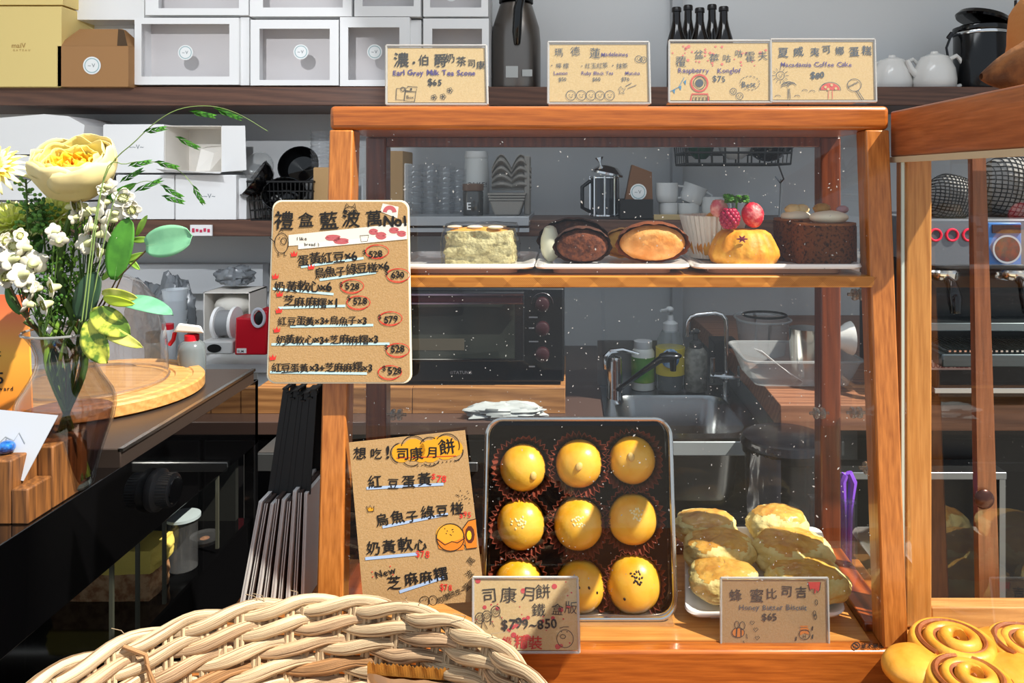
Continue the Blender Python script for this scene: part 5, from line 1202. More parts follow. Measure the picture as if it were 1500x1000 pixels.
# faucets
def faucet_tall():
    root = thing('tall_faucet', 'tall chrome faucet with square bent spout behind the sink', 'faucet', P(1063, 582, 1.93))
    d = 1.9; mb = MB(); mb.tube([P(1064, 585, d), P(1064, 480, d), P(1063, 468, d), P(1058, 461, d), P(1048, 458, d), P(1022, 461, d), P(1012, 464, d), P(1007, 472, d), P(1006, 493, d)], 3.2 * d / F * 1.0, 10); build(mb, 'spout', M_chrome, root=root)
    mb = MB(); mb.lathe([(.016, 0), (.016, .012), (.009, .016), (.009, .05)], P(1063, 587, 1.9), 20); build(mb, 'base', M_chrome, root=root)
    mb = MB(); mb.tube([P(1040, 550, 1.88), P(1084, 553, 1.88)], .006, 8); mb.tube([P(1083, 565, 1.88), P(1083, 535, 1.88)], .005, 8); mb.tube([P(1044, 560, 1.88), P(1044, 524, 1.88)], .006, 8); build(mb, 'valve', M_chrome, root=root, kind='stuff')
faucet_tall()
root = thing('mixer_faucet', 'short chrome mixer faucet with long dark lever at left of sink', 'faucet', P(900, 585, 1.9))
d = 1.88; k = d / F
mb = MB(); mb.lathe([(14*k, 0), (12*k, 6*k), (11*k, 60*k), (10*k, 66*k), (0, 68*k)], P(900, 588, d), 24); build(mb, 'body', M_chrome, root=root)
mb = MB(); mb.tube([P(888, 540, d), P(887, 522, d), P(895, 514, d), P(912, 512, d), P(936, 518, d)], [4*k, 4*k, 4*k, 3.4*k, 2*k], 8); build(mb, 'lever', M_chrome, root=root)
mb = MB(); mb.tube([P(906, 570, d - .02), P(940, 545, d - .08), P(966, 527, d - .13), P(980, 522, d - .14)], [4*k, 4*k, 5*k, 8*k], 10); build(mb, 'spray_arm', mat('dark_chrome', '3c3e42', .2, 1), root=root)
mb = MB(); mb.blob(P(982, 521, d - .14), 16*k, 10*k, 5*k, 18, 10); mb.lathe([(4*k, 0), (5*k, 16*k)], P(986, 543, d - .14), 14); build(mb, 'spray_head', mat('dark_chrome', '3c3e42', .2, 1), root=root)
# bottles behind the sink
def lathe_thing(name, label, cat, px, py, d, parts, n=28, grp=None, asp=None):
    c = P(px, py, d); k = d / F; root = thing(name, label, cat, c, grp)
    for pn, m_, prof in parts:
        mb = MB(); mb.lathe([(r * k, z * k) for r, z in prof], c, n)
        if asp: mb.v = [(x, c.y + (y - c.y) * asp, z) for x, y, z in mb.v]
        build(mb, pn, m_, root=root)
    return root
d = 1.96
M_sbot = glass('soap_plastic', (.80, .84, .86), 1.5, .1, .12, (.6, .66, .7))
r = lathe_thing('pill_bottle', 'white capped bottle with green label behind the sink', 'bottle', 942, 571, d, [('body', mat('bottle_w', 'd0d4d0', .4), [(14, 0), (17, 3), (17, 56), (13, 62)]), ('cap', mat('bottle_cap_w', 'c8ccd0', .4), [(13, 61), (13.5, 63), (13.5, 72), (0, 73)]), ('label', mat('green_label', '4f8a34', .5, c2='8aa83a', cscale=14), [(17.3, 14), (17.4, 50)])])
r = lathe_thing('pump_bottle', 'large clear pump bottle with yellow and blue label behind the sink', 'bottle', 982, 571, d - .02, [('body', M_sbot, [(19, 0), (21, 3), (21, 60), (19, 74), (12, 88)]), ('collar', mat('pump_w', 'c4c8ca', .4), [(11, 86), (11, 98), (5, 102), (4, 110)]), ('liquid', mat('soap', '6c7478', .2, trans=.4), [(18, 3), (19, 45), (0, 46)])])
mb = MB(); mb.blob(P(981, 453, d - .02), .011, .012, .008, 12, 8); mb.tube([P(981, 453, d - .02), P(968, 455, d - .05)], .004, 6); build(mb, 'pump_head', mat('pump_w', 'c4c8ca', .4), root=r)
mb = MB(); mb.lathe([(20 * d / F * 1.06, 0), (20 * d / F * 1.06, 38 * d / F)], P(982, 546, d - .02), 28); mb.v = mb.v; build(mb, 'label', mat('yellow_label', 'd8c23a', .5), root=r)
lab = MB(); cc = P(982, 525, d - .063)
lab.blob(cc, 13 * d / F, .003, 14 * d / F, 16, 8); build(lab, 'label_picture', mat('blue_label', '3c6a9e', .5, c2='a9c4d8', cscale=60), root=r)
r = lathe_thing('soap_pump', 'smaller grey patterned soap pump bottle beside tall faucet', 'bottle', 1019, 571, d - .03, [('body', mat('soap_grey', '8c8c86', .4, c2='6a6a64', cscale=60), [(15, 0), (17, 3), (17, 55), (12, 62)]), ('collar', mat('pump_grey', '4a4c4e', .4), [(9, 61), (9, 70), (4, 73), (3, 82)])])
mb = MB(); mb.blob(P(1019, 485, d - .03), .011, .01, .007, 12, 8); mb.tube([P(1019, 485, d - .03), P(1011, 488, d - .06)], .004, 6); build(mb, 'pump_head', mat('pump_grey', '4a4c4e', .4), root=r)
plainbox(1046, 502, 1082, 545, 2.0, .08, 'dark grey box behind the tall faucet', 'dark_box', mat('dark_grey_box', '232427', .5))
# wooden plank box and oven
d = 1.76
pk = thing('plank_stand', 'low wooden plank stand carrying the black oven', 'stand', (X(700, d), d, ZK))
M_plank = wood('oak_plank', 'a87848', '6e4626', 0, .5, .5, .05, .35)
zpk = Z(568, d)
x = X(376, d)
build(MB().box(X(604, d), X(828, d), d, d + .02, ZK, zpk), 'plank', M_plank, root=pk, bevel=.001); build(MB().box(X(560, d), X(603, d), d, d + .02, ZK, zpk), 'plank', M_plank, root=pk, bevel=.001)
build(MB().box(X(376, d), X(559, d), d, d + .02, ZK, zpk), 'plank', M_plank, root=pk, bevel=.001)
build(MB().box(X(376, d), X(828, d), d + .02, d + .32, zpk - .018, zpk), 'top_board', M_plank, root=pk, bevel=.001)
ov = thing('toaster_oven', 'black toaster oven with glass door and three dark red knobs', 'oven', (X(700, d), d + .15, zpk))
ox0, ox1, oz1 = X(572, d), X(826, d), Z(424, d)
M_ov = mat('oven_black', '0a0a0d', .3)
build(MB().box(ox0, ox1, d + .022, d + .30, zpk + .008, oz1), 'body', M_ov, root=ov, bevel=.004)
build(MB().box(ox0 + .004, X(768, d), d + .004, d + .022, Z(530, d), oz1 - .006), 'door', mat('oven_door', '101013', .12), root=ov, bevel=.003)
build(MB().box(ox0 + .012, X(754, d), d + .0015, d + .004, Z(525, d), Z(445, d)), 'door_window', mat('oven_window', '232724', .12, c2='2c302c', cscale=12), root=ov)
build(MB().box(X(604, d), X(680, d), d + .0008, d + .0015, Z(513, d), Z(496, d)), 'tray_inside', mat('pan_inside', '4a4438', .5), root=ov)
mb = MB(); mb.box(X(595, d), X(766, d), d - .022, d - .012, Z(442, d), Z(429, d)); build(mb, 'handle', mat('door_handle_red', '3c1a22', .2, .6), root=ov, bevel=.003)
mb = MB(); mb.box(X(590, d), X(768, d), d - .024, d - .010, Z(430.5, d), Z(428, d)); mb.box(X(590, d), X(768, d), d - .024, d - .010, Z(443, d), Z(441, d)); build(mb, 'handle_trim', mat('handle_trim', '9a94b0', .15, 1), root=ov, kind='stuff')
for x in (612, 752): build(MB().box(X(x - 3, d), X(x + 3, d), d - .012, d + .006, Z(440, d), Z(431, d)), 'handle_post', M_chrome, root=ov)
build(MB().box(ox0 + .012, X(754, d), d + .001, d + .003, Z(527, d), Z(525.6, d)), 'trim_line', M_chrome, root=ov)
for py in (447, 483, 521):
    mb = MB(); M = Matrix.Rotation(PI / 2, 4, 'X'); mb.lathe([(.017, 0), (.0165, .016), (.012, .019), (0, .019)], V((X(794, d), d + .022, Z(py, d))), 24, M=M); build(mb, 'knob', mat('knob_red', '2c0d14', .3), root=ov)
mb = MB(); mb.tube([V((X(794, d) + 16 * d / F * math.cos(a), d + .0215, Z(447, d) + 16 * d / F * math.sin(a))) for a in [PI * i / 14 for i in range(15)]], .0009, 5); build(mb, 'dial_arc', M_chrome, root=ov)
put_text(ov, '⊙TATUNG', 657, 551, d, 6.5, mat('logo_grey', 'a8a8ac', .5), y=d + .0215)
for py in (467, 483, 503, 540): build(MB().box(X(774, d), X(782 + (py % 7), d), d + .0212, d + .022, Z(py + 1, d), Z(py - 1, d)), 'dial_mark', mat('logo_grey', 'a8a8ac', .5), root=ov)
# plastic bag on the counter
def crumple(name, label, c, rx, ry, rz, m_, seed, cat='plastic bag'):
    mb = MB(); mb.blob(c, rx, ry, rz, 40, 20, fn=lambda q: 1 + .35 * nz(q, 1.6, seed) + .22 * nz(q, 4, seed + 3) + .1 * nz(q, 9, seed))
    zm = c[2] - rz * .8; mb.v = [(x, y, max(z, zm)) for x, y, z in mb.v]
    return solo(mb, name, m_, label, cat, (c[0], c[1], zm), smooth=25)
M_bag = mat('film_bag', 'c4ccce', .3, trans=.35, spec=.6)
crumple('plastic_bag', 'crumpled clear plastic bag lying on counter before the plank stand', V((X(740, 1.72), 1.735, ZK + .012)), .098, .030, .022, M_bag, 3)
# dark wall-side: under-counter steel lines seen low at right behind tin
# right wooden counter
zw = Z(593, 1.5)
rw = thing('wooden_counter', 'thick brown wooden counter slab at right carrying plastic tubs and coffee machine', 'counter', (.8, 1.7, zw - .05))
M_slab = wood('slab_wood', '96664a', '6c4430', 0, .5, .45, .05, .4)
mb = MB(); t = .052
mb.prism([(X(1143, 1.5), 1.5), (1.9, 1.5), (1.9, 2.49), (X(1093, 1.83) - .03, 2.49), (X(1095, 1.81), 1.81)], lambda x, y, k: V((x, y, zw - k)), t)
build(mb, 'slab', M_slab, root=rw, bevel=.002)
build(MB().box(X(1143, 1.5) + .22, 1.88, 1.56, 2.4, 0, zw - t), 'cabinet', M_cab, root=rw)
build(MB().box(.425, X(1143, 1.5) + .2, 1.62, 2.4, Z(640, 1.6) - .6, zw - t), 'side_panel', mat('grey_panel', '55585a', .5), root=rw)
# tubs
def tub(name, label, x0, x1, y0, y1, z0, z1, m_, taper=.86, rimr=.003, r=.02):
    cx, cy = (x0+x1)/2, (y0+y1)/2; wx, wy = (x1-x0)/2, (y1-y0)/2
    root = thing(name, label, 'tub', (cx, cy, z0))
    L = [rrz(cx - wx*f, cx + wx*f, cy - wy*f, cy + wy*f, r, z) for f, z in ((taper*.9, z0 + .001), (taper, z0 + .004), (1, z1))]
    mb = loft(L, False); mb.add(L[0], [tuple(range(len(L[0])))]); build(mb, 'shell', m_, root=root)
    mb = MB(); mb.tube(rrz(x0 - .002, x1 + .002, y0 - .002, y1 + .002, r, z1), rimr, 6, closed=True); build(mb, 'rim', m_, root=root); return root
M_frost = glass('frosted_plastic', (.80, .82, .83), 1.4, .2, .22, (.75, .78, .80))
tub('storage_tub', 'wide shallow translucent plastic tub holding papers on wooden counter', X(1093, 1.62), X(1262, 1.62), 1.60, 1.80, zw + .001, Z(527, 1.62), M_frost, .82)
tub('round_tub', 'tall clear round tub with dark rimmed lid behind the shallow tub', X(1085, 1.9), X(1160, 1.9), 1.86, 2.02, zw + .001, Z(470, 1.9), M_frost, .85, r=.06)
mb = MB(); mb.tube([V((X(1120, 1.94) + .055 * math.cos(a), 1.94 + .05 * math.sin(a), Z(461, 1.94))) for a in [2*PI*i/30 for i in range(30)]], .003, 6, closed=True); solo(mb, 'black_ring', M_blackm, 'thin black ring lid resting on the round tub', 'ring', tuple(P(1120, 461, 1.94)))
mb = MB(); 
for i in range(5): a, b = P(1104 + 3 * i, 510 + i, 1.66 - .005 * i), P(1178 - 5 * i, 560 - 3 * i, 1.68 - .01 * i); mb.bar(a, b, .02, .0006)
solo(mb, 'paper_strips', M_white, 'thin white paper strips lying slanted in the shallow tub', 'paper', tuple(P(1140, 540, 1.66)), kind='stuff')
root = lathe_thing('milk_jug', 'bright steel milk pitcher standing in the shallow tub', 'jug', 1180, 556, 1.72, [('body', mat('pitcher_steel', 'c4c4c0', .2, 1), [(19, 0), (22, 3), (23, 40), (24, 76)])])
mb = MB(); d = 1.72; mb.tube([P(1200, 486, d), P(1210, 490, d), P(1211, 520, d), P(1202, 540, d)], .004, 8); build(mb, 'handle', M_chrome, root=root)
mb = MB(); mb.lathe([(.018, 0), (.032, .02), (.036, .03)], P(1226, 495, 1.6), 24, M=RY(PI / 2)); solo(mb, 'white_bowl', M_pot, 'white bowl standing on edge beside the right rear post', 'bowl', tuple(P(1226, 495, 1.6)))
# black bin and bag
d = 1.40
root = lathe_thing('waste_bin', 'round black plastic waste bin below the wooden counter', 'bin', 1150, 900, d, [('body', mat('bin_black', '0b0c12', .25), [(44, 0), (50, 4), (58, 240)]), ('rim', mat('bin_rim', '0e1018', .2), [(58, 238), (62, 240), (65, 252), (60, 262), (52, 264)])])
mb = MB(); mb.surf(lambda u, v: V((X(1150, d) + (.080 + .012 * v + .006 * noise.noise(V((u * 9, v * 4, 1)))) * math.cos(3.6 + .75 * u), d + (.080 + .012 * v) * math.sin(3.6 + .75 * u), Z(640, d) - v * .16 + .01 * math.sin(u * 9) * v)), 16, 14)
build(mb, 'draped_bag', mat('dim_film', '5a5a66', .3, trans=.5), root=root, smooth=30)  # loose plastic bag, reshaped to hang over the bin's side
# tongs and tube at the right rear corner
root = thing('purple_tongs', 'purple handled tongs standing behind the case right rear post', 'tongs', P(1240, 845, .99))
d = .99
mb = MB(); mb.tube([P(1237, 830, d), P(1236, 745, d), P(1233, 705, d), P(1238, 694, d)], [.004, .004, .006, .005], 8); mb.tube([P(1243, 830, d), P(1245, 745, d), P(1249, 706, d), P(1243, 692, d)], [.004, .004, .006, .005], 8)
build(mb, 'handle', mat('purple_plastic', '8a50d8', .35), root=root, kind='stuff')
mb = MB(); mb.bar(P(1237, 844, d), P(1237, 800, d), .006, .002); mb.bar(P(1243, 844, d), P(1243, 800, d), .006, .002); build(mb, 'jaw', M_steel, root=root, kind='stuff')
for px, py0, py1, nm in ((1194, 728, 812, 'clear acrylic tongs standing in front of the right rear post'), (1243, 735, 842, 'clear acrylic tongs leaning beside the purple tongs')):
    d = .975; root = thing('clear_tongs', nm, 'tongs', P(px, py1, d))
    for s_ in (-1, 1): build(MB().bar(P(px + s_ * 7, py1, d), P(px + s_ * 5, py0, d), .010, .003), 'arm', M_clearp, root=root, bevel=.001)
    build(MB().box(X(px - 9, d), X(px + 9, d), d - .005, d + .005, Z(py0 + 2, d), Z(py0 - 3, d)), 'joint', M_clearp, root=root, bevel=.001)

# ------------------------------------------------------------ white table at the left with dispensers
zt = Z(533, 2.05)
tb = thing('white_table', 'white table at left back with tape dispensers and bottles', 'table', (X(300, 2.05), 2.1, 0))
M_tw = mat('table_white', 'e2e4e6', .4)
build(MB().box(-1.9, X(391, 2.05), 2.05, 2.42, zt - .025, zt), 'tabletop', M_tw, root=tb, bevel=.002)
for x in (X(372, 2.05), -1.88): build(MB().box(x, x + .036, 2.07, 2.106, .0, zt - .026), 'leg', M_tw, root=tb, bevel=.002)
M_redp = mat('red_plastic', 'c8182a', .3)
# spray bottle
d = 1.39
root = lathe_thing('spray_bottle', 'clear spray bottle with white trigger head and red collar before the table', 'spray bottle', 281, 550, d, [('body', mat('spray_clear', '9aa6ac', .15, trans=.6), [(18, 0), (19, 3), (19, 40), (17, 47), (10, 52)]), ('collar', M_redp, [(10, 51), (10, 60), (7, 61)])])
build(MB().hexa([P(254, 486, d - .012), P(299, 488, d - .012), P(294, 477, d - .012), P(262, 473, d - .012), P(254, 486, d + .012), P(299, 488, d + .012), P(294, 477, d + .012), P(262, 473, d + .012)]), 'spray_head', mat('head_white', 'e8e8e8', .4), root=root, bevel=.003)
mb = MB(); mb.tube([P(256, 487, d), P(254, 497, d), P(248, 505, d)], .004, 6); build(mb, 'trigger', M_redp, root=root)
# tape dispensers
d = 1.98
root = thing('tape_dispenser', 'white paper tape dispenser with ribbon roll on grey base', 'dispenser', P(318, 520, d))
build(MB().box(X(294, d), X(340, d), d, d + .1, Z(519, d), Z(500, d)), 'base', mat('disp_white', 'd8d8d6', .5), root=root, bevel=.004)
mb = MB(); mb.lathe([(.011, 0), (.011, .001)], V((X(314, d), d - .0005, Z(510, d))), 20, M=RX(PI / 2)); mb.v = [(X(314, d) + (x - X(314, d)) * 1.7, y, z) for x, y, z in mb.v]; build(mb, 'dark_oval', M_blackm, root=root)
for x, rr_, wz in ((307, 24, 4), (332, 24, 4)):
    mb = MB(); mb.lathe([(.012, -.004), (rr_ * d / F, -.004), (rr_ * d / F, .004), (.012, .004)], V((X(x, d), d + .05, Z(478, d))), 28, M=RY(PI / 2)); build(mb, 'reel_flange', M_white, root=root)
mb = MB(); mb.lathe([(19 * d / F, -.022), (19 * d / F, .022)], V((X(319.5, d), d + .05, Z(478, d))), 28, M=RY(PI / 2)); build(mb, 'ribbon_roll', mat('grey_ribbon', '8a8c8e', .4), root=root)
root = thing('tape_dispenser', 'bright red tape dispenser at right end of white table', 'dispenser', P(368, 520, d))
mb = MB(); mb.prism([(X(343, d), Z(520, d)), (X(390, d), Z(520, d)), (X(392, d), Z(456, d)), (X(378, d), Z(454, d)), (X(368, d), Z(466, d)), (X(345, d), Z(465, d))], lambda x, z, k: V((x, d + k, z)), .06); build(mb, 'body', M_redp, root=root, bevel=.004)
mb = MB(); mb.tube([V((X(379, d) + 9 * d / F * math.cos(a), d - .003, Z(465, d) + 13 * d / F * math.sin(a))) for a in [2*PI*i/24 for i in range(24)]], .004, 6, closed=True); build(mb, 'tape_roll', mat('roll_white', 'c8ccd8', .4), root=root)
mb = MB(); mb.blob(V((X(380, d), d - .001, Z(466, d))), 7 * d / F, .004, 10 * d / F, 16, 8); build(mb, 'roll_core', M_blackm, root=root)
build(MB().box(X(347, d), X(361, d), d - .0008, d, Z(517, d), Z(510, d)), 'name_plate', M_white, root=root); put_text(root, 'ELM', 348, 516, d, 5, M_ink, y=d - .001)
# white opened box with tissue, bags on top
root = thing('opened_carton', 'white open fronted carton with bundled paper behind the tape dispensers', 'box', P(330, 470, 2.12))
d = 2.12; xa, xb, za, zb = X(298, d), X(366, d), Z(519, d), Z(428, d)
mb = MB(); mb.box(xa, xa + .003, d, d + .12, za, zb); mb.box(xb - .003, xb, d, d + .12, za, zb); mb.box(xa, xb, d, d + .12, zb - .003, zb); mb.box(xa, xb, d + .117, d + .12, za, zb); build(mb, 'carton', M_white2, root=root, smooth=0)
mb = MB(); mb.blob(V(((xa + xb) / 2, d + .05, Z(450, d))), .055, .04, .03, 20, 10, fn=lambda q: 1 + .1 * nz(q, 2)); build(mb, 'paper_bundle', mat('paper_bundle', 'e0dcd2', .8), root=root)
M_bag2 = mat('grey_film', '9aa0a6', .25, trans=.5, spec=.6)
for px, py, rx, rz, sd, nm, d in ((345, 405, .055, .030, 2, 'clear crumpled plastic bag on the open carton', 2.2), (258, 466, .06, .115, 5, 'grey translucent plastic bag heap behind the stacked cups', 2.25), (215, 466, .06, .115, 8, 'pale plastic bag heap behind the eucalyptus leaf', 2.3)):
    crumple('plastic_bag', nm, P(px, py, d), rx, .04, rz, M_bag2, sd)
for px, top, nm in ((256, 428, 'stack of translucent white cups beside open carton'),):
    cupstack(px, top, 520, 2.08, 17, 6, nm, 'cup_stack', mat('cup_translucent', 'd0d8de', .4, trans=.3))
root = lathe_thing('red_cap_bottle', 'small white bottle with red cap left of the spray bottle', 'bottle', 246, 530, 2.0, [('body', mat('bottle_grey', 'b8bcc0', .4), [(10, 0), (11, 40), (8, 48)]), ('cap', M_redp, [(8, 47), (8, 56), (0, 57)])])
root = lathe_thing('glass_jar', 'short glass jar with dark contents on the white table', 'jar', 228, 530, 2.0, [('body', mat('jar_grey', '6c7672', .1, trans=.3), [(14, 0), (15, 26), (13, 30)]), ('lid', M_blackm, [(13, 29), (13, 44), (0, 46)])])
plainbox(163, 388, 385, 430, 2.44, .05, 'wide white panel standing against the wall behind plastic bags', 'white_box', mat('panel_white', 'dcdfe2', .6))
# dark units low at left back
plainbox(382, 735, 420, 800, 1.6, .3, 'white low box with round green mark behind the paper bags', 'low_box', mat('low_box', 'a4a6a8', .6))
mb = MB(); mb.tube([V((X(396, 1.6) + .012 * math.cos(a), 1.598, Z(790, 1.6) + .014 * math.sin(a))) for a in [2*PI*i/20 for i in range(20)]], .002, 5, closed=True); solo(mb, 'green_mark', mat('green_ring', '4a9a6a', .6), 'small green ring sticker on the low white box', 'sticker', tuple(P(396, 790, 1.598)))
plainbox(376, 665, 420, 690, 1.6, .4, 'grey steel box beneath the wooden plank', 'steel_box', mat('steel_drawer', '7c7e80', .35, .8), cat='box')
# ------------------------------------------------------------ black display fridge at the left
XF = -0.606; zl = H - .389; zs = H - .364; yN, yM, yE = .42, 1.013, 1.44
fr = thing('display_fridge', 'low black glass display fridge at left with dull metal top and round knob', 'display fridge', (-.9, .95, 0))
M_blackg = mat('black_glass', '050506', .03, spec=.9, coat=1.0, ior=1.7)
M_slabm = mat('fridge_top_metal', '5a4e48', .35, .7, bump=.05, bscale=80)
build(MB().box(-1.5, XF, yM, yE, zl - .002, zs), 'metal_top', M_slabm, root=fr, bevel=.0015)
build(MB().box(XF - .004, XF + .003, yM, yE, zs - .004, zs + .0006), 'edge_strip', mat('edge_steel', 'b8b8b4', .25, 1), root=fr)
build(MB().box(-1.5, XF - .004, yN, yM, zl - .012, zl), 'glass_ledge', M_blackg, root=fr, bevel=.001)
build(MB().box(XF - .006, XF, yN, yE + .02, H - .512, zl), 'black_panel', M_blackg, root=fr, bevel=.001)
mb = MB(); mb.add([V((XF - .002, yN, .75)), V((XF - .002, yE + .015, .75)), V((XF - .002, yE + .015, H - .512)), V((XF - .002, yN, H - .512))], [(0, 1, 2, 3)]); build(mb, 'side_glass', M_sideglass, root=fr, smooth=0)
build(MB().box(XF - .022, XF, yE + .004, yE + .02, .02, zl), 'corner_post', M_black, root=fr, bevel=.002)
build(MB().box(-1.5, XF - .008, yN + .01, yE, .02, .75), 'base_cabinet', M_black, root=fr)
build(MB().box(-1.5, XF - .03, yE - .012, yE, .75, zl - .014), 'rear_panel', mat('fridge_back', '20211f', .5), root=fr)
build(MB().box(-1.15, XF - .03, 1.12, 1.40, H - .66, H - .655), 'inner_shelf', glass('fridge_shelf', (.8, .82, .8), 1.6), root=fr, smooth=0)
for y in (1.0, 1.06, 1.13, 1.30): build(MB().box(XF - .008, XF - .003, y, y + .004, .76, H - .514), 'glass_seam', mat('seam', '4c4c42', .3), root=fr)
kn = build(MB().lathe([(.028, 0), (.030, .004), (.030, .010), (.024, .014), (.023, .03), (.020, .032), (0, .032)], V((XF, 1.092, H - .452)), 36, M=RY(PI / 2)), 'knob', mat('knob_black', '2c2c2e', .4), root=fr)
mb = MB()
for i in range(36):
    a = 2*PI*i/36; mb.tube([V((XF + .014, 1.092 + .0235*math.cos(a), H - .452 + .0235*math.sin(a))), V((XF + .029, 1.092 + .0235*math.cos(a), H - .452 + .0235*math.sin(a)))], .0009, 4)
build(mb, 'knurling', mat('knob_black', '2c2c2e', .4), root=fr, parent=kn, kind='stuff')
build(MB().lathe([(.020, .031), (.018, .0335), (0, .034)], V((XF, 1.092, H - .452)), 30, M=RY(PI / 2)), 'knob_cap', mat('knob_cap', '1c1c1e', .15), root=fr, parent=kn)
# goods inside the fridge
def tl(name, label, cat, mb, m_, loc, **k): return solo(mb, name, m_, label, cat, loc, **k)
root = thing('cake_slice', 'yellow sponge slice with brown crust inside the black display fridge', 'cake', V((-.70, 1.15, H - .60)))
zc0 = H - .655
build(rockbox(-.80, -.645, 1.155, 1.215, zc0, zc0 + .05, .05, 2, n=10), 'filling', mat('caramel_crumb', '8a5c38', .9, bump=.8, bscale=150, c2='b89068', cscale=80), root=root, smooth=60)
build(rockbox(-.805, -.64, 1.15, 1.22, zc0 + .048, zc0 + .085, .05, 2, n=10), 'sponge', mat('yellow_sponge', 'e0c860', .8, bump=.5, bscale=300), root=root, smooth=60)
root = lathe_thing('lidded_jar', 'clear jar with pale round lid inside the black display fridge', 'jar', 268, 830, 1.24, [('body', M_clearp, [(20, 0), (20, 72)]), ('lid', mat('lid_pale', 'a8b4b8', .4), [(24, 72), (24, 76), (0, 77)])])
root = lathe_thing('lidded_jar', 'second jar of dried petals behind, inside the black display fridge', 'jar', 300, 825, 1.36, [('body', M_clearp, [(20, 0), (20, 42)]), ('petals', mat('dried_petal', '7a4a30', .9, bump=1, bscale=90, c2='a87848', cscale=90), [(17, 2), (18, 36), (0, 38)])])

# ------------------------------------------------------------ things on the fridge: board, dome, vase, block, poster
zb0 = zs + .001
bc = V((-.80, 1.262, zb0))
M_bamboo = wood('bamboo_board', 'd9a664', 'b47a3c', 0, .6, .4, .1, .25)
root = thing('round_board', 'round bamboo board with grooves under the glass dome', 'board', bc)
R = .168
build(MB().lathe([(R - .004, 0), (R, .003), (R, .019), (R - .003, .022), (R - .018, .022), (R - .020, .020), (R - .024, .020), (R - .026, .022), (.122, .022), (.120, .0195), (.105, .0195), (.103, .022), (0, .022)], bc, 72), 'board', M_bamboo, root=root)
for q in range(10):
    a = q * .63 + .3; build(MB().box(0, .0006, 0, .0005, .002, .02), 'seam', M_bamboo, root=root).location = (R * math.cos(a), R * math.sin(a), 0)
root = thing('glass_dome', 'clear plastic dome cover on the round bamboo board', 'dome', bc + V((0, 0, .022)))
M_dome = glass('dome_glass', (.86, .86, .88), 1.9, 0, .03)
build(MB().open_lathe([(.112, .0005), (.110, .05), (.106, .09), (.093, .135), (.07, .165), (.04, .180), (.012, .186)], bc + V((0, 0, .022)), 64), 'dome', M_dome, root=root)
build(MB().tube([bc + V((.112 * math.cos(2*PI*i/64), .112 * math.sin(2*PI*i/64), .0245)) for i in range(64)], .002, 6, closed=True), 'rim', M_dome, root=root)
build(MB().lathe([(.010, .184), (.008, .195), (.016, .205), (.010, .213), (0, .214)], bc + V((0, 0, .022)), 24), 'knob', M_dome, root=root)
# vase
vc = V((X(97, .944), .944, zl + .0005))
vase = thing('glass_vase', 'clear glass vase with waisted neck holding flower stems in water', 'vase', vc)
prof = [(.027, 0), (.031, .004), (.034, .02), (.040, .045), (.047, .068), (.0525, .085), (.055, .099), (.0545, .110), (.051, .120), (.045, .130), (.039, .140), (.0345, .150), (.032, .160), (.0325, .170), (.036, .181), (.041, .190), (.047, .198)]
M_vase = glass('vase_glass', (.90, .90, .90), 1.75)
build(MB().open_lathe(prof, vc, 56), 'wall', M_vase, root=vase)
build(MB().open_lathe([(r - .0025, z) for r, z in prof[1:]], vc, 56), 'inner_wall', M_vase, root=vase)
build(MB().lathe([(.026, .0005), (.028, .004), (.026, .008), (0, .008)], vc, 40), 'thick_base', mat('vase_base', 'b8c4c0', .05, trans=.9), root=vase)
build(MB().tube([vc + V((.047 * math.cos(2*PI*i/56), .047 * math.sin(2*PI*i/56), .198)) for i in range(56)], .0016, 6, closed=True), 'lip', mat('vase_lip', 'd8dcdc', .05, trans=.7), root=vase)
build(MB().lathe([(.0255, .009), (.033, .03), (.046, .075), (.0505, .098), (0, .098)], vc, 48), 'water', glass('water', (.70, .58, .58), 1.33), root=vase)
# wood block with card
root = thing('wood_block', 'rough stepped wooden block card holder at left edge', 'block', V((-.68, .87, zl)))
M_block = wood('block_wood', '8e5a2a', '2e180c', 2, .8, .6, 0, .22)
yb = .865
zA, zB, zC = Z(672, .85), Z(652, .89), Z(703, .87)
build(MB().box(-.80, X(30, .86) , .845, .95, zl, zA), 'front_step', M_block, root=root, bevel=.002)
build(MB().box(X(30, .86), XF - .004, .845, .885, zl, zC), 'slot_floor', M_block, root=root, bevel=.002)
build(MB().box(X(30, .86), XF - .004, .886, .95, zl, zB), 'rear_step', M_block, root=root, bevel=.002)
root = thing('name_card', 'white shop card slanting in the slot of the wooden block', 'card', P(30, 700, .84))
c = Card((-40, 598, .885), (86, 608, .885), (-40, 700, .86), root)
slab(c, [(-40, 596), (85, 608), (32, 704), (-40, 690)], .0008, mat('card_grey', 'aeb4bf', .5), 'card', root)
c.line([(0, 648), (8, 640), (20, 646), (28, 634), (36, 650)], 1.2, M_grey_ink).text('ir', 8, 652, 16, M_grey_ink, bold=0); c.flush()
mb = MB(); mb.blob(V((X(8, .865), .866, zA + .0075)), .0095, .0095, .0078, 20, 12)
solo(mb, 'glass_bead', mat('blue_glass', '1f6ac0', .05, c2='0a2860', cscale=120, coat=1), 'shiny blue glass bead on top of the wooden block', 'bead', (X(8, .865), .866, zA))
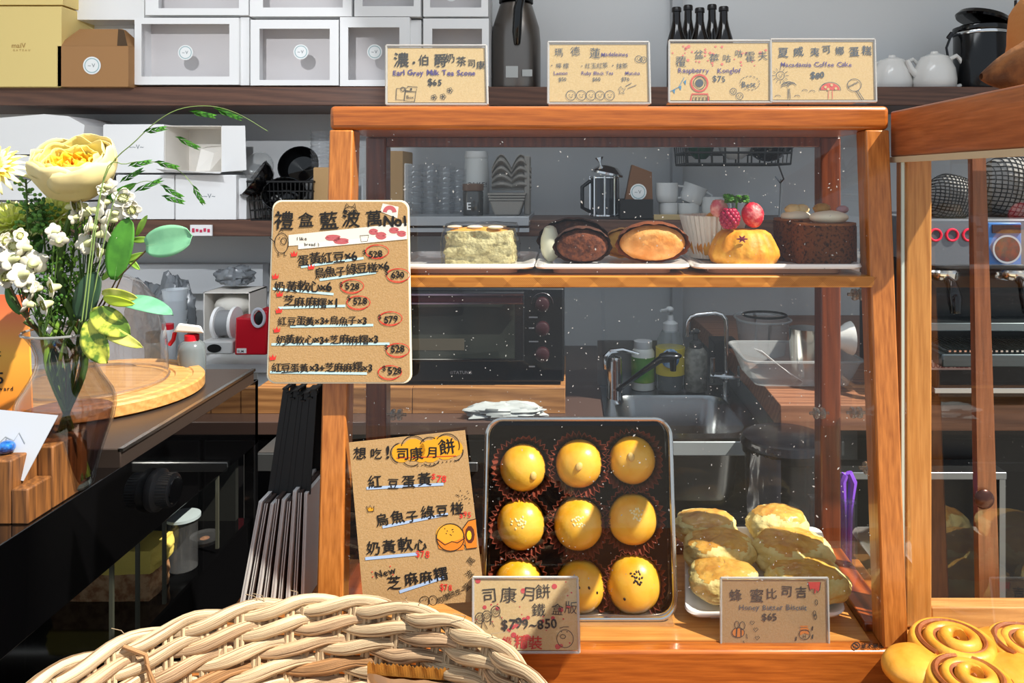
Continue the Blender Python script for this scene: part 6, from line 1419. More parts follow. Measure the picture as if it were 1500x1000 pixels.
# orange poster behind the vase
root = thing('orange_poster', 'orange gradient award poster standing behind the vase at left edge', 'poster', P(0, 610, 1.06))
c = Card((-60, 452, 1.06), (44, 452, 1.06), (-60, 610, 1.05), root)
pm = bpy.data.materials.new('poster_print'); pm.use_nodes = True; nt = pm.node_tree; tcn = nt.nodes.new('ShaderNodeTexCoord'); sx = nt.nodes.new('ShaderNodeSeparateXYZ'); nt.links.new(tcn.outputs['Generated'], sx.inputs[0])
rp = nt.nodes.new('ShaderNodeValToRGB'); rp.color_ramp.elements[0].color = lin('f08020'); rp.color_ramp.elements[1].color = lin('e06a40'); e_ = rp.color_ramp.elements.new(.5); e_.color = lin('f4b040'); e2 = rp.color_ramp.elements.new(.8); e2.color = lin('e88048')
nt.links.new(sx.outputs['Z'], rp.inputs[0]); nt.links.new(rp.outputs[0], nt.nodes['Principled BSDF'].inputs['Base Color']); nt.nodes['Principled BSDF'].inputs['Roughness'].default_value = .5
slab(c, [(-60, 430), (40, 432), (46, 612), (-60, 612)], .003, pm, 'sheet', root)
c.text('5', -6, 562, 24, M_ink, bold=0, jit=0).text('t', -4, 522, 16, M_ink, bold=0, jit=0).text('Award', -10, 572, 8.5, M_ink, bold=0, jit=0, track=1.2); c.flush()

# ------------------------------------------------------------ flowers
DV = .944
vtop = vc + V((0, 0, .19)); vbot = vc + V((0, 0, .012))
def stem_pts(end, a, mid=None):
    """from the foot of the vase, through the neck, to the flower"""
    base = vbot + V((.024 * math.cos(a + PI), .024 * math.sin(a + PI), 0)); neck = vc + V((.021 * math.cos(a), .021 * math.sin(a), .165))
    pts = [base, base.lerp(neck, .5), neck]
    if mid is not None: pts.append(V(mid))
    pts.append(V(end)); out = []
    P_ = [pts[0]] + pts + [pts[-1]]
    for i in range(1, len(P_) - 2):
        for k in range(6):
            t = k / 6; p0, p1, p2, p3 = P_[i-1], P_[i], P_[i+1], P_[i+2]
            out.append(.5 * ((2*p1) + (p2 - p0) * t + (2*p0 - 5*p1 + 4*p2 - p3) * t*t + (3*p1 - p0 - 3*p2 + p3) * t**3))
    out.append(pts[-1]); return out
M_stem = mat('stem_green', '4a6a24', .5, c2='34501c', cscale=40); M_stem2 = mat('stem_brown', '5a4426', .6)
# rose
rc = P(107, 243, .93)
rose = thing('rose', 'large pale yellow rose with golden heart standing tallest in the vase', 'rose', rc)
RR = Matrix.Translation(rc) @ Matrix.Rotation(.50, 4, 'X') @ Matrix.Rotation(.1, 4, 'Y')
cols = [mat('rose_heart', 'e89a14', .55, sss=.1), mat('rose_gold', 'eebc22', .55, sss=.1), mat('rose_yellow', 'ecc838', .55, sss=.1), mat('rose_light', 'efdd84', .55, sss=.1), mat('rose_cream', 'e4d690', .55, sss=.1), mat('rose_outer', 'e2d29a', .6, sss=.1)]
rr = random.Random(8)
def petal(r0, rt, h, wid, th0, curl, zz):
    def f(u, v):
        w_ = (u - .5) * 2; sh = math.sin(PI * (0.18 + .82 * v) * .62) ; a = th0 + w_ * wid * (0.45 + .55 * sh)
        r = r0 + (rt - r0) * math.sin(PI * (.06 + .60 * v)) * 1.05 + curl * max(0, v - .8) * .02 - .002 * abs(w_)
        z = zz + h * v * (1 - .16 * w_ * w_ * v) ; r += .0018 * math.sin(a * 9 + th0 * 5) * v * v
        return RR @ V((r * math.cos(a), r * math.sin(a), z + .002 * math.sin(a * 7 + th0) * v * v))
    return MB().surf(f, 13, 11)
k = 0
for ring, (n_, r0, rt, h, wid, curl) in enumerate(((5, .001, .007, .048, 1.1, 0), (6, .002, .014, .050, .9, .2), (7, .003, .022, .052, .75, .2), (8, .004, .030, .055, .62, .2), (7, .005, .039, .059, .72, .3), (6, .006, .046, .062, .9, .5))):
    for i in range(n_):
        th0 = 2*PI*i/n_ + ring * .7 + rr.uniform(-.1, .1)
        build(petal(r0, rt * rr.uniform(.93, 1.05), h * rr.uniform(.95, 1.04), wid, th0, curl, -.040), 'petal', cols[ring], root=rose, solid=.0006)
sh = MB(); sh.M = RR; sh.open_lathe([(.004, -.044), (.022, -.040), (.038, -.026), (.046, -.006), (.0475, .006)], (0, 0, 0), 40, lambda a, j: 1 + .02 * math.sin(a * 6)); build(sh, 'outer_petals', cols[5], root=rose)
build(MB().tube([rc + V((0, .012, -.034))] + stem_pts(rc + V((0, .010, -.03)), .3, P(88, 400, .945))[::-1][1:], .0038, 8), 'stem', M_stem, root=rose)
for i in range(4):
    a = i * 1.6 + 2; mb = MB(); mb.surf(lambda u, v: RR @ V(((.012 + .024 * v) * math.cos(a + (u - .5) * .5 * (1 - v)), (.012 + .024 * v) * math.sin(a + (u - .5) * .5 * (1 - v)), -.034 + .012 * v)), 4, 6); build(mb, 'sepal', mat('sepal_green', '4c6a34', .6), root=rose, solid=.0005)
# spider mum and carnation
def daisy(c, R, n_, layers, cols_, label, name, cat, w_=.18, tilt=(.9, .3), cup=.5):
    root = thing(name, label, cat, c); M = Matrix.Translation(c) @ Matrix.Rotation(tilt[0], 4, 'X') @ Matrix.Rotation(tilt[1], 4, 'Y')
    for L in range(layers):
        rl = R * (1 - .22 * L); 
        for i in range(n_ - 2 * L):
            a = 2*PI*i/(n_ - 2*L) + L * .2; l = rl * rr.uniform(.9, 1.08)
            def f(u, v): r = l * v; wd = w_ * R * math.sin(PI * (.12 + .85 * v)) ** .7; x = (u - .5) * wd; z = cup * r * (.25 + .35 * L) - .35 * r * v * (v if L == 0 else 0) + x * x * 20; return M @ V((r * math.cos(a) - x * math.sin(a), r * math.sin(a) + x * math.cos(a), z))
            build(MB().surf(f, 4, 6), 'petal', cols_[L % len(cols_)], root=root, solid=.0005)
    return root, M
ylw = [mat('mum_pale', 'f8f0b0', .6, sss=.1), mat('mum_yellow', 'f6e060', .6, sss=.1)]
r, _ = daisy(P(-12, 246, .93), .040, 20, 4, ylw, 'spidery yellow bloom cut by the left edge of frame', 'chrysanthemum', 'flower')
build(MB().tube(stem_pts(P(-12, 260, .935), 2.6, P(10, 420, .94)), .0025, 6), 'stem', M_stem, root=r)
def carn(c, R, label, tilt=.5):
    root = thing('carnation', label, 'flower', c); M = Matrix.Translation(c) @ Matrix.Rotation(tilt, 4, 'X'); pr = random.Random(int(R * 9999))
    m1 = mat('carnation_lime', 'eef0a8', .65, sss=.1, c2='dfe878', cscale=40)
    for L in range(5):
        n_ = 9 - L
        for i in range(n_):
            a0 = 2*PI*i/n_ + L; rt = R * (1 - .18 * L); h = R * (.25 + .14 * L)
            def f(u, v): a = a0 + (u - .5) * 1.1 * v ** .5; r = rt * v ** .8 * (1 + .04 * math.sin(u * 25)); return M @ V((r * math.cos(a), r * math.sin(a), h * v ** .7 + .05 * R * math.sin(u * 22 + i) * v * v - .2 * R * v ** 4 * (L == 0)))
            build(MB().surf(f, 12, 6), 'petal', m1, root=root, solid=.0005)
    return root
r = carn(P(84, 322, .975), .038, 'ruffled lime yellow carnation behind the rose stem'); build(MB().tube(stem_pts(P(84, 330, .975), 1.2, P(86, 420, .96)), .0028, 6), 'stem', M_stem, root=r)
r = carn(P(20, 335, .96), .042, 'wide ruffled lime carnation low at the left frame edge'); build(MB().tube(stem_pts(P(20, 345, .96), 2.2, P(55, 430, .95)), .0028, 6), 'stem', M_stem, root=r)
# wax flowers
M_wax = mat('wax_petal', 'd9d6c8', .45, sss=.15); M_waxc = mat('wax_centre', '6e7420', .6, c2='a0a040', cscale=200)
wp = MB()
for i in range(5):
    a = 2*PI*i/5
    def f(u, v):
        r = .0030 + .0085 * v; x = (u - .5) * .0112 * math.sin(PI * (.24 + .70 * v)) ** .8; z = .0030 * v * v + x * x * 40
        return V((r * math.cos(a) - x * math.sin(a), r * math.sin(a) + x * math.cos(a), z))
    wp.surf(f, 6, 6)
wc_ = MB(); wc_.open_lathe([(.0052, .0030), (.0048, .0018), (.0028, .0014), (.0001, .0018)], (0, 0, 0), 14)
for i in range(10): a = i * .628; wc_.blob((.0040 * math.cos(a), .0040 * math.sin(a), .0024), .0007, .0007, .0009, 5, 4)
wb = MB(); wb.lathe([(.0001, -.008), (.0028, -.006), (.0042, -.001), (.0056, .002)], (0, 0, 0), 12)
proto = None
def wax(par, px, py, d, s_, ax, az, rg):
    global proto
    loc = P(px, py, d) - par.location
    if proto is None:
        a = build(wp, 'flower', M_wax, smooth=60, solid=.0004); b = build(wc_, 'flower_centre', M_waxc, parent=a); c_ = build(wb, 'calyx', mat('calyx', 'c8cc9a', .6), parent=a); proto = (a, b, c_); trio = proto
    else:
        a, b, c_ = (o.copy() for o in proto)
        for o in (a, b, c_): COL.objects.link(o)
        b.parent = a; c_.parent = a
    a.parent = par; a.location = loc; a.rotation_euler = (PI / 2 - ax, az, rg); a.scale = (s_,) * 3
def sprig(label, fl, ang, mid, d, root_px):
    root = thing('wax_flower_sprig', label, 'flowers', P(*root_px, d), 'white wax flower sprigs in the vase')
    mb = MB(); jn = P(*mid, d + .01)
    for px, py, s_ in fl: mb.tube([P(px, py, d + .006), P(px, py, d + .006).lerp(jn, .5) + V((0, .004, -.006)), jn], .0008, 5)
    mb.tube(stem_pts(jn, ang), .0016, 6); build(mb, 'stem', M_stem2 if ang > 2 else M_stem, root=root)
    for i, (px, py, s_) in enumerate(fl): wax(root, px, py, d + rr.uniform(-.006, .006), s_, rr.uniform(-.35, .45), rr.uniform(-.5, .5), rr.uniform(0, 6))
    ln = MB()
    for i in range(40):
        b = jn.lerp(P(*fl[i % len(fl)][:2], d + .012), rr.uniform(.1, .9)); e = b + V((rr.uniform(-.012, .012), rr.uniform(-.006, .006), rr.uniform(-.002, .014))); ln.tube([b, e], [.0007, .0003], 4)
    build(ln, 'needle_leaves', mat('needle_green', '3a5a1c', .6), root=root, kind='stuff')
sprig('upper sprig of white wax flowers right of the rose', [(160, 273, .9), (181, 291, 1.15), (192, 307, 1.0), (155, 296, .9), (143, 308, 1.15), (163, 320, 1.15), (133, 332, 1.15), (151, 342, 1.2), (170, 344, .9), (129, 356, 1.2), (147, 369, 1.1), (169, 362, 1.0), (119, 301, 1.0), (124, 313, .9), (105, 302, 1.0), (170, 312, .9), (150, 278, .7), (110, 318, .8)], .5, (120, 430), .925, (140, 330))
sprig('lower left sprig of white wax flowers in front', [(19, 379, 1.3), (49, 385, 1.35), (8, 404, 1.25), (34, 402, 1.35), (5, 352, .9), (28, 345, .8), (37, 362, 1.1), (-8, 378, 1.2), (20, 360, 1.0)], 2.6, (40, 470), .895, (25, 390))
sprig('small low sprig of wax flowers over the vase rim', [(52, 422, 1.1), (78, 421, 1.15), (42, 445, 1.05), (66, 446, 1.2), (45, 418, .8), (80, 339, .9), (86, 352, .9)], 1.8, (64, 490), .90, (60, 430))
# filler green twigs
for q, (x0, y0, x1, y1, nm) in enumerate(((38, 262, 55, 470, 'fine green seeded twig rising at far left of the rose'), (60, 300, 78, 470, 'fine green seeded twig between the white sprigs'), (112, 330, 95, 470, 'feathery green twig under the upper white sprig'), (128, 405, 100, 480, 'small feathery green twig above the vase rim'), (90, 375, 84, 480, 'dense feathery twig in front of the rose stem'))):
    d = .93 + .006 * q; root = thing('green_twig', nm, 'twig', P(x0, y0, d)); a, b = P(x1, y1, d + .01), P(x0, y0, d); mb = MB(); lf = MB()
    mb.tube(stem_pts(b, 1 + q * 1.1, a), .0012, 5)
    for i in range(90):
        t = rr.random() ** .8; p = a.lerp(b, t); e = p + V((rr.uniform(-.022, .022), rr.uniform(-.01, .01), rr.uniform(0, .018))); mb.tube([p, e], [.0006, .0004], 4)
        for k in range(2):
            s = e.lerp(p, k * .4); lf.blob(s, .0017 + .001 * (q < 2), .0013, .0024, 6, 4)
    build(mb, 'stem', M_stem, root=root); build(lf, 'tiny_leaves', mat('twig_leaf_%d' % (q % 3), ('5a8a34', '3c6a24', '78a838')[q % 3], .6), root=root, kind='stuff')
# leaves
def leaf(root, a, b, w_, m_, bend=.01, nrm=V((0, -1, 0)), nu=9, nv=14, name='leaf', tip=1.0, rnd_=.0, base=.02, wavy=0):
    a, b = V(a), V(b); d = b - a; L = d.length; s_ = d.cross(nrm).normalized(); n_ = s_.cross(d).normalized()
    def f(u, v):
        x = (u - .5) * 2; wd = w_ * (math.sin(PI * min(1, base + v * (1 - base)) ** tip) ** (.6 - rnd_)) if v < 1 else 0
        return a + d * v + s_ * (x * wd) + n_ * (bend * math.sin(PI * v) + .12 * w_ * abs(x) + wavy * math.sin(v * 14) * x)
    o = build(MB().surf(f, nu, nv), name, m_, root=root, solid=.0005)
    mb = MB(); mb.tube([a + d * t + n_ * (bend * math.sin(PI * t) - .0003) for t in [i / 10 for i in range(11)]], [.0007 - .0005 * i / 10 for i in range(11)], 4); build(mb, 'midrib', mat('midrib', 'a8c890', .6), root=root, parent=o); return o
M_euc = mat('eucalyptus_leaf', '84c49a', .5, c2='78b890', cscale=50, sss=.05); M_euc2 = mat('eucalyptus_dark', '2c4a34', .5); M_lf = mat('leaf_green', '3f7a24', .45, c2='2f641c', cscale=60); M_oat = mat('oat_green', '4a8c24', .5, c2='2f6a1c', cscale=120)
d = .91
def branch(label, pts, ang, r_=.0014, m_=M_stem2, cat='leaf branch', name='eucalyptus_branch', r2=.0009):
    root = thing(name, label, cat, P(*pts[-1])); w3 = [P(*p) for p in pts]; s = stem_pts(w3[0], ang); mb = MB(); mb.tube(s + w3[1:], [r_] * len(s) + [r2] * (len(w3) - 1), 6); build(mb, 'stem', m_, root=root); return root
r = branch('long twig ending in a pale round eucalyptus leaf at right', [(140, 470, .93), (170, 410, .92), (200, 380, .91), (215, 366, .91)], .2)
leaf(r, P(214, 360, .91), P(283, 345, .905), .0190, M_euc, .002, rnd_=.18, nrm=V((0.1, -1, .1)), base=.03, tip=.95)
r = branch('drooping eucalyptus twig with wide grey green leaf over the dome', [(130, 475, .93), (155, 430, .92), (168, 438, .91)], .6)
leaf(r, P(166, 440, .905), P(254, 462, .89), .0135, mat('euc_mid', '6fae8c', .5, c2='5f9a7a', cscale=50), .006, nrm=V((.1, -.5, 1)))
r = branch('dark round leaf twig in the middle of the bouquet', [(110, 480, .94), (120, 450, .93)], 1.0)
leaf(r, P(120, 468, .915), P(142, 398, .915), .0155, M_euc2, .004, rnd_=.2)
leaf(r, P(168, 410, .92), P(190, 318, .925), .016, mat('leaf_lit', '4a8a2c', .5, c2='3a7424', cscale=50), .004, rnd_=.1)
r = branch('variegated yellow green leaf sprig hanging over the vase rim', [(118, 480, .93), (130, 460, .915), (140, 455, .905)], .3, name='variegated_sprig')
M_var = mat('variegated', 'c8cc50', .5, c2='5a7a28', cscale=55, cmin=.45, cmax=.55); M_var2 = mat('variegated_pale', 'dcd878', .5, c2='a8b040', cscale=40)
leaf(r, P(135, 455, .905), P(192, 490, .885), .0155, M_var, .004, nrm=V((0, -1, .4)))
leaf(r, P(128, 470, .90), P(158, 532, .885), .017, M_var, .004)
leaf(r, P(140, 476, .90), P(210, 509, .88), .008, M_var2, .005, nrm=V((0, -1, .3)))
leaf(r, P(150, 428, .905), P(202, 436, .885), .008, M_var2, .003); leaf(r, P(152, 436, .90), P(198, 445, .88), .006, mat('lime_leaf', 'b8d030', .5), .004)
r = branch('bright small leaf sprig below the round eucalyptus leaf', [(150, 470, .94), (180, 400, .93), (205, 375, .93)], 5.5, name='leafy_twig')
for a, b in (((200, 345), (216, 315)), ((192, 352), (222, 350)), ((176, 385), (212, 370)), ((150, 410), (175, 385)), ((186, 375), (205, 395))): leaf(r, P(*a, .93), P(*b, .925), .004, mat('bright_leaf', '9ac850', .5), .001)
r = branch('dark green pointed leaves left of the rose stem', [(60, 470, .95), (50, 400, .95)], 3.6, name='leafy_twig')
for a, b, w_ in (((48, 352), (62, 305), .012), ((40, 350), (30, 330), .006), ((52, 380), (60, 345), .008), ((150, 300), (200, 268), .006), ((30, 460), (10, 418), .007)): leaf(r, P(*a, .95), P(*b, .95), w_, M_lf, .002)
# oat grass: arching stems with flat spikelets
def oat(label, pts, spk, ang, d0):
    root = thing('oat_grass', label, 'grass stem', P(*pts[-1], d0), 'arching oat grass stems'); w3 = [P(*p, d0 + .01 * i / len(pts)) for i, p in enumerate(pts)]
    out = []; Q = [w3[0]] + w3 + [w3[-1]]
    for i in range(1, len(Q) - 2):
        for k in range(5):
            t = k / 5; p0, p1, p2, p3 = Q[i-1], Q[i], Q[i+1], Q[i+2]; out.append(.5 * ((2*p1) + (p2 - p0) * t + (2*p0 - 5*p1 + 4*p2 - p3) * t*t + (3*p1 - p0 - 3*p2 + p3) * t**3))
    out.append(w3[-1]); s = stem_pts(w3[0], ang)[:-1]; allp = s + out
    build(MB().tube(allp, [.0011 * (1 - .75 * i / len(allp)) for i in range(len(allp))], 5), 'stem', mat('grass_stem', '7f9858', .5), root=root)
    for (xa_, ya_), (xb_, yb_) in spk:
        a, b = P(xa_, ya_, d0), P(xb_, yb_, d0); mb = MB(); dd = b - a; s_ = dd.cross(V((0, -1, 0))).normalized()
        for k in range(7):
            t0 = k / 8; sg = 1 if k % 2 else -1; p = a + dd * t0; e = a + dd * min(1, t0 + .42) + s_ * sg * .0035 * (1 - t0 * .6)
            q = (e - p); r_ = q.cross(V((0, -1, 0))).normalized() * .0016; y_ = V((0, -.0012 - .0002 * k, 0)); mb.add([p, p.lerp(e, .5) + r_ + y_, e, p.lerp(e, .5) - r_ + y_, p.lerp(e, .5) + V((0, .001, 0))], [(0, 1, 2, 3), (0, 4, 2, 1), (0, 3, 2, 4)])
        build(mb, 'spikelet', M_oat, root=root)
oat('tallest oat grass stem arching high over to the right', [(120, 470), (150, 270), (200, 205), (250, 165), (300, 155), (345, 165), (392, 192)], [((209, 194), (246, 187)), ((256, 200), (294, 218)), ((276, 163), (318, 171)), ((312, 158), (356, 175))], .8, .90)
oat('middle oat grass stem bending right over the cartons', [(125, 470), (152, 260), (185, 240), (225, 237), (262, 250), (285, 275), (300, 300)], [((187, 244), (224, 236)), ((225, 237), (264, 246)), ((281, 270), (300, 300))], 1.1, .905)
oat('lower oat grass stem with spikelets beside the wax flowers', [(130, 470), (165, 300), (190, 275), (215, 265), (245, 272)], [((175, 268), (212, 247)), ((196, 282), (240, 262)), ((234, 271), (270, 290)), ((236, 287), (272, 297))], 1.4, .91)
# stems crossing in the vase (loose greens)
for i, (a, px) in enumerate(((1.7, 70), (2.9, 45), (4.0, 88), (5.0, 110), (5.8, 120), (3.4, 60), (.9, 100), (2.2, 36))):
    mb = MB(); e = P(px, 470, .93 + .02 * math.sin(i)); s = stem_pts(e, a); mb.tube(s, .0022 + .0006 * (i % 3), 7)
    solo(mb, 'cut_stem', mat('cut_stem_%d' % (i % 3), ('55702c', '3c5420', '6a8a30')[i % 3], .45), 'green cut flower stem standing in the vase water', 'stem', tuple(s[0]), 'loose stems inside the vase')

# ------------------------------------------------------------ paper bags between fridge and case
for i in range(9):
    bx = X(383 + i * 9.5, .97); tx = X(412 + i * 6.5, .97); y0, y1 = .90 + .003 * i, 1.02; zt_b = Z(700 + (i % 3) * 3 - (6 if i > 5 else 0), .97); zb_b = ZC + .001; t = .0045
    root = thing('paper_bag', ['leftmost', 'second', 'third', 'fourth', 'fifth', 'sixth', 'seventh', 'eighth', 'rightmost'][i] + ' flat paper bag with black handles in the row left of the case', 'paper bag', V((bx, y0, zb_b)), 'flat paper bags standing left of the case')
    mb = MB(); mb.hexa([V((bx, y0, zb_b)), V((bx + t, y0, zb_b)), V((tx + t, y0, zt_b)), V((tx, y0, zt_b)), V((bx, y1, zb_b)), V((bx + t, y1, zb_b)), V((tx + t, y1, zt_b)), V((tx, y1, zt_b))])
    build(mb, 'bag_body', mat('bag_brown', '4a3c38', .6) if i % 2 else mat('bag_white', 'e0dede', .6), root=root, smooth=0)
    for dy in (0.003,):
        mb = MB(); 
        for q in range(2): xx = bx + t * (.2 + .6 * q); mb.bar(V((xx, y0 - .0005, zb_b + .001)), V((tx + t * (.2 + .6 * q), y0 - .0005, zt_b - .001)), .0011, .0008, up=(0, 1, 0))
        build(mb, 'white_edge', mat('bag_edge', 'dcdad8', .6), root=root, kind='stuff')
    mb = MB(); top = V((X(430 + i * 5, .97), .95, Z(560 + (i * 7) % 18, .97)))
    for yy in (.93, .99): mb.bar(V((tx + t/2, yy, zt_b - .004)), V((top.x, .955 + (yy - .955) * .4, top.z)), .007, .0018, up=(0, -1, 0))
    mb.bar(V((top.x, .94, top.z)), V((top.x, .975, top.z)), .006, .002)
    build(mb, 'handle', M_blackm, root=root, kind='stuff')

# ------------------------------------------------------------ woven basket in front
h = .40; Rb = .223; byc = .481; bxc = -.225
bk = thing('woven_basket', 'large round woven seagrass basket in the foreground holding a candy packet', 'basket', (bxc, byc, ZC))
def straw(name, c1, c2):
    m = bpy.data.materials.new(name); m.use_nodes = True; nt = m.node_tree; b = nt.nodes['Principled BSDF']
    uv = nt.nodes.new('ShaderNodeTexCoord'); mp = nt.nodes.new('ShaderNodeMapping'); mp.inputs['Scale'].default_value = (9, 16, 1); nt.links.new(uv.outputs['UV'], mp.inputs[0])
    n1 = nt.nodes.new('ShaderNodeTexNoise'); n1.inputs['Scale'].default_value = 1.0; n1.inputs['Detail'].default_value = 5; nt.links.new(mp.outputs[0], n1.inputs['Vector'])
    r = nt.nodes.new('ShaderNodeValToRGB'); r.color_ramp.elements[0].position = .38; r.color_ramp.elements[1].position = .52; r.color_ramp.elements[0].color = lin(c2); r.color_ramp.elements[1].color = lin(c1)
    nt.links.new(n1.outputs[0], r.inputs[0]); nt.links.new(r.outputs[0], b.inputs['Base Color']); b.inputs['Roughness'].default_value = .6
    bp = nt.nodes.new('ShaderNodeBump'); bp.inputs['Strength'].default_value = .9; bp.inputs['Distance'].default_value = .0015; nt.links.new(n1.outputs[0], bp.inputs['Height']); nt.links.new(bp.outputs[0], b.inputs['Normal']); return m
M_st = [straw('seagrass', 'c4a482', '5c4028'), straw('seagrass_pale', 'd0b896', '76583c'), straw('seagrass_brown', 'a87c52', '4e341e')]
def rope(Rr, zz, rs, rh, pitch, ns, par, nm, a0=0, a1=2 * PI, jit=.0008, flat=.85, seed=0):
    L = 2 * PI * Rr; turns = max(1, round(L / pitch)); n_ = turns * 12; pr = random.Random(seed)
    for s_ in range(ns):
        pts = []; ph = 2 * PI * s_ / ns; rad = []
        for i in range(n_):
            a = 2 * PI * i / n_; if_ = turns * a + ph
            w = math.cos(if_); v = math.sin(if_)
            jr = jit * noise.noise(V((math.cos(a) * 9, math.sin(a) * 9, s_ * 7 + zz * 300)))
            rr_ = Rr + rh * w + jr; pts.append(V((bxc + rr_ * math.cos(a), byc + rr_ * math.sin(a), zz + rh * .95 * v + jr)))
            rad.append(rs * (.82 + .25 * max(0, -w)) * (1 + .12 * noise.noise(V((a * 12, s_ * 5, zz * 99)))))
        mb = MB(); mb.tube(pts, rad, 8, closed=True)
        build(mb, nm, M_st[(s_ + seed) % 3 if pr.random() < .4 else s_ % 2], root=bk, smooth=60)
ztop = H - h
rope(Rb + .003, ztop, .0060, .0050, .105, 2, bk, 'rim_strand', seed=1)
zrow = ztop - .0155; q = 0; rr_ = Rb - .001
while zrow > ZC + .012:
    rope(rr_, zrow, .0062, .0046, .100 + .006 * (q % 3), 2, bk, 'woven_strand', seed=q + 2)
    zrow -= .0170; rr_ -= .0035; q += 1
mb = MB()
for i in range(96):
    for dd in (-.005, .005):
        a = 2 * PI * i / 96 + dd / Rb; ca, sa = math.cos(a), math.sin(a)
        mb.tube([V((bxc + (Rb + .0) * ca, byc + (Rb + .0) * sa, ztop)), V((bxc + (rr_ + .003) * ca, byc + (rr_ + .003) * sa, ZC + .006))], .0022, 5)
build(mb, 'stakes', M_st[1], root=bk, kind='stuff')
mb = MB(); mb.lathe([(rr_ + .006, 0.001), (rr_ + .006, .005), (0, .005)], (bxc, byc, ZC), 48); build(mb, 'base', M_st[2], root=bk)
mb = MB()
for rq in range(12):
    r_ = rr_ - .008 - rq * .016
    if r_ > .01: mb.tube([V((bxc + r_ * math.cos(2*PI*i/60), byc + r_ * math.sin(2*PI*i/60), ZC + .009)) for i in range(60)], .0075, 6, closed=True)
build(mb, 'floor_coils', M_st[0], root=bk, kind='stuff')
# loose fibres
mb = MB(); rr = random.Random(4)
for px, py in ((345, 862), (352, 866), (556, 885), (565, 880), (640, 905), (395, 868), (190, 915), (700, 925)):
    a = PI / 2 - (px - 440) / 330; p = V((bxc + (Rb + .004) * math.cos(a), byc + (Rb + .004) * math.sin(a), ztop + .006)); mb.tube([p, p + V((rr.uniform(-.006, .006), -.002, .007)), p + V((rr.uniform(-.014, .014), -.004, .010))], .00035, 4)
build(mb, 'loose_fibres', M_st[1], root=bk, kind='stuff')
mb = MB(); q_ = lambda a, dz, dr: V((bxc + (Rb - dr) * math.cos(a), byc + (Rb - dr) * math.sin(a), ztop + dz)); mb.tube([q_(2.35, .004, .004), q_(2.28, -.006, .012), q_(2.27, -.022, .018), q_(2.25, -.040, .024)], .0020, 5); mb.tube([q_(2.28, -.012, .016), q_(2.24, -.036, .023), q_(2.27, -.044, .025)], .0014, 5); build(mb, 'loose_straw', M_st[2], root=bk, kind='stuff')
# candy packet standing in the basket
root = thing('candy_packet', 'clear and brown cookie packet with crimped top inside the woven basket', 'packet', (X(625, .66), .66, ZC + .02))
d = .655; xa, xb = X(538, d), X(712, d); zt_p = Z(972, d)
n_ = 60; mb = MB(); vs = []
for i in range(n_ + 1):
    x = xa + (xb - xa) * i / n_; zz = zt_p - (i / n_) * .008; vs += [V((x, d + .001 * math.sin(i), zz + (.0018 if i % 2 else 0))), V((x, d, zz - .009))]
mb.add(vs, [(2*i, 2*i+1, 2*i+3, 2*i+2) for i in range(n_)]); build(mb, 'crimped_seal', mat('amber_foil', 'b87c34', .2, .5, bump=.4, bscale=600, stretch=(1, 1, 6)), root=root, solid=.0005, smooth=0)
def pk_(u, v): 
    x = xa + (xb - xa) * u; z = zt_p - u * .008 - .008 - v * .085; b = math.sin(PI * u) ** .5 * math.sin(PI * min(1, v + .02)) ** .5 if 0 < u < 1 and v < 1 else 0
    return V((x, d - .018 * b + .003 * noise.noise(V((u * 7, v * 5, 0))) , z))
build(MB().surf(pk_, 30, 20), 'film_front', mat('clear_film', 'c89a70', .1, trans=.6, spec=.9), root=root)
build(MB().surf(lambda u, v: (lambda p: V((p.x, 2 * d - p.y, p.z)))(pk_(u, v)), 20, 12), 'film_back', mat('amber_foil', 'b87c34', .2, .5), root=root)
for q in range(2): build(MB().blob(V((xa + (xb - xa) * (.3 + .38 * q), d, zt_p - .05)), .026, .010, .032, 24, 14, fn=lambda s: 1 + .05 * nz(s, 3)), 'biscuit_inside', mat('brown_biscuit', '9a5a34', .7, bump=.6, bscale=200), root=root)
# ------------------------------------------------------------ second display case at the right, standing side on
rc2 = thing('display_case', 'second pine display case at right edge with cinnamon rolls and big side glass', 'display case', (.65, .6, ZC))
def rp(mb, name, m, **k): return build(mb, name, m, root=rc2, **k)
M_lt = wood('pale_pine', 'c98f4c', '9c6226', 2, 1.0, .35, .15, .15)
M_railr = wood('rail_brown', 'b4683a', '80401c', 1, 1.0, .35, .15, .15)
xr = .3475; ya, yb2 = .36, .815; ztr = Z(163, .81); zbr = Z(230, .81); zf2 = zf
rp(MB().box(xr, xr + .024, ya, yb2, zbr, ztr), 'top_side_rail', M_railr, bevel=.002)
rp(MB().box(xr + .024, 1.0, yb2 - .024, yb2, zbr + .012, ztr), 'top_rear_rail', M_railr, bevel=.002)
rp(MB().box(xr - .0012, xr + .004, ya, yb2 - .002, zbr - .006, zbr), 'pale_trim', mat('pale_trim', 'c8b898', .5))
rp(MB().box(xr + .006, xr + .034, yb2 - .024, yb2, zf2, zbr), 'rear_post', M_lt, bevel=.002)
rp(MB().box(1.0, 1.028, yb2 - .024, yb2, zf2, ztr), 'rear_post', M_lt, bevel=.002)
rp(MB().add([V((xr + .002, ya, zf2)), V((xr + .002, yb2 - .026, zf2)), V((xr + .002, yb2 - .026, zbr)), V((xr + .002, ya, zbr))], [(0, 1, 2, 3)]), 'side_glass', M_sideglass, smooth=0)
rp(MB().box(xr, xr + .003, yb2 - .028, yb2 - .026, zf2, zbr), 'glass_edge', mat('glass_edge', 'c0ccc4', .2))
rp(MB().box(xr, 1.03, ya, yb2 + .002, ZC + .001, zf2 - .006), 'base', M_lt, bevel=.002)
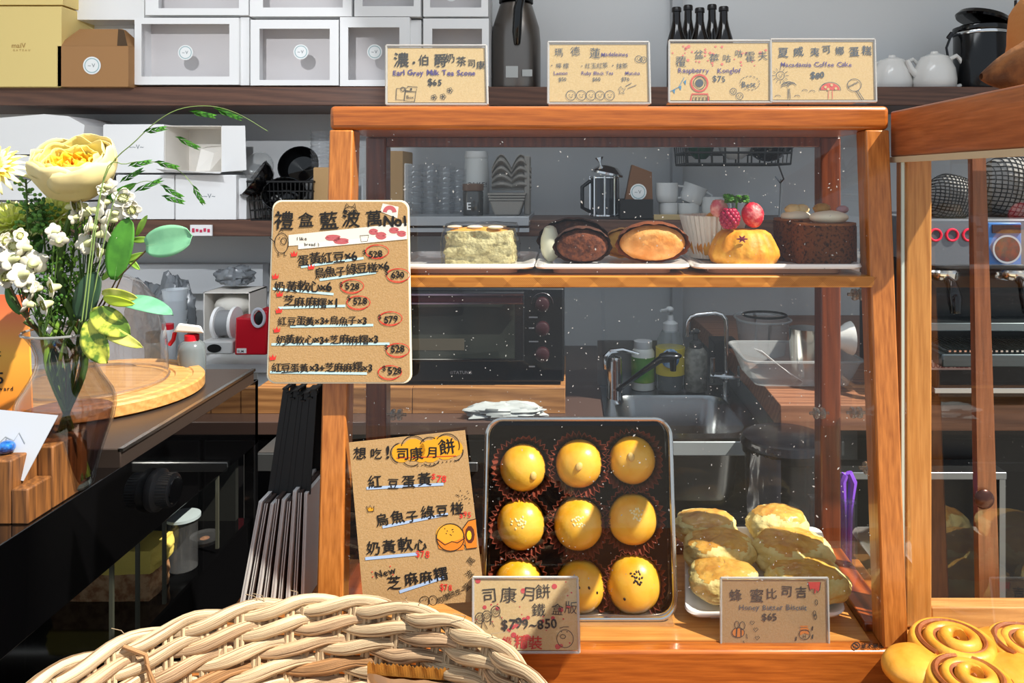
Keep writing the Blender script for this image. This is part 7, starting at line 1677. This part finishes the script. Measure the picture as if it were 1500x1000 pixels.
rp(MB().box(xr + .034, 1.0, yb2 - .022, yb2 - .002, zf2 - .006, Z(884, .80)), 'rear_rail', wood('rear_rail_pine', 'cf9a5c', 'a8703a', 0, 1, .4, .1, .3), bevel=.002)
rp(MB().box(xr, xr + .010, ya, yb2 - .03, zf2 - .006, zf2 + .002), 'side_rail', M_lt, bevel=.001)
# rear sliding door stile with knob
t = MB(); a, b = V((X(1404, .84), .84, zbr + .01)), V((X(1436, .84), .84, zf2)); mb = MB()
mb.hexa([V((X(1421, .84), .836, zbr + .03)), V((X(1440, .84), .836, zbr + .03)), V((X(1462, .84), .836, zf2)), V((X(1432, .84), .836, zf2)), V((X(1421, .84), .846, zbr + .03)), V((X(1440, .84), .846, zbr + .03)), V((X(1462, .84), .846, zf2)), V((X(1432, .84), .846, zf2))])
door = rp(mb, 'door_stile', wood('stile_brown', '8c5636', '5e341e', 2, 1.0, .4, .1, .2))
build(MB().lathe([(.010, 0), (.011, .003), (.008, .006), (0, .007)], V((X(1440, .836), .836, Z(730, .836))), 24, M=RX(PI / 2)), 'knob', mat('knob_bronze', '4a2e2a', .25, .6), root=rc2, parent=door)
# cinnamon rolls on paper
mb = MB(); mb.box(xr + .014, .98, .40, .785, zf2 - .0055, zf2 - .004); solo(mb, 'baking_sheet', mat('sheet_paper', 'ead8b0', .7), 'pale baking paper under the cinnamon rolls in right case', 'paper', (.6, .6, zf2 - .0055))
M_roll = mat('cinnamon_roll', 'e8a83e', .4, coat=.2, bump=.25, bscale=120, c2='d48a26', cscale=30, sss=.05); M_swirl = mat('cinnamon_swirl', '8a4a20', .6, bump=.5, bscale=200)
def roll(px, py, R, label, z=None, gy=.0):
    z = zf2 + .004; d = (H - (z + .03)) * F / (py - 262.0); c = V((X(px, d), d, z - .0075)); root = thing('cinnamon_roll', label, 'pastry', c, 'cinnamon rolls in the right case')
    def top(r): return .034 + .004 * math.cos(r / R * 2.2)
    pts = []; rad = []; n_ = 120; turns = 2.6
    for i in range(n_):
        t = i / (n_ - 1); a = t * turns * 2 * PI; r = R * (.10 + .80 * t); pts.append(c + V((r * math.cos(a), r * math.sin(a), .0185 + .006 * (1 - t)))); rad.append(R * .155)
    vs = MB(); b = MB(); b.tube([p for p in pts], rad, 12); b.v = [(x, y, c.z + (zz - c.z - .0185) * 1.55 + .020) for x, y, zz in b.v]; b.v = [(x, y, max(zz, c.z + .0015)) for x, y, zz in b.v]
    build(b, 'dough_spiral', M_roll, root=root, smooth=70)
    s = MB(); s.tube([c + V((R * (.02 + .80 * i / 119) * math.cos(i / 119 * turns * 2 * PI), R * (.02 + .80 * i / 119) * math.sin(i / 119 * turns * 2 * PI), .030)) for i in range(n_)], .0028, 6); build(s, 'cinnamon_line', M_swirl, root=root)
    e = MB(); e.lathe([(R * .86, .002), (R * .95, .006), (R * .96, .018), (R * .90, .026), (R * .5, .022), (0, .02)], c, 48, lambda a, j: 1 + .02 * math.sin(a * 7)); build(e, 'filling', M_swirl, root=root)
roll(1400, 925, .043, 'glazed cinnamon roll nearest the rear post of right case')
roll(1425, 978, .040, 'glazed cinnamon roll at the bottom of frame in right case')
roll(1510, 928, .040, 'glazed cinnamon roll cut by the right frame edge')
mb = MB(); rr = random.Random(6)
for px, py, rx, nm in ((1470, 960, .032, 'bulging golden side dough between two cinnamon rolls'), (1340, 985, .030, 'pale golden bun beside the pine base rail'), (1500, 1000, .034, 'golden bun low at the right frame edge')):
    z = zf2 - .0035; d = (H - (z + .012)) * F / (py - 262.0)
    mb = MB(); mb.blob((X(px, d), d, z + .016), rx, rx, .016, 32, 18, fn=lambda q: 1 + .06 * nz(q, 2, px)); mb.v = [(x, y, max(zz, z)) for x, y, zz in mb.v]
    solo(mb, 'glazed_bun', M_roll, nm, 'pastry', (X(px, d), d, z), smooth=70)

# crusty loaf resting on the right case's side rail
root = thing('crusty_loaf', 'crusty brown pointed loaf lying on the right case top', 'bread', (X(1500, .62), .62, ztr))
def lf(u, v):
    a = 2 * PI * u; t = v; r = .030 * math.sin(PI * min(1, .03 + t * .97) * .62) ** .8 * (1 + .10 * noise.noise(V((math.cos(a) * 2, math.sin(a) * 2, t * 6))))
    ax = P(1437, 112, .66).lerp(P(1590, 80, .60), t); p = ax + V((0, math.cos(a) * r, math.sin(a) * r * .9)); return V((p.x, p.y, max(p.z, ztr + .0004)))
build(MB().surf(lf, 36, 30, cu=True), 'crust', mat('loaf_crust', '9a6232', .7, bump=.9, bscale=90, c2='5e3618', cscale=40), root=root, smooth=70)
mb = MB(); mb.blob(V((X(1524, .73), .73, ztr + .058)), .030, .026, .060, 28, 20, fn=lambda q: 1 + .12 * nz(q, 2) + .04 * nz(q, 7)); mb.v = [(x, y, max(z, ztr + .0005)) for x, y, z in mb.v]
solo(mb, 'baked_ornament', mat('orange_crust', 'b8783c', .7, bump=.6, bscale=90), 'orange brown baked piece above the loaf at right edge', 'bread', (X(1515, .70), .70, ztr))

# ------------------------------------------------------------ coffee machine on the wooden counter
d = 1.54; zw1 = Z(593, 1.5) + .001
cm = thing('espresso_machine', 'blue and steel espresso machine with red rings and round gauge at right', 'coffee machine', (X(1440, d), d + .15, zw1))
x0, x1 = X(1352, d), X(1352, d) + .62
M_mgrey = mat('machine_grey', '777c84', .3, .5); M_mblue = mat('machine_blue', '3f78c0', .35); M_mdark = mat('machine_dark', '15171a', .3)
build(MB().box(x0, x1, d + .05, d + .34, zw1, Z(385, d)), 'body', M_mdark, root=cm, bevel=.003)
build(MB().box(x0, x1, d - .02, d + .34, Z(388, d), Z(320, d)), 'head_housing', M_mgrey, root=cm, bevel=.004)
build(MB().box(X(1438, d), X(1486, d), d - .024, d - .018, Z(386, d), Z(325, d)), 'blue_panel', M_mblue, root=cm, bevel=.002)
build(MB().box(X(1443, d), X(1484, d), d - .027, d - .024, Z(340, d), Z(328, d)), 'display', mat('display_dark', '3a2420', .1), root=cm)
M = RX(PI / 2)
def disc(r, t, c, m_, nm, par=cm, n_=32): return build(MB().lathe([(r, 0), (r, t), (0, t)], c, n_, M=M), nm, m_, root=cm, parent=par)
gz = V((X(1463, d), d - .024, Z(363, d))); disc(.029, .006, gz, M_chrome, 'gauge_bezel'); disc(.025, .0068, gz, mat('gauge_face', '5a2430', .3, c2='2c2838', cscale=90), 'gauge_face')
for px in (1363, 1387, 1411): 
    c_ = V((X(px, d), d - .022, Z(343, d)))
    build(MB().tube([c_ + V((.0115 * math.cos(2*PI*i/28), 0, .0115 * math.sin(2*PI*i/28))) for i in range(28)], .0024, 8, closed=True), 'red_ring', mat('ring_red', 'f0284a', .3), root=cm); disc(.010, .002, c_ + V((0, .003, 0)), mat('button_dark', '50545e', .3), 'button')
for gx in (1376, 1478):
    g = V((X(gx, d - .0), d + .0, Z(402, d))); build(MB().lathe([(.036, 0), (.038, .004), (.038, .016), (.034, .020)], g + V((0, 0, -.008)), 32), 'group_head', M_chrome, root=cm)
    build(MB().tube([g + V((0, -.03, -.004)), g + V((0, -.05, -.012)), g + V((0, -.062, -.04)), g + V((0, -.065, -.068))], [.008, .011, .014, .010], 12), 'portafilter_handle', M_black, root=cm)
build(MB().box(x0 - .01, x1, d - .10, d + .05, Z(520, d), Z(502, d)), 'drip_tray', mat('drip_steel', '6a7478', .3, 1), root=cm, bevel=.003)
mb = MB()
for i in range(60): xx = x0 + .005 + i * .010; mb.box(xx, xx + .0045, d - .095, d + .045, Z(500, d), Z(497.5, d))
build(mb, 'drip_grate', M_chrome, root=cm, kind='stuff')
build(MB().box(x0, x1, d - .02, d + .05, Z(482, d), Z(470, d)), 'cup_rack', mat('rack_steel', '7f8a8e', .3, 1), root=cm, bevel=.002)
build(MB().box(x0, x1, d - .06, d + .05, zw1 + .02, Z(521, d)), 'lower_body', M_mdark, root=cm, bevel=.003)
build(MB().box(x0 - .01, x1, d - .07, d - .058, Z(574, d - .06), Z(566, d - .06)), 'chrome_strip', M_chrome, root=cm, bevel=.001)
build(MB().box(X(1345, d - .06), X(1427, d - .06), d - .0625, d - .06, Z(541, d - .06), Z(527, d - .06)), 'name_plate', mat('plate_pink', 'd8b4aa', .5), root=cm)
put_text(cm, 'NUUUZOTEZZO', 1349, 538.5, d - .0632, 10, mat('plate_ink', '8c2a2a', .6), y=d - .0632)
for xx in (x0 + .05, x1 - .05): build(MB().lathe([(.02, 0), (.02, .021)], V((xx, d + .1, zw1)), 16), 'foot', M_chrome, root=cm)
# cups under black net on the machine
zt_m = Z(320, d) + .001
def netted(px, d_, rx, ry, rz, label, cz):
    c = V((X(px, d_), d_, cz)); root = thing('netted_bundle', label, 'bundle', V((c.x, c.y, zt_m)), 'net covered white bundles on the machine')
    fn = lambda q: 1 + .12 * nz(q, 1.5, px)
    mb = MB(); mb.blob(c, rx, ry, rz, 32, 20, fn=fn); mb.v = [(x, y, max(z, zt_m)) for x, y, z in mb.v]; build(mb, 'white_cloth', mat('net_cloth', '8e8c8a', .8), root=root)
    net = MB()
    for k in range(-7, 8):
        for s_ in (0, 1):
            pts = []
            for i in range(40):
                a = 2 * PI * i / 40; h_ = k / 8.0; r_ = math.sqrt(1 - h_ * h_)
                q = V((h_, r_ * math.cos(a), r_ * math.sin(a))) if s_ else V((r_ * math.cos(a), r_ * math.sin(a), h_)); q = V((q.x + .18 * q.z, q.y, q.z - .12 * q.x)).normalized()
                kf = fn(q) * 1.015; pts.append(V((c.x + q.x * rx * kf, c.y + q.y * ry * kf, max(c.z + q.z * rz * kf, zt_m + .001))))
            net.tube(pts, .0011, 4, closed=True)
    build(net, 'black_net', M_blackm, root=root, kind='stuff')
netted(1392, 1.58, .048, .05, .052, 'white bundle under black net above the red rings', zt_m + .040)
netted(1480, 1.62, .072, .06, .070, 'larger net covered bundle above the round gauge', zt_m + .055)
# grinder silhouette, dark unit under the wooden counter and steel shelf
ss = thing('steel_shelf', 'low steel shelf under the wooden counter seen through right glass', 'shelf', (X(1400, 1.5), 1.55, .3))
build(MB().box(X(1200, 1.5), X(1467, 1.5), 1.48, 1.55, Z(697, 1.5), Z(686, 1.5)), 'top', M_steel, root=ss, bevel=.002)
for px in (1205, 1460): build(MB().box(X(px, 1.5), X(px, 1.5) + .012, 1.49, 1.502, 0, Z(697, 1.5)), 'leg', M_steel, root=ss)
